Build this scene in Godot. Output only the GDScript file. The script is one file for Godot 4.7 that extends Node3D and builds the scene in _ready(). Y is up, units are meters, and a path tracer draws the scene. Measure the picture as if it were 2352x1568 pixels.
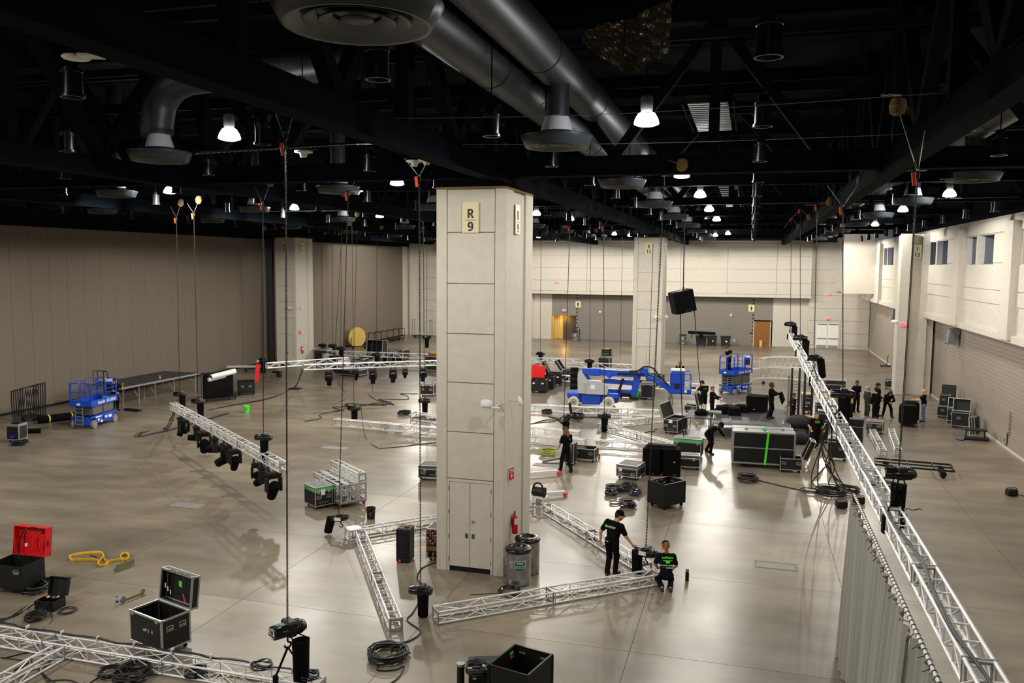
extends Node3D
# A convention hall being rigged for a show: metres, y up, the far wall towards -z.

var M := {}
var used := {}
var cache := {}
var rng := RandomNumberGenerator.new()

# ---------------------------------------------------------------- naming and nodes
func numbered(c: String) -> String:
	used[c] = used.get(c, -1) + 1
	return c if used[c] == 0 else "%s_%03d" % [c, used[c]]

func tag(o, label := "", category := "", group := "", kind := ""):
	if label: o.set_meta("label", label)
	if category: o.set_meta("category", category)
	if group: o.set_meta("group", group)
	if kind: o.set_meta("kind", kind)
	return o

func thing(called: String, label: String, category: String, at := Vector3.ZERO, turn := 0.0, group := "") -> Node3D:
	var o := Node3D.new()
	o.name = numbered(called)
	add_child(o, true)
	o.position = at
	o.rotation_degrees.y = turn
	tag(o, label, category, group)
	return o

func obj(called: String, m, mat: Material, parent = null, xf := Transform3D.IDENTITY) -> MeshInstance3D:
	var o := MeshInstance3D.new()
	o.mesh = fin(m) if m is SurfaceTool else m
	o.material_override = mat
	o.transform = xf
	if parent == null:
		o.name = numbered(called)
		add_child(o, true)
	else:
		o.name = called
		parent.add_child(o, true)
	return o

func struct(called: String, m, mat: Material, xf := Transform3D.IDENTITY) -> MeshInstance3D:
	return tag(obj(called, m, mat, null, xf), "", "", "", "structure")

func many(called: String, m: Mesh, mat: Material, where: Array, parent) -> MultiMeshInstance3D:
	var mm := MultiMesh.new()
	mm.transform_format = MultiMesh.TRANSFORM_3D
	mm.mesh = m
	mm.instance_count = where.size()
	for i in where.size(): mm.set_instance_transform(i, where[i])
	var o := MultiMeshInstance3D.new()
	o.name = called
	o.multimesh = mm
	o.material_override = mat
	parent.add_child(o, true)
	return tag(o, "", "", "", "stuff")

# ---------------------------------------------------------------- shapes
func S() -> SurfaceTool:
	var st := SurfaceTool.new()
	st.begin(Mesh.PRIMITIVE_TRIANGLES)
	return st

func fin(st: SurfaceTool) -> ArrayMesh:
	st.generate_normals()
	return st.commit()

# corners anticlockwise as seen from outside
func tri(st: SurfaceTool, a: Vector3, b: Vector3, c: Vector3):
	st.add_vertex(a); st.add_vertex(c); st.add_vertex(b)

func quad(st: SurfaceTool, a: Vector3, b: Vector3, c: Vector3, d: Vector3):
	st.add_vertex(a); st.add_vertex(c); st.add_vertex(b)
	st.add_vertex(a); st.add_vertex(d); st.add_vertex(c)

func bx(st: SurfaceTool, c: Vector3, s: Vector3, q := Basis.IDENTITY, bev := 0.0):
	st.set_smooth_group(-1)
	var h := s / 2.0
	var e: float = min(bev, min(h.x, min(h.y, h.z)) * 0.9)
	var P := func(x: float, y: float, z: float) -> Vector3: return c + q * Vector3(x, y, z)
	for ax in 3:
		for sg: float in [-1.0, 1.0]:
			var u := (ax + 1) % 3
			var w := (ax + 2) % 3
			var pts := []
			for k: Array in [[-1, -1], [1, -1], [1, 1], [-1, 1]]:
				var p := Vector3.ZERO
				p[ax] = sg * h[ax]
				p[u] = k[0] * (h[u] - e)
				p[w] = k[1] * (h[w] - e)
				pts.append(P.call(p.x, p.y, p.z))
			if sg > 0: quad(st, pts[0], pts[1], pts[2], pts[3])
			else: quad(st, pts[3], pts[2], pts[1], pts[0])
	if e <= 0.0: return
	for ax in 3:
		var u := (ax + 1) % 3
		var w := (ax + 2) % 3
		for su: float in [-1.0, 1.0]:
			for sw: float in [-1.0, 1.0]:
				var pts := []
				for k: Array in [[-1, 0], [1, 0], [1, 1], [-1, 1]]:
					var p := Vector3.ZERO
					p[ax] = k[0] * (h[ax] - e)
					p[u] = su * (h[u] - (e if k[1] == 1 else 0.0))
					p[w] = sw * (h[w] - (0.0 if k[1] == 1 else e))
					pts.append(P.call(p.x, p.y, p.z))
				if su * sw > 0: quad(st, pts[3], pts[2], pts[1], pts[0])
				else: quad(st, pts[0], pts[1], pts[2], pts[3])
	for sx: float in [-1.0, 1.0]:
		for sy: float in [-1.0, 1.0]:
			for sz: float in [-1.0, 1.0]:
				var a: Vector3 = P.call(sx * h.x, sy * (h.y - e), sz * (h.z - e))
				var b: Vector3 = P.call(sx * (h.x - e), sy * h.y, sz * (h.z - e))
				var d: Vector3 = P.call(sx * (h.x - e), sy * (h.y - e), sz * h.z)
				if sx * sy * sz > 0: tri(st, a, b, d)
				else: tri(st, a, d, b)

func frame_of(d: Vector3) -> Basis:   # y along d
	var y := d.normalized()
	var x := (Vector3.RIGHT if abs(y.x) < 0.9 else Vector3.BACK).cross(y).normalized()
	return Basis(x, y, x.cross(y))

func tube(st: SurfaceTool, a: Vector3, b: Vector3, r: float, n := 8, r2 := -1.0):
	if r2 < 0: r2 = r
	var q := frame_of(b - a)
	for i in n:
		var t0 := TAU * i / n
		var t1 := TAU * (i + 1) / n
		var d0 := q * Vector3(cos(t0), 0, -sin(t0))
		var d1 := q * Vector3(cos(t1), 0, -sin(t1))
		st.set_smooth_group(1)
		quad(st, a + d0 * r, a + d1 * r, b + d1 * r2, b + d0 * r2)
		st.set_smooth_group(-1)
		tri(st, a, a + d1 * r, a + d0 * r)
		tri(st, b, b + d0 * r2, b + d1 * r2)

func path(st: SurfaceTool, pts: Array, r: float, n := 6, closed := false):
	var rings := []
	var m := pts.size()
	var x := Vector3.ZERO
	for i in m:
		var p0: Vector3 = pts[(i - 1 + m) % m] if closed or i > 0 else pts[0]
		var p1: Vector3 = pts[(i + 1) % m] if closed or i < m - 1 else pts[m - 1]
		var d := (p1 - p0).normalized()
		if x == Vector3.ZERO: x = frame_of(d).x
		x = (x - d * x.dot(d)).normalized()
		var z := x.cross(d)
		var ring := []
		for k in n:
			var t := TAU * k / n
			ring.append(pts[i] + (x * cos(t) - z * sin(t)) * r)
		rings.append(ring)
	st.set_smooth_group(1)
	for i in (m if closed else m - 1):
		var A: Array = rings[i]
		var B: Array = rings[(i + 1) % m]
		for k in n:
			var k1 := (k + 1) % n
			quad(st, A[k], A[k1], B[k1], B[k])
	if closed: return
	st.set_smooth_group(-1)
	for k in range(1, n - 1):
		tri(st, rings[0][0], rings[0][k + 1], rings[0][k])
		tri(st, rings[m - 1][0], rings[m - 1][k], rings[m - 1][k + 1])

func smooth_path(pts: Array, per := 6, closed := false) -> Array:
	var out := []
	var m := pts.size()
	for i in (m if closed else m - 1):
		var a: Vector3 = pts[(i - 1 + m) % m] if closed or i > 0 else pts[0]
		var b: Vector3 = pts[i]
		var c: Vector3 = pts[(i + 1) % m]
		var d: Vector3 = pts[(i + 2) % m] if closed or i < m - 2 else pts[m - 1]
		for k in per: out.append(b.cubic_interpolate(c, a, d, float(k) / per))
	if not closed: out.append(pts[m - 1])
	return out

# prof: (radius, height) from bottom to top outside
func lathe(st: SurfaceTool, prof: Array, n := 24, xf := Transform3D.IDENTITY, squash := Vector2.ONE, group := 1):
	for j in prof.size() - 1:
		var p: Vector2 = prof[j]
		var q: Vector2 = prof[j + 1]
		st.set_smooth_group(group + j if (prof.size() > 2 and group == 10) else group)
		for i in n:
			var t0 := TAU * i / n
			var t1 := TAU * (i + 1) / n
			var e0 := Vector3(cos(t0) * squash.x, 0, -sin(t0) * squash.y)
			var e1 := Vector3(cos(t1) * squash.x, 0, -sin(t1) * squash.y)
			var a := xf * (e0 * p.x + Vector3(0, p.y, 0))
			var b := xf * (e1 * p.x + Vector3(0, p.y, 0))
			var c := xf * (e1 * q.x + Vector3(0, q.y, 0))
			var d := xf * (e0 * q.x + Vector3(0, q.y, 0))
			if p.x > 0.0: tri(st, a, b, c)
			if q.x > 0.0: tri(st, a, c, d)

# polygon in local xy (anticlockwise), pushed out along +z from 0 to depth
func prism(st: SurfaceTool, poly: PackedVector2Array, depth: float, xf := Transform3D.IDENTITY):
	st.set_smooth_group(-1)
	if Geometry2D.is_polygon_clockwise(poly): poly.reverse()
	var ix := Geometry2D.triangulate_polygon(poly)
	for i in range(0, ix.size(), 3):
		var t := [poly[ix[i]], poly[ix[i + 1]], poly[ix[i + 2]]]
		if (t[1] - t[0]).cross(t[2] - t[0]) < 0: t = [t[0], t[2], t[1]]
		tri(st, xf * Vector3(t[0].x, t[0].y, depth), xf * Vector3(t[1].x, t[1].y, depth), xf * Vector3(t[2].x, t[2].y, depth))
		tri(st, xf * Vector3(t[0].x, t[0].y, 0), xf * Vector3(t[2].x, t[2].y, 0), xf * Vector3(t[1].x, t[1].y, 0))
	for i in poly.size():
		var a := poly[i]
		var b := poly[(i + 1) % poly.size()]
		quad(st, xf * Vector3(a.x, a.y, 0), xf * Vector3(b.x, b.y, 0), xf * Vector3(b.x, b.y, depth), xf * Vector3(a.x, a.y, depth))

func box_mesh(s: Vector3, bev := 0.0) -> ArrayMesh:
	var key := "b%.4f_%.4f_%.4f_%.4f" % [s.x, s.y, s.z, bev]
	if not cache.has(key):
		var st := S()
		bx(st, Vector3.ZERO, s, Basis.IDENTITY, bev)
		cache[key] = fin(st)
	return cache[key]

func unit_rod(n := 8) -> ArrayMesh:
	var key := "rod%d" % n
	if not cache.has(key):
		var st := S()
		tube(st, Vector3.ZERO, Vector3.UP, 1.0, n)
		cache[key] = fin(st)
	return cache[key]

func rod(called: String, a: Vector3, b: Vector3, r: float, mat: Material, parent, n := 8) -> MeshInstance3D:
	var q := frame_of(b - a)
	return obj(called, unit_rod(n), mat, parent, Transform3D(Basis(q.x * r, b - a, q.z * r), a))

func bar(called: String, c: Vector3, s: Vector3, mat: Material, parent, bev := 0.0, q := Basis.IDENTITY) -> MeshInstance3D:
	return obj(called, box_mesh(s, bev), mat, parent, Transform3D(q, c))

func ry(deg: float) -> Basis: return Basis(Vector3.UP, deg_to_rad(deg))

func text(called: String, s: String, size: float, mat: Material, parent, xf: Transform3D, width := 0.0, bold := true, depth := 0.006):
	var key := "t%s%.3f%.3f%s%.4f" % [s, size, width, bold, depth]
	if not cache.has(key):
		var f := SystemFont.new()
		f.font_names = PackedStringArray(["Droid Sans"])
		f.font_weight = 700 if bold else 400
		var t := TextMesh.new()
		t.font = f
		t.text = s
		t.font_size = 48
		t.pixel_size = size / 48.0
		t.depth = depth
		t.curve_step = 3.0
		cache[key] = t
	return obj(called, cache[key], mat, parent, xf)

# ---------------------------------------------------------------- materials
func mat(c: Color, rough := 0.7, metal := 0.0, spec := 0.5) -> StandardMaterial3D:
	var m := StandardMaterial3D.new()
	m.albedo_color = c
	m.roughness = rough
	m.metallic = metal
	m.metallic_specular = spec
	return m

func noise_tex(seed_: int, freq: float, lo: Color, hi: Color, size := 512, octaves := 5, mid = null, seamless := false) -> NoiseTexture2D:
	var n := FastNoiseLite.new()
	n.seed = seed_
	n.noise_type = FastNoiseLite.TYPE_SIMPLEX_SMOOTH
	n.frequency = freq
	n.fractal_octaves = octaves
	var g := Gradient.new()
	g.set_color(0, lo)
	g.set_color(1, hi)
	if mid != null: g.add_point(0.5, mid)
	var t := NoiseTexture2D.new()
	t.width = size
	t.height = size
	t.seamless = seamless
	t.noise = n
	t.color_ramp = g
	return t

func glow(c: Color, e: float) -> StandardMaterial3D:
	var m := mat(c, 0.5)
	m.emission_enabled = true
	m.emission = c
	m.emission_energy_multiplier = e
	return m

func tri_tex(m: StandardMaterial3D, scale: Vector3) -> StandardMaterial3D:
	m.uv1_triplanar = true
	m.uv1_world_triplanar = true
	m.uv1_scale = scale
	return m

func materials():
	M.floor = tri_tex(mat(Color(0.655, 0.61, 0.535), 1.0, 0.0, 0.46), Vector3.ONE / 118.0)
	M.floor.uv1_offset = Vector3(0.45, 0, 0.86)
	M.floor.albedo_texture = noise_tex(3, 0.014, Color(0.70, 0.70, 0.70), Color(1, 0.99, 0.97), 1024, 6)
	M.floor.roughness_texture = noise_tex(8, 0.02, Color(0.25, 0.25, 0.25), Color(0.42, 0.42, 0.42), 1024, 6)
	M.floor.roughness_texture_channel = BaseMaterial3D.TEXTURE_CHANNEL_RED
	M.floor.detail_enabled = true
	M.floor.detail_blend_mode = BaseMaterial3D.BLEND_MODE_MUL
	M.floor.detail_uv_layer = BaseMaterial3D.DETAIL_UV_2
	M.floor.uv2_triplanar = true
	M.floor.uv2_world_triplanar = true
	M.floor.uv2_scale = Vector3(1 / 29.4, 0.1, 1 / 9.8)
	M.floor.uv2_offset = Vector3(7.2 / 29.4, 0, 17.75 / 9.8)
	M.floor.detail_albedo = noise_tex(21, 0.008, Color(0.80, 0.80, 0.81), Color(1, 1, 1), 1024, 7)
	M.joint = mat(Color(0.30, 0.28, 0.25), 0.9)
	M.partition = tri_tex(mat(Color(0.48, 0.44, 0.395), 0.85, 0, 0.3), Vector3.ONE / 2.0)
	M.partition.albedo_texture = noise_tex(5, 0.05, Color(0.93, 0.93, 0.93), Color(1, 1, 1), 256, 4)
	M.gap = mat(Color(0.05, 0.05, 0.05), 0.9)
	M.cream = tri_tex(mat(Color(0.80, 0.775, 0.725), 0.75, 0, 0.35), Vector3.ONE / 3.0)
	M.cream.albedo_texture = noise_tex(6, 0.03, Color(0.95, 0.95, 0.95), Color(1, 1, 1), 256, 4)
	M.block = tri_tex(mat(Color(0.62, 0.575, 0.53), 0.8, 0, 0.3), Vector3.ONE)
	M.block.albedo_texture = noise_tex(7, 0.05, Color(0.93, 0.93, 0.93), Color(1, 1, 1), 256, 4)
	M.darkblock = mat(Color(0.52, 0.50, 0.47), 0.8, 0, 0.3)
	M.steel_black = mat(Color(0.042, 0.064, 0.086), 0.8, 0.0, 0.12)
	M.duct = tri_tex(mat(Color(0.14, 0.16, 0.18), 0.45, 0.2, 0.5), Vector3.ONE / 4.0)
	M.duct.albedo_texture = noise_tex(9, 0.02, Color(0.8, 0.8, 0.8), Color(1, 1, 1), 512, 5)
	M.diffuser = mat(Color(0.15, 0.175, 0.20), 0.4, 0.1)
	M.can = mat(Color(0.16, 0.16, 0.17), 0.28, 0.7)
	M.roof = mat(Color(0.02, 0.022, 0.026), 0.9, 0, 0.2)
	M.alu = mat(Color(0.88, 0.88, 0.88), 0.42, 0.35)
	M.alu_dull = mat(Color(0.62, 0.62, 0.61), 0.45, 0.6)
	M.chain = mat(Color(0.16, 0.15, 0.13), 0.45, 0.6)
	M.black = mat(Color(0.055, 0.055, 0.058), 0.55, 0, 0.45)
	M.black_gloss = mat(Color(0.04, 0.04, 0.043), 0.25)
	M.black_matte = mat(Color(0.045, 0.045, 0.048), 0.9, 0, 0.25)
	M.ply = tri_tex(mat(Color(0.075, 0.075, 0.078), 0.5), Vector3.ONE)
	M.ply.albedo_texture = noise_tex(12, 0.03, Color(0.7, 0.7, 0.7), Color(1.0, 1.0, 1.0), 256, 5)
	M.inside = mat(Color(0.10, 0.10, 0.105), 0.85)
	M.case_grey = tri_tex(mat(Color(0.36, 0.36, 0.37), 0.55), Vector3.ONE)
	M.case_grey.albedo_texture = noise_tex(13, 0.02, Color(0.7, 0.7, 0.7), Color(1, 1, 1), 256, 5)
	M.trim = mat(Color(0.74, 0.74, 0.73), 0.35, 0.75)
	M.rubber = mat(Color(0.05, 0.05, 0.05), 0.8)
	M.white = mat(Color(0.88, 0.88, 0.87), 0.5)
	M.red = mat(Color(0.86, 0.06, 0.08), 0.45)
	M.orange = mat(Color(0.86, 0.27, 0.10), 0.6)
	M.green = mat(Color(0.25, 0.78, 0.35), 0.6)
	M.neon = mat(Color(0.35, 0.95, 0.12), 0.6)
	M.pink = mat(Color(0.95, 0.15, 0.45), 0.6)
	M.yellow = mat(Color(0.90, 0.70, 0.06), 0.6)
	M.tan = mat(Color(0.76, 0.60, 0.32), 0.8)
	M.burlap = mat(Color(0.52, 0.41, 0.24), 0.95)
	M.blue = mat(Color(0.06, 0.27, 0.72), 0.4)
	M.lift_grey = mat(Color(0.40, 0.40, 0.41), 0.5, 0.3)
	M.shell = mat(Color(0.70, 0.71, 0.72), 0.45)
	M.tyre = mat(Color(0.52, 0.51, 0.48), 0.7)
	M.tyre_white = mat(Color(0.86, 0.83, 0.75), 0.6)
	M.deck = tri_tex(mat(Color(0.24, 0.235, 0.24), 0.55), Vector3.ONE / 2.0)
	M.deck.albedo_texture = noise_tex(15, 0.03, Color(0.8, 0.8, 0.8), Color(1, 1, 1), 256, 5)
	M.sign = mat(Color(0.86, 0.82, 0.66), 0.5)
	M.ink = mat(Color(0.14, 0.12, 0.08), 0.6)
	M.cable = mat(Color(0.045, 0.045, 0.05), 0.5)
	M.cable_blue = mat(Color(0.05, 0.16, 0.6), 0.5)
	M.stainless = mat(Color(0.66, 0.66, 0.65), 0.28, 0.9)
	M.brown = mat(Color(0.53, 0.33, 0.08), 0.55)
	M.gold = mat(Color(0.78, 0.66, 0.30), 0.6)
	M.grey = mat(Color(0.42, 0.43, 0.44), 0.6)
	M.paper = mat(Color(0.92, 0.92, 0.90), 0.8)
	M.drape = mat(Color(0.64, 0.635, 0.61), 0.45, 0.1)
	M.signgreen = mat(Color(0.06, 0.38, 0.26), 0.5)
	M.exit = glow(Color(1.0, 0.25, 0.32), 0.5)
	M.lamp = glow(Color(1.0, 0.95, 0.86), 6.0)
	M.concrete_lid = mat(Color(0.52, 0.50, 0.47), 0.6)

# ---------------------------------------------------------------- the hall
const X0 := -39.2
const X1 := 11.87
const ZB := -92.2

func room():
	# floor: slabs cast on the building's 4.9 m half-grid with sawn joints between them
	var f := struct("floor", box_mesh(Vector3(66, 0.3, 112)), M.joint, Transform3D(Basis.IDENTITY, Vector3(-12, -0.162, -42)))
	var st := S()
	bx(st, Vector3(0, -0.006, 0), Vector3(4.9 - 0.012, 0.012, 4.9 - 0.012))
	var slab := fin(st)
	for i in range(-8, 5):
		for k in range(-4, 17):
			var c := Vector3(-7.2 + 4.9 * i + 2.45, 0, -17.75 - 4.9 * k - 2.45)
			obj("slab", slab, M.floor, f, Transform3D(Basis.IDENTITY, c - f.position))
	# floor boxes, flush lids in a grout patch
	for p: Array in [[Vector3(-18.689, 0, -24.332), 1.0, "at left, beside the hanging truss shadow"], [Vector3(-18.174, 0, -34.145), 1.0, "behind the truss stack on its dolly"], [Vector3(0.961, 0, -24.258), 0.85, "at right, left of the grey curtain"], [Vector3(-8.091, 0, -33.878), 0.8, "just right of the big column"], [Vector3(-17.316, 0, -86.771), 0.8, "before the gold washroom lobby"], [Vector3(1, 0, -74.613), 0.8, "right of the far scissor lift"]]:
		var b := thing("floor_box", "flush steel floor box lid with two hinged halves set in the concrete", "floor box", p[0], 0, "floor boxes in the slab")
		tag(b, "flush steel floor box lid in the concrete " + p[2])
		for s: float in [-0.5, 0.5]:
			bar("lid", Vector3(s * 0.62 * p[1], 0.002, 0), Vector3(0.6, 0.008, 0.55) * p[1], M.concrete_lid, b, 0.002)
		var fr := S()
		for s: float in [-1, 1]:
			bx(fr, Vector3(s * 0.66 * p[1], 0.002, 0), Vector3(0.04, 0.01, 0.66 * p[1]))
			bx(fr, Vector3(0, 0.002, s * 0.32 * p[1]), Vector3(1.3 * p[1], 0.01, 0.03))
		obj("frame", fr, M.grey, b)
	struct("ceiling", box_mesh(Vector3(66, 0.3, 112)), M.roof, Transform3D(Basis.IDENTITY, Vector3(-12, 15.35, -42)))
	# left: operable partition of tall panels on a floor seal
	var wl := struct("wall_left", box_mesh(Vector3(0.3, 15.2, 112)), M.gap, Transform3D(Basis.IDENTITY, Vector3(X0 - 0.25, 7.6, -42)))
	st = S()
	bx(st, Vector3.ZERO, Vector3(0.10, 10.28, 1.316), Basis.IDENTITY, 0.006)
	var pan := fin(st)
	for i in 62:
		var z := -10.8 - 1.3258 * i
		if z < -61.9 and z > -63.5: continue
		if z < -90.6: break
		obj("panel", pan, M.partition, wl, Transform3D(Basis.IDENTITY, Vector3(0.20, 5.26 - 7.6, z + 42)))
	bar("track_header", Vector3(0.25, 10.6 - 7.6, 0), Vector3(0.34, 0.3, 100), M.steel_black, wl)
	bar("end_panel", Vector3(0.22, 5.3 - 7.6, -91.4 + 42), Vector3(0.14, 10.6, 1.7), M.cream, wl, 0.01)
	struct("trim_left", box_mesh(Vector3(0.04, 0.11, 82)), M.gap, Transform3D(Basis.IDENTITY, Vector3(X0 + 0.03, 0.055, -50)))
	struct("wall_behind", box_mesh(Vector3(66, 15.2, 0.3)), M.partition, Transform3D(Basis.IDENTITY, Vector3(-12, 7.6, 13.5)))
	back_wall()
	right_wall()
	for c: Array in [["R", "9", Vector3(-7.19, 0, -22.54), 1.95, 2.8, "big near column"], ["R", "13", Vector3(-7.1, 0, -61.9), 2.1, 2.8, "middle far column"], ["N", "13", Vector3(-36.52, 0, -61.9), 1.85, 2.8, "left far column"]]:
		column(c[0], c[1], c[2], c[3], c[4], c[5])
	column_t()

func panel_rows(parent: Node3D, xs: Array, ys: Array, z: float, m: Material, th := 0.06):
	for i in xs.size() - 1:
		for j in ys.size() - 1:
			var w: float = xs[i + 1] - xs[i]
			var h: float = ys[j + 1] - ys[j]
			bar("panel", Vector3((xs[i] + xs[i + 1]) / 2, (ys[j] + ys[j + 1]) / 2, z) - parent.position, Vector3(w - 0.035, h - 0.035, th), m, parent, 0.008)

func blocks(parent: Node3D, o: Vector3, ux: Vector3, n: int, rows: int, m: Material, skip := []):
	var st := S()
	bx(st, Vector3.ZERO, Vector3(0.39, 0.192, 0.05), Basis.IDENTITY, 0.006)
	var bm := fin(st)
	var q := Basis(ux, Vector3.UP, ux.cross(Vector3.UP))
	var where := []
	for r in rows:
		for i in n:
			var s := (i + 0.5 + 0.5 * (r % 2)) * 0.4
			var hit := false
			for k: Vector3 in skip:
				if s > k.x and s < k.y and r * 0.2 < k.z: hit = true
			if not hit: where.append(Transform3D(q, o + ux * s + Vector3.UP * (0.1 + 0.2 * r) - parent.position))
	many("block", bm, m, where, parent)

func back_wall():
	var wb := struct("wall_back", box_mesh(Vector3(56, 15.2, 0.3)), M.joint, Transform3D(Basis.IDENTITY, Vector3(-12, 7.6, ZB - 1.6)))
	var ys := [0.31, 1.6, 2.9, 4.19, 5.51, 6.82, 8.14, 9.42, 10.85]
	# flush full-height panels left and right of the overhang
	for s: Array in [[-39.2, -23.9, [-37.2, -33.2, -28.6, -23.9]], [5.9, 11.9, [5.95, 11.9]]]:
		bar("backing", Vector3((s[0] + s[1]) / 2, 5.5, ZB - 0.65) - wb.position, Vector3(s[1] - s[0], 11, 1.2), M.cream, wb)
		if s[0] < 0: panel_rows(wb, s[2], ys, ZB - 0.02, M.cream)
	panel_rows(wb, [5.95, 6.55], [2.9, 4.19, 5.51, 6.82, 8.14, 9.42, 10.85], ZB - 0.02, M.cream)
	panel_rows(wb, [5.95, 6.55], [0.31, 1.6, 2.9], ZB - 0.02, M.cream)
	panel_rows(wb, [6.55, 9.2], [2.9, 4.19, 5.51, 6.82, 8.14, 9.42, 10.85], ZB - 0.02, M.cream)
	panel_rows(wb, [9.2, 11.86], ys, ZB - 0.02, M.cream)
	bar("pier", Vector3(-38.6, 5.4, ZB + 0.1) - wb.position, Vector3(0.5, 10.8, 0.5), M.cream, wb, 0.01)
	# overhanging upper wall
	bar("overhang", Vector3(-8.9, 8.2, ZB + 0.36) - wb.position, Vector3(29.9, 5.9, 1.2), M.cream, wb, 0.0)
	bar("soffit_lip", Vector3(-8.9, 5.36, ZB + 0.95) - wb.position, Vector3(29.95, 0.28, 0.16), M.cream, wb, 0.01)
	panel_rows(wb, [-23.85, -22.7, -17.44, -12.28, -7.25, -2.37, 2.59, 6.03], [5.55, 6.76, 8.14, 9.52, 10.9], ZB + 1.0, M.cream)
	# recessed lower wall: blockwork, with two openings
	bar("lower_wall", Vector3(-11.6, 2.7, ZB - 1.3) - wb.position, Vector3(17.8, 5.4, 0.3), M.joint, wb)
	bar("lower_wall", Vector3(4.2, 2.7, ZB - 0.95) - wb.position, Vector3(3.6, 5.4, 1.0), M.cream, wb)
	bar("lower_wall", Vector3(-22.9, 2.7, ZB - 0.95) - wb.position, Vector3(2.4, 5.4, 1.0), M.cream, wb)
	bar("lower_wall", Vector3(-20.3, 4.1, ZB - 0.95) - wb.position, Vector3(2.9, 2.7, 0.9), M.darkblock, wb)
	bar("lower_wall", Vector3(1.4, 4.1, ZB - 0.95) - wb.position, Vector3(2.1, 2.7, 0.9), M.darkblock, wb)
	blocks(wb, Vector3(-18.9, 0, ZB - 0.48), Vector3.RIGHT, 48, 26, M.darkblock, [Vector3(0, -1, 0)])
	bar("block_backing", Vector3(-9.2, 2.6, ZB - 0.75) - wb.position, Vector3(19.4, 5.2, 0.5), M.joint, wb)
	struct("baseboard_back", box_mesh(Vector3(19.4, 0.14, 0.05)), M.grey, Transform3D(Basis.IDENTITY, Vector3(-9.2, 0.07, ZB - 0.42)))
	# brown-lit washroom lobby and the brown door
	var lob := struct("door_1", box_mesh(Vector3(0.1, 2.7, 1.0)), M.gold, Transform3D(Basis.IDENTITY, Vector3(-21.6, 1.35, ZB - 0.9)))
	bar("back_panel", Vector3(1.35, 0, -0.42), Vector3(2.6, 2.7, 0.1), M.gold, lob)
	for k in 3: bar("door_edge", Vector3(0.25 + 0.22 * k, 0, -0.3), Vector3(0.07, 2.5, 0.05), M.sign, lob)
	bar("door_plate", Vector3(1.55, 0.55, -0.36), Vector3(0.25, 0.06, 0.02), M.ink, lob)
	bar("floor_mat", Vector3(1.3, -1.345, 0.05), Vector3(2.4, 0.01, 0.9), M.brown, lob)
	var sp := OmniLight3D.new()
	sp.name = "lobby_glow"
	sp.position = Vector3(-20.2, 2.45, ZB - 0.7)
	sp.light_color = Color(1, 0.72, 0.3)
	sp.light_energy = 1.2
	sp.light_size = 0.1
	sp.shadow_enabled = true
	add_child(sp)
	var d2 := struct("door_2", box_mesh(Vector3(1.62, 2.62, 0.08), 0.01), M.brown, Transform3D(Basis.IDENTITY, Vector3(1.35, 1.31, ZB - 0.44)))
	bar("hinge_stile", Vector3(-0.86, 0, 0.02), Vector3(0.09, 2.7, 0.12), M.cream, d2)
	bar("lock_stile", Vector3(0.86, 0, 0.02), Vector3(0.09, 2.7, 0.12), M.cream, d2)
	bar("handle", Vector3(0.62, -0.25, 0.07), Vector3(0.05, 0.22, 0.05), M.stainless, d2, 0.01)
	# white double exit doors in the right-hand bay
	var d3 := struct("door_3", box_mesh(Vector3(2.46, 2.78, 0.08)), M.cream, Transform3D(Basis.IDENTITY, Vector3(7.87, 1.39, ZB - 0.01)))
	for s: float in [-1, 1]:
		var lf := bar("door_leaf", Vector3(s * 0.56, -0.05, 0.06), Vector3(1.06, 2.6, 0.06), M.paper, d3, 0.01)
		bar("push_bar", Vector3(0, -0.28, 0.08), Vector3(0.94, 0.09, 0.08), M.stainless, lf, 0.02)
		bar("closer", Vector3(0, 1.2, 0.06), Vector3(0.95, 0.07, 0.08), M.grey, lf, 0.01)
		bar("kick_plate", Vector3(0, -1.13, 0.04), Vector3(0.96, 0.3, 0.01), M.alu_dull, lf)
	for e: Array in [["illuminated red exit sign high on the right bay of the far wall", Vector3(7.82, 5.64, ZB + 0.08)], ["illuminated red exit sign over the white double doors", Vector3(7.84, 3.15, ZB + 0.08)], ["illuminated red exit sign on the cream upper wall above the washroom lobby", Vector3(-20.79, 6.52, ZB + 1.1)], ["illuminated red exit sign over the gold washroom lobby opening", Vector3(-20.26, 3.32, ZB - 0.35)]]:
		exit_sign(e[0], e[1], 0)
	for e: Array in [["cream square sign with a man pictogram beside the washroom lobby", Vector3(-18.67, 4.04, ZB - 0.4), false], ["cream square sign with a woman pictogram left of the brown door", Vector3(0.19, 4.02, ZB - 0.4), true]]:
		var t := thing("restroom_sign", e[0], "sign", e[1])
		bar("plate", Vector3.ZERO, Vector3(0.62, 0.74, 0.04), M.sign, t, 0.005)
		var fg := S()
		lathe(fg, [Vector2(0, 0.16), Vector2(0.045, 0.18), Vector2(0.05, 0.215), Vector2(0.03, 0.25), Vector2(0, 0.26)], 10, Transform3D(Basis.IDENTITY, Vector3(0, 0, 0.02)), Vector2(1, 0.3))
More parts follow.
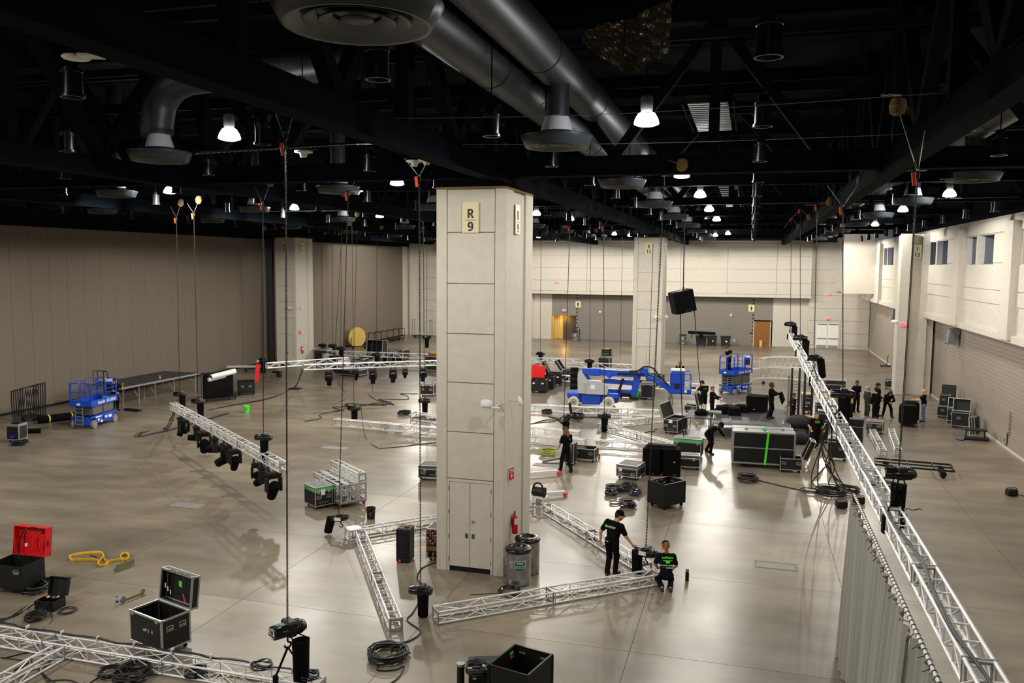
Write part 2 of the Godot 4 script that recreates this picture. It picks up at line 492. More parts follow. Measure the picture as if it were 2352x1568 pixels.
		if e[2]: prism(fg, PackedVector2Array([Vector2(-0.06, 0.14), Vector2(-0.12, -0.1), Vector2(-0.05, -0.1), Vector2(-0.05, -0.26), Vector2(0.05, -0.26), Vector2(0.05, -0.1), Vector2(0.12, -0.1), Vector2(0.06, 0.14)]), 0.012, Transform3D(Basis.IDENTITY, Vector3(0, 0, 0.02)))
		else: prism(fg, PackedVector2Array([Vector2(-0.1, 0.14), Vector2(-0.1, -0.06), Vector2(-0.06, -0.06), Vector2(-0.06, -0.27), Vector2(0.06, -0.27), Vector2(0.06, -0.06), Vector2(0.1, -0.06), Vector2(0.1, 0.14)]), 0.012, Transform3D(Basis.IDENTITY, Vector3(0, 0, 0.02)))
		obj("pictogram", fg, M.ink, t)
	for e: Array in [[Vector3(-16.153, 3.243, -92.6), "left of the middle column"], [Vector3(-1.907, 3.249, -92.6), "above the row of black bins"]]:
		var t := thing("strobe_alarm", "small white fire alarm strobe on the grey block wall " + e[1], "alarm", e[0])
		bar("body", Vector3.ZERO, Vector3(0.24, 0.2, 0.1), M.white, t, 0.02)
		bar("lens", Vector3(0, 0.05, 0.07), Vector3(0.1, 0.14, 0.06), M.paper, t, 0.02)
	for e: Array in [[Vector3(-18.763, 1.502, -92.6), "beside the washroom lobby"], [Vector3(0.226, 1.479, -92.6), "left of the brown door"]]:
		var t := thing("wall_phone", "small black wall-mounted dispenser " + e[1], "dispenser", e[0])
		bar("body", Vector3.ZERO, Vector3(0.2, 0.32, 0.12), M.black, t, 0.02)
		bar("front", Vector3(0, 0.04, 0.065), Vector3(0.08, 0.14, 0.02), M.white, t, 0.005)

func exit_sign(label: String, p: Vector3, turn: float):
	var t := thing("exit_sign", label, "exit sign", p, turn)
	bar("housing", Vector3.ZERO, Vector3(0.46, 0.28, 0.08), M.white, t, 0.01)
	bar("face", Vector3(0, 0, 0.042), Vector3(0.42, 0.24, 0.01), M.exit, t)
	text("lettering", "EXIT", 0.19, M.paper, t, Transform3D(Basis.IDENTITY, Vector3(0, 0, 0.05)))

func right_wall():
	var wr := struct("wall_right", box_mesh(Vector3(0.3, 5.3, 112)), M.joint, Transform3D(Basis.IDENTITY, Vector3(X1 + 0.3, 2.65, -42)))
	blocks(wr, Vector3(X1 + 0.06, 0, -92.1), Vector3.BACK, 205, 26, M.block)
	# upper wall hangs proud of the blockwork with a lip
	var up := X1 - 0.62
	bar("soffit", Vector3(up + 0.55, 5.28, -42) - wr.position, Vector3(1.1, 0.2, 112), M.cream, wr)
	bar("soffit_lip", Vector3(up - 0.03, 5.36, -42) - wr.position, Vector3(0.2, 0.34, 112), M.cream, wr, 0.02)
	bar("upper_lower", Vector3(up + 0.2, 6.9, -42) - wr.position, Vector3(0.3, 3.55, 112), M.cream, wr)
	bar("upper_head", Vector3(up + 0.2, 10.55, -42) - wr.position, Vector3(0.3, 0.8, 112), M.cream, wr)
	bar("upper_wall", Vector3(X1 + 1.0, 12.9, -42) - wr.position, Vector3(0.3, 4.6, 112), M.roof, wr)
	var n := 0
	for k in range(-4, 6):
		var zp := -42.0 - 9.85 * k
		bar("pilaster", Vector3(up - 0.08, 7.95, zp) - wr.position, Vector3(0.42, 5.3, 1.35), M.cream, wr, 0.015)
		var z0 := zp - 0.68
		var z1 := maxf(zp - 9.17, ZB + 0.1)
		var za := z1 + 0.05
		# window wall: solid pier beside the far pilaster is absent; panes start 0.4 m from it
		var zw := zp - 8.85
		if zw < ZB + 0.5: zw = ZB + 1.0
		var spans := [[zw, zw + 2.25], [zw + 2.55, zw + 5.4]]
		bar("jamb", Vector3(up + 0.2, 9.42, (z1 + zw) / 2 - 0.05) - wr.position, Vector3(0.3, 1.5, zw - z1 + 0.1), M.cream, wr)
		bar("window_mullion", Vector3(up + 0.16, 9.42, zw + 2.4) - wr.position, Vector3(0.34, 1.5, 0.3), M.cream, wr)
		bar("window_pier", Vector3(up + 0.2, 9.42, (zw + 5.4 + z0) / 2) - wr.position, Vector3(0.3, 1.5, z0 - zw - 5.4 + 0.1), M.cream, wr)
		for s: Array in [[7.45, 8.66], [6.78, 7.41], [8.74, 10.14]]:
			if s[0] > 8:
				bar("panel", Vector3(up + 0.03, 9.44, (zw + 5.45 + z0) / 2) - wr.position, Vector3(0.06, 1.36, z0 - zw - 5.5), M.cream, wr, 0.008)
				bar("panel", Vector3(up + 0.03, 10.5, (z0 + za) / 2) - wr.position, Vector3(0.06, 0.6, z0 - za - 0.06), M.cream, wr, 0.008)
			else:
				bar("panel", Vector3(up + 0.03, (s[0] + s[1]) / 2, (z0 + za) / 2) - wr.position, Vector3(0.06, s[1] - s[0] - 0.02, z0 - za - 0.06), M.cream, wr, 0.008)
		# deep window boxes glazed at the outer face
		n += 1
		var w := struct("window_%d" % n, box_mesh(Vector3(0.06, 0.05, 5.5)), M.grey, Transform3D(Basis.IDENTITY, Vector3(up + 0.3, 8.69, zw + 2.7)))
		for s: Array in spans:
			var zc: float = (s[0] + s[1]) / 2 - zw - 2.7
			var gl := mat(Color(0.65, 0.75, 0.9, 0.12), 0.05)
			gl.transparency = BaseMaterial3D.TRANSPARENCY_ALPHA
			bar("pane", Vector3(0.85, 0.73, zc), Vector3(0.02, 1.46, s[1] - s[0]), gl, w)
			bar("reveal", Vector3(0.45, 0.0, zc), Vector3(0.85, 0.04, s[1] - s[0]), M.grey, w)
			bar("reveal", Vector3(0.45, 1.48, zc), Vector3(0.85, 0.04, s[1] - s[0]), M.grey, w)
			for e: float in [-0.5, 0.5]:
				bar("reveal", Vector3(0.45, 0.73, zc + e * (s[1] - s[0] + 0.03)), Vector3(0.85, 1.46, 0.04), M.grey, w)
	struct("baseboard_right", box_mesh(Vector3(0.04, 0.12, 70)), M.cream, Transform3D(Basis.IDENTITY, Vector3(X1 - 0.01, 0.06, -57)))
	# grey loudspeakers hung on the wall below the lip
	for e: Array in [[Vector3(11.6, 4.489, -54.062), "nearest the camera"], [Vector3(11.6, 4.581, -64.373), "half hidden beside the far right column"], [Vector3(11.6, 4.607, -74.321), "farthest, left of the T 13 column"]]:
		var t := thing("wall_speaker", "grey tilted loudspeaker under the right wall lip, " + e[1], "loudspeaker", e[0], -90)
		var st := S()
		prism(st, PackedVector2Array([Vector2(-0.3, 0.5), Vector2(0.28, 0.42), Vector2(0.38, -0.4), Vector2(-0.05, -0.5)]), 0.7, Transform3D(ry(-90), Vector3(0.35, 0, 0)))
		obj("cabinet", st, M.grey, t)
		rod("bracket", Vector3(0, 0.45, -0.05), Vector3(0, 0.8, -0.2), 0.03, M.grey, t)
		for s: float in [-0.3, 0.3]: bar("knob", Vector3(s, -0.45, 0.36), Vector3(0.06, 0.06, 0.06), M.black, t, 0.01)

# a cream pier: corner posts, recessed stacks of panels, cupboard doors at the foot, number plates
func column(a: String, b: String, c: Vector3, w: float, d: float, nm: String):
	var t := thing("column", "cream panelled %s carrying the plate %s over %s" % [nm, a, b], "column", c)
	tag(t, "", "", "", "structure")
	var H := 10.48
	bar("core", Vector3(0, H / 2, 0), Vector3(w - 0.16, H - 0.02, d - 0.16), M.cream, t)
	bar("cap", Vector3(0, H + 0.02, 0), Vector3(w + 0.02, 0.06, d + 0.02), M.burlap, t)
	var pw := 0.30 if w > 1.9 else 0.26
	for sx: float in [-1, 1]:
		bar("corner_post", Vector3(sx * (w / 2 - pw / 2), H / 2, d / 2 - 0.37), Vector3(pw, H, 0.74), M.cream, t, 0.012)
		bar("corner_post", Vector3(sx * (w / 2 - pw / 2), H / 2, -d / 2 + 0.4), Vector3(pw, H, 0.8), M.cream, t, 0.012)
		bar("side_panel", Vector3(sx * (w / 2 - 0.2), H / 2, 0), Vector3(0.3, H - 0.1, d - 1.5), M.cream, t, 0.01)
	var iw := w - 2 * pw - 0.03
	var ys := [2.63, 3.93, 5.29, 6.62, 7.97, 9.33, 10.47]
	for sz: float in [-1, 1]:
		for j in 6:
			bar("panel", Vector3(0, (ys[j] + ys[j + 1]) / 2, sz * (d / 2 - 0.06)), Vector3(iw, ys[j + 1] - ys[j] - 0.022, 0.1), M.cream, t, 0.006)
	var z := d / 2
	var fr := S()
	bx(fr, Vector3(0, 2.585, z - 0.04), Vector3(iw, 0.07, 0.08))
	for sx: float in [-1, 1]: bx(fr, Vector3(sx * (iw / 2 - 0.03), 1.28, z - 0.04), Vector3(0.06, 2.54, 0.08))
	obj("door_frame", fr, M.cream, t)
	bar("toe_gap", Vector3(0, 0.07, z - 0.075), Vector3(iw - 0.12, 0.13, 0.02), M.gap, t)
	var lw := (iw - 0.13) / 2
	for sx: float in [-1, 1]:
		var lf := bar("door_leaf", Vector3(sx * (lw / 2 + 0.004), 1.35, z - 0.035), Vector3(lw - 0.006, 2.38, 0.045), M.cream, t, 0.004)
		bar("pull", Vector3(-sx * (lw / 2 - 0.09), -0.3, 0.025), Vector3(0.09, 0.14, 0.02), M.grey, lf, 0.004)
		bar("pull_slot", Vector3(-sx * (lw / 2 - 0.09), -0.3, 0.036), Vector3(0.03, 0.09, 0.006), M.ink, lf)
		for hy: float in [-1.0, -0.35, 0.35, 1.0]: bar("hinge", Vector3(sx * (lw / 2 + 0.012), hy, 0.02), Vector3(0.022, 0.12, 0.03), M.grey, lf)
		if sx > 0: rod("knob", Vector3(-lw / 2 + 0.09, 0.12, 0.02), Vector3(-lw / 2 + 0.09, 0.12, 0.07), 0.03, M.stainless, lf, 12)
	for k in 2:
		var pl := thing("number_plate", "cream plate lettered %s over %s on the %s of the %s" % [a, b, "front" if k == 0 else "right side", nm], "sign", c + (Vector3(0, 9.72, z + 0.02) if k == 0 else Vector3(w / 2 + 0.02, 9.72, z - 1.05)), 0.0 if k == 0 else 90.0)
		bar("plate", Vector3.ZERO, Vector3(0.46, 0.8, 0.03), M.sign, pl, 0.004)
		text("letter", a, 0.33, M.ink, pl, Transform3D(Basis.IDENTITY, Vector3(0, 0.1, 0.018)))
		text("number", b, 0.33, M.ink, pl, Transform3D(Basis.IDENTITY, Vector3(0, -0.24, 0.018)))
		bar("rule", Vector3(0, -0.07, 0.018), Vector3(0.31, 0.012, 0.008), M.ink, pl)
	# safety kit on the right flank
	var side := c + Vector3(w / 2, 0, 0)
	if b != "13" or a == "N": safety_kit(side, z, nm)
	aerials(c, w, z, nm)

func safety_kit(side: Vector3, z: float, nm: String):
	var fs := thing("fire_sign", "red and white fire extinguisher sign with a down arrow on the %s" % nm, "sign", side + Vector3(0.0, 2.78, z - 0.45), 70)
	bar("plate", Vector3(0, 0, 0.08), Vector3(0.26, 0.38, 0.012), M.white, fs, 0.002)
	bar("field", Vector3(0, 0, 0.09), Vector3(0.21, 0.33, 0.008), M.red, fs)
	for i in 7:
		for sx: float in [-1, 1]: bar("stripe", Vector3(sx * 0.113, -0.15 + 0.05 * i, 0.088), Vector3(0.03, 0.018, 0.006), M.red, fs, 0, Basis(Vector3.BACK, 0.7))
	text("lettering", "FIRE", 0.085, M.white, fs, Transform3D(Basis.IDENTITY, Vector3(0, 0.1, 0.096)))
	text("lettering", "EXTINGUISHER", 0.027, M.white, fs, Transform3D(Basis.IDENTITY, Vector3(0, 0.045, 0.096)))
	var ar := S()
	prism(ar, PackedVector2Array([Vector2(-0.025, 0.0), Vector2(-0.025, -0.05), Vector2(-0.055, -0.05), Vector2(0, -0.115), Vector2(0.055, -0.05), Vector2(0.025, -0.05), Vector2(0.025, 0.0)]), 0.006, Transform3D(Basis.IDENTITY, Vector3(0, 0, 0.094)))
	obj("arrow", ar, M.white, fs)
	var ex := thing("fire_extinguisher", "red fire extinguisher with a white tag hung on the %s" % nm, "extinguisher", side + Vector3(0.1, 1.0, z - 0.75))
	var e := S()
	lathe(e, [Vector2(0, 0), Vector2(0.075, 0), Vector2(0.085, 0.02), Vector2(0.085, 0.42), Vector2(0.07, 0.48), Vector2(0.03, 0.52), Vector2(0.03, 0.55), Vector2(0, 0.55)], 16)
	obj("cylinder", e, M.red, ex)
	bar("valve", Vector3(0, 0.58, 0), Vector3(0.05, 0.08, 0.05), M.stainless, ex, 0.01)
	bar("lever", Vector3(0, 0.63, 0.04), Vector3(0.025, 0.02, 0.13), M.black, ex)
	bar("tag", Vector3(0.06, 0.36, 0.07), Vector3(0.11, 0.16, 0.01), M.paper, ex, 0, ry(40))
	var ho := S()
	path(ho, smooth_path([Vector3(0, 0.56, 0.02), Vector3(-0.05, 0.55, 0.1), Vector3(-0.07, 0.4, 0.1), Vector3(-0.05, 0.18, 0.1)]), 0.012)
	obj("hose", ho, M.black, ex)

func aerials(c: Vector3, w: float, z: float, nm: String):
	var an := thing("aerial", "white dome aerial on an arm fixed to the front of the %s" % nm, "antenna", c + Vector3(w / 2 - 0.15, 4.75, z))
	rod("arm", Vector3(0, 0, 0), Vector3(0, 0, 0.42), 0.02, M.white, an)
	rod("cross_arm", Vector3(-0.35, -0.02, 0.4), Vector3(0.12, -0.02, 0.4), 0.02, M.white, an)
	var dm := S()
	lathe(dm, [Vector2(0, -0.02), Vector2(0.16, -0.02), Vector2(0.165, 0.05), Vector2(0.14, 0.16), Vector2(0.06, 0.19), Vector2(0, 0.19)], 16, Transform3D(Basis.IDENTITY, Vector3(-0.24, 0, 0.4)), Vector2(1, 0.45))
	obj("dome", dm, M.white, an)
	var an2 := thing("aerial", "white dome aerial turned sideways on the right flank of the %s" % nm, "antenna", c + Vector3(w / 2, 4.8, z - 0.45))
	rod("arm", Vector3.ZERO, Vector3(0.3, 0, 0.1), 0.02, M.white, an2)
	var d2 := S()
	lathe(d2, [Vector2(0, -0.1), Vector2(0.06, -0.1), Vector2(0.075, 0.02), Vector2(0.05, 0.14), Vector2(0, 0.15)], 14, Transform3D(Basis(Vector3.BACK, 0.5), Vector3(0.33, 0, 0.1)))
	obj("dome", d2, M.white, an2)

func column_t():
	var t := thing("column", "cream half column with the plate T over 13 against the right wall", "column", Vector3(10.7, 0, -61.5))
	tag(t, "", "", "", "structure")
	bar("core", Vector3(0.2, 5.35, 0), Vector3(1.7, 10.7, 1.6), M.cream, t)
	bar("corner_post", Vector3(-0.85, 5.35, 0.9), Vector3(0.66, 10.7, 0.6), M.cream, t, 0.02)
	bar("corner_post", Vector3(0.38, 5.35, 0.75), Vector3(0.5, 10.7, 0.5), M.cream, t, 0.02)
	bar("side_panel", Vector3(-0.8, 5.35, -0.2), Vector3(0.5, 10.6, 1.4), M.cream, t, 0.02)
	var pl := thing("number_plate", "cream plate lettered T over 13 high on the right wall column", "sign", Vector3(10.514, 9.557, -60.5))
	bar("plate", Vector3.ZERO, Vector3(0.5, 0.84, 0.04), M.sign, pl, 0.004)
	text("letter", "T", 0.3, M.ink, pl, Transform3D(Basis.IDENTITY, Vector3(0, 0.12, 0.025)))
	text("number", "13", 0.34, M.ink, pl, Transform3D(Basis.IDENTITY, Vector3(0, -0.24, 0.025)))
	bar("rule", Vector3(0, -0.05, 0.025), Vector3(0.3, 0.014, 0.008), M.ink, pl)
	exit_sign("small red exit sign on the cream T 13 column", Vector3(9.808, 4.726, -60.1), 0)
	var an := thing("aerial", "white dome aerial beside the grey speaker left of the T 13 column", "antenna", Vector3(9.369, 4.869, -60.4))
	var dm := S()
	lathe(dm, [Vector2(0, -0.1), Vector2(0.24, -0.08), Vector2(0.3, 0.0), Vector2(0.2, 0.12), Vector2(0, 0.15)], 16, Transform3D.IDENTITY, Vector2(1, 0.6))
	obj("dome", dm, M.white, an)
	rod("arm", Vector3(0.1, 0, 0), Vector3(0.5, 0.05, 0), 0.03, M.white, an)

# ---------------------------------------------------------------- roof steel, ducts, lamps
func web_truss(called: String, a: Vector3, b: Vector3, bays: int, bw := 0.42, bh := 0.5):
	var t := struct(called, box_mesh(Vector3(0.1, 0.1, 0.1)), M.steel_black, Transform3D(Basis.IDENTITY, a))
	var d := b - a
	var q := Basis(Vector3.UP.cross(d.normalized()), Vector3.UP, d.normalized())
	for y: float in [bh / 2, 14.9 - a.y]:
		var st := S()   # wide-flange section: two flanges and a web
		bx(st, d / 2 + Vector3(0, y - bh / 2 + 0.02, 0), Vector3(bw, 0.04, d.length()), q)
		bx(st, d / 2 + Vector3(0, y + bh / 2 - 0.02, 0), Vector3(bw, 0.04, d.length()), q)
		bx(st, d / 2 + Vector3(0, y, 0), Vector3(bw * 0.8, bh - 0.06, d.length()), q)
		obj("bottom_chord" if y < 1 else "top_chord", st, M.steel_black, t)
	for i in bays:
		var p := d * (float(i) / bays) + Vector3(0, bh, 0)
		var m := d * ((i + 0.5) / bays) + Vector3(0, 14.7 - a.y, 0)
		var n := d * ((i + 1.0) / bays) + Vector3(0, bh, 0)
		for s: Array in [[p, m], [m, n], [m, d * ((i + 0.5) / bays) + Vector3(0, bh, 0)]]:
			var e: Vector3 = s[1] - s[0]
			bar("web", (s[0] + s[1]) / 2, Vector3(0.3, e.length(), 0.26), M.steel_black, t, 0.0, frame_of(e))

func ceiling_steel():
	for k in range(-3, 3): web_truss("roof_girder", Vector3(-7.2 + 9.8 * k + 0.55, 10.7, 10), Vector3(-7.2 + 9.8 * k + 0.55, 10.7, -92), 18, 0.42, 0.5)
	for k in range(0, 8): web_truss("cross_girder", Vector3(-38.9, 10.86 if k == 0 else 11.45, -22.3 - 9.8 * k), Vector3(11.6, 10.86 if k == 0 else 11.45, -22.3 - 9.8 * k), 10, 0.4, 0.5 if k == 0 else 0.35)
	for k in range(-2, 16):
		struct("roof_joist", box_mesh(Vector3(50.4, 0.35, 0.16)), M.steel_black, Transform3D(Basis.IDENTITY, Vector3(-13.7, 14.3, -17.4 - 4.9 * k)))
		struct("roof_joist", box_mesh(Vector3(50.4, 0.2, 0.12)), M.steel_black, Transform3D(Basis.IDENTITY, Vector3(-13.7, 13.7, -19.8 - 4.9 * k)))
	duct("round duct running down the hall over the big column, right one of the pair", [Vector3(-4.1, 12.67, 8), Vector3(-4.1, 12.67, -88)], 0.435)
	duct("round duct running down the hall, left one of the pair", [Vector3(-5.12, 12.42, 8), Vector3(-5.12, 12.42, -88)], 0.435)
	duct("round duct running down the right side of the hall near the wall", [Vector3(6.15, 12.6, 8), Vector3(6.15, 12.6, -84)], 0.44)
	duct("grey elbow duct turning down to the drum diffuser left of the big column", [Vector3(-8.6, 13.0, -17.4), Vector3(-12.6, 13.0, -17.9), Vector3(-13.7, 12.9, -17.95), Vector3(-14.25, 12.5, -18), Vector3(-14.42, 11.9, -18), Vector3(-14.42, 11.65, -18)], 0.4)
	for x: float in [-4.1, 6.1, -14.4, -24.0, -33.2]:
		for i in 9:
			var p := Vector3(x, 11.0, -8.3 - 9.45 * i)
			if x < -10: p.z -= 0.3
			if i == 0 and x != -4.1 and x != 6.1: continue
			var row: String = "over the right wall side" if x > 0 else ("beside the big column" if x > -5 else ("left of the big column" if x > -20 else "toward the left wall"))
			var ord: String = ["nearest the camera", "second back", "third back", "fourth back", "fifth back", "sixth back", "seventh back", "eighth back", "ninth back"][i]
			diffuser("round grey drum diffuser %s, %s in its row" % ["hugging the left partition" if x < -30 else row, ord], p, 0.92 if i == 0 else 0.78, x > -10)
	var nm := 0
	for i in range(0, 11):
		for k in range(0, 16):
			var p := Vector3(9.55 - 4.72 * i, 11.0, -9.9 - 4.8 * k)
			if p.z < -85 or p.x < -38.5: continue
			pendant_can(p, k < 3 and i < 6, nm)
			nm += 1
	# things hung under the steel
	var w := thing("speaker_box", "small white box fixed under the steel at the upper left", "box", Vector3(-7.653, 10.95, -8.437), 20)
	bar("housing", Vector3(0, 0.1, 0), Vector3(0.26, 0.22, 0.16), M.steel_black, w)
	bar("face", Vector3(0, -0.02, 0), Vector3(0.26, 0.03, 0.2), M.paper, w, 0.005)
	rod("hanger", Vector3(0, 0.2, 0), Vector3(0, 4.3, 0), 0.02, M.steel_black, w)
	w = thing("disc_aerial", "flat white oval disc hanging beside a small white box, upper left", "antenna", Vector3(-8.111, 11, -8.689))
	var st := S()
	lathe(st, [Vector2(0, -0.02), Vector2(0.15, -0.02), Vector2(0.17, 0), Vector2(0.15, 0.02), Vector2(0, 0.02)], 20)
	obj("disc", st, M.paper, w)
	rod("stem", Vector3.ZERO, Vector3(-0.02, 4.2, 0), 0.012, M.steel_black, w)
	for e: Array in [[Vector3(-9.519, 10.9, -16.592), "under the cable tray"], [Vector3(-7.786, 10.9, -18.72), "left of the big column top"], [Vector3(-7.374, 10.9, -18.468), "just left of the big column, right of its twin"], [Vector3(-12.913, 10.9, -26.006), "behind the second chain"]]:
		var t := thing("disc_aerial", "small white ceiling disc aerial " + e[1], "antenna", e[0])
		st = S()
		lathe(st, [Vector2(0, -0.1), Vector2(0.07, -0.1), Vector2(0.09, -0.02), Vector2(0.2, 0), Vector2(0.2, 0.03), Vector2(0, 0.04)], 16)
		obj("dome", st, M.paper, t)
		rod("stem", Vector3.ZERO, Vector3(0, 4.3, 0), 0.012, M.steel_black, t)
	# crumpled foil sheet tucked over a beam
	var fo := thing("foil_sheet", "crumpled silvery plastic sheet hanging from the roof steel at top right", "sheet", Vector3(-1.75, 11.6, -11.798))
	st = S()
	st.set_smooth_group(1)
	var nx := 44
	var ny := 22
	var P := func(i: int, j: int) -> Vector3:
		var u := float(i) / nx
		var v := float(j) / ny
		rng.seed = i * 131 + j * 17
		var top := 0.12 + 0.34 * u
		var low := -0.02 - 0.44 * sin(u * PI * 0.85)
		return Vector3(-0.6 + 1.2 * u, lerpf(top, low, v), 0.1 * sin(u * 9.0) + 0.12 * v) + Vector3(rng.randf() - 0.5, rng.randf() - 0.5, 2.0 * rng.randf() - 1.0) * 0.026
	for i in nx:
		for j in ny:
			quad(st, P.call(i, j), P.call(i, j + 1), P.call(i + 1, j + 1), P.call(i + 1, j))
	obj("sheet", st, mat(Color(0.42, 0.38, 0.31), 0.2, 0.4), fo)
	rod("tie", Vector3(0, -0.3, 0.3), Vector3(0.02, 1.4, 0.1), 0.008, M.steel_black, fo)
	rng.seed = 77
	# ladder tray left of the column and bright grating strips over the right half
	var tr := thing("cable_tray", "long cable ladder tray hung below the roof steel left of the column", "cable tray", Vector3(-12.973, 11.1, -17.549))
	var e1: Vector3 = Vector3(-9.82, 11.9, -21.97) - tr.position
	var sd := e1.cross(Vector3.UP).normalized() * 0.25
	for s: float in [-1, 1]: rod("rail", sd * s, e1 + sd * s, 0.025, M.steel_black, tr)
	for i in 40: rod("rung", e1 * (i + 0.5) / 40.0 - sd, e1 * (i + 0.5) / 40.0 + sd, 0.018, M.alu_dull, tr, 5)
	for g: Array in [[Vector3(-1.311, 13, -24.14), Vector3(-1.231, 13, -29.193), "nearer"], [Vector3(-1.405, 13, -43.374), Vector3(-1.278, 13, -66.683), "farther"]]:
		var gr := thing("roof_grating", "strip of pale metal slats seen up between the roof beams, %s of two" % g[2], "grating", g[0])
		var dd: Vector3 = g[1] - g[0]
		dd.x = 0
		for s: float in [-0.7, 0.7]: rod("rail", Vector3(s, 0, 0), Vector3(s, 0, 0) + dd, 0.03, M.steel_black, gr, 5)
		for i in 16: bar("slat", Vector3(0, 0, dd.z * (i + 0.5) / 16.0), Vector3(1.1, 0.03, absf(dd.z) / 40.0), M.alu_dull, gr)
	# horizontal stay wires with turnbuckles
	for e: Array in [[Vector3(-7.865, 11.209, -14.5), Vector3(2.789, 11.19, -14.5), "upper, crossing in front of the ducts"], [Vector3(-9.913, 11.48, -19.5), Vector3(5.255, 11.318, -19.5), "lower, above the column top"], [Vector3(-26.633, 11.222, -40), Vector3(10.745, 11.492, -40), "far, behind the column head"]]:
		var t := thing("stay_wire", "thin steel stay wire strung across the roof, " + e[2], "wire", e[0])
		var v: Vector3 = e[1] - e[0]
		var mid := v * 0.5 + Vector3(0, -0.12, 0)
		var c := S()
		path(c, smooth_path([Vector3.ZERO, mid, v], 12), 0.006, 5)
		obj("cable", c, M.alu_dull, t)
		for u: float in [0.03, 0.93]:
			rod("turnbuckle", v * u, v * (u + 0.012), 0.02, M.alu, t, 6)
			for k in 3: obj("shackle", link_mesh(), M.alu, t, Transform3D(Basis(Vector3.BACK, PI / 2) * Basis(Vector3.UP, PI / 2 * k) * 1.6, v * (u - 0.012 + 0.004 * k)))

func duct(label: String, pts: Array, r: float):
	var t := thing("air_duct", label, "duct", pts[0])
	var loc := []
	for p: Vector3 in pts: loc.append(p - pts[0])
	var st := S()
	path(st, smooth_path(loc, 6) if pts.size() > 2 else loc, r, 28)
	obj("tube", st, M.duct, t)
	if pts.size() == 2:
		for i in 18:
			var s := S()
			var p: Vector3 = loc[1] * ((i + 0.55) / 18.0)
			tube(s, p, p + Vector3(0, 0, 0.06), r + 0.012, 28)
			obj("seam_band", s, M.duct, t)

func diffuser(label: String, p: Vector3, r: float, straight: bool):
	var t := thing("drum_diffuser", label, "diffuser", p)
	var key := "diff%.2f" % r
	if not cache.has(key):
		var a := S()
		lathe(a, [Vector2(0.0, 0.13), Vector2(r * 0.55, 0.13), Vector2(r * 0.8, 0.0), Vector2(r * 0.86, -0.005), Vector2(r, 0.22), Vector2(r, 0.24), Vector2(r * 0.5, 0.26), Vector2(r * 0.44, 0.34), Vector2(0, 0.34)], 40)
		cache[key] = fin(a)
		a = S()
		for k: float in [0.28, 0.46]:
			lathe(a, [Vector2(r * k, 0.1), Vector2(r * (k + 0.16), 0.03), Vector2(r * (k + 0.17), 0.045), Vector2(r * k, 0.13)], 32)
		lathe(a, [Vector2(0, 0.05), Vector2(r * 0.18, 0.05), Vector2(r * 0.2, 0.07), Vector2(0, 0.09)], 24)
		cache[key + "c"] = fin(a)
		a = S()
		lathe(a, [Vector2(r * 0.44, 0.33), Vector2(r * 0.43, 0.4), Vector2(r * 0.34, 0.62), Vector2(r * 0.33, 0.66)], 28)
		cache[key + "n"] = fin(a)
		a = S()
		lathe(a, [Vector2(r * 0.335, 0.6), Vector2(r * 0.335, 1.75 if straight else 4.2)], 28)
		cache[key + "d%s" % straight] = fin(a)
	obj("pan", cache[key], M.diffuser, t)
	obj("cone", cache[key + "c"], M.duct, t)
	obj("neck", cache[key + "n"], M.shell, t)
	if not cache.has(key + "d%s" % straight):
		var a := S()
		lathe(a, [Vector2(r * 0.335, 0.6), Vector2(r * 0.335, 1.75 if straight else 4.2)], 28)
		cache[key + "d%s" % straight] = fin(a)
	if absf(p.x + 14.4) > 0.1 or absf(p.z + 18.05) > 0.5: obj("drop_pipe", cache[key + "d%s" % straight], M.duct, t)

func pendant_can(p: Vector3, near: bool, n: int):
	if not cache.has("can"):
		var a := S()
		lathe(a, [Vector2(0, 0.02), Vector2(0.1, 0.0), Vector2(0.135, -0.2), Vector2(0.165, -0.2), Vector2(0.165, -0.18), Vector2(0.165, -0.16), Vector2(0.14, -0.15), Vector2(0.14, 0.14), Vector2(0.15, 0.15), Vector2(0.15, 0.2), Vector2(0, 0.2)], 20, Transform3D.IDENTITY, Vector2.ONE, 10)
		cache.can = fin(a)
		a = S()
		lathe(a, [Vector2(0.09, 0.2), Vector2(0.09, 0.32), Vector2(0.02, 0.34), Vector2(0, 0.34)], 14)
		cache.canneck = fin(a)
	var words := ["first", "second", "third", "fourth", "fifth", "sixth", "seventh", "eighth", "ninth", "tenth", "eleventh", "twelfth", "thirteenth", "fourteenth", "fifteenth", "sixteenth"]
	var label := "black cylinder downlight in the dark roof, %s row back, %s from the right wall" % [words[int(roundf((-9.9 - p.z) / 4.8))], words[int(roundf((9.55 - p.x) / 4.72))]]
	if near:
		label = "unlit black cylinder pendant, row %s back, %s" % [["nearest", "second", "third"][int(absf(p.z + 9.9) / 4.7)], ["by the right wall", "right of the long hung truss", "right of the double duct", "left of the double duct", "left of the column girder", "upper left of the lit lamp"][int((9.6 - p.x) / 4.7)]]
	var t := thing("pendant_light", label, "downlight", p, 0, "cylinder downlights in the dark roof")
	obj("cylinder", cache.can, M.can, t)
	obj("neck", cache.canneck, M.can, t)
	rod("rod", Vector3(0, 0.3, 0), Vector3(0, 4.2, 0), 0.012, M.steel_black, t, 5)

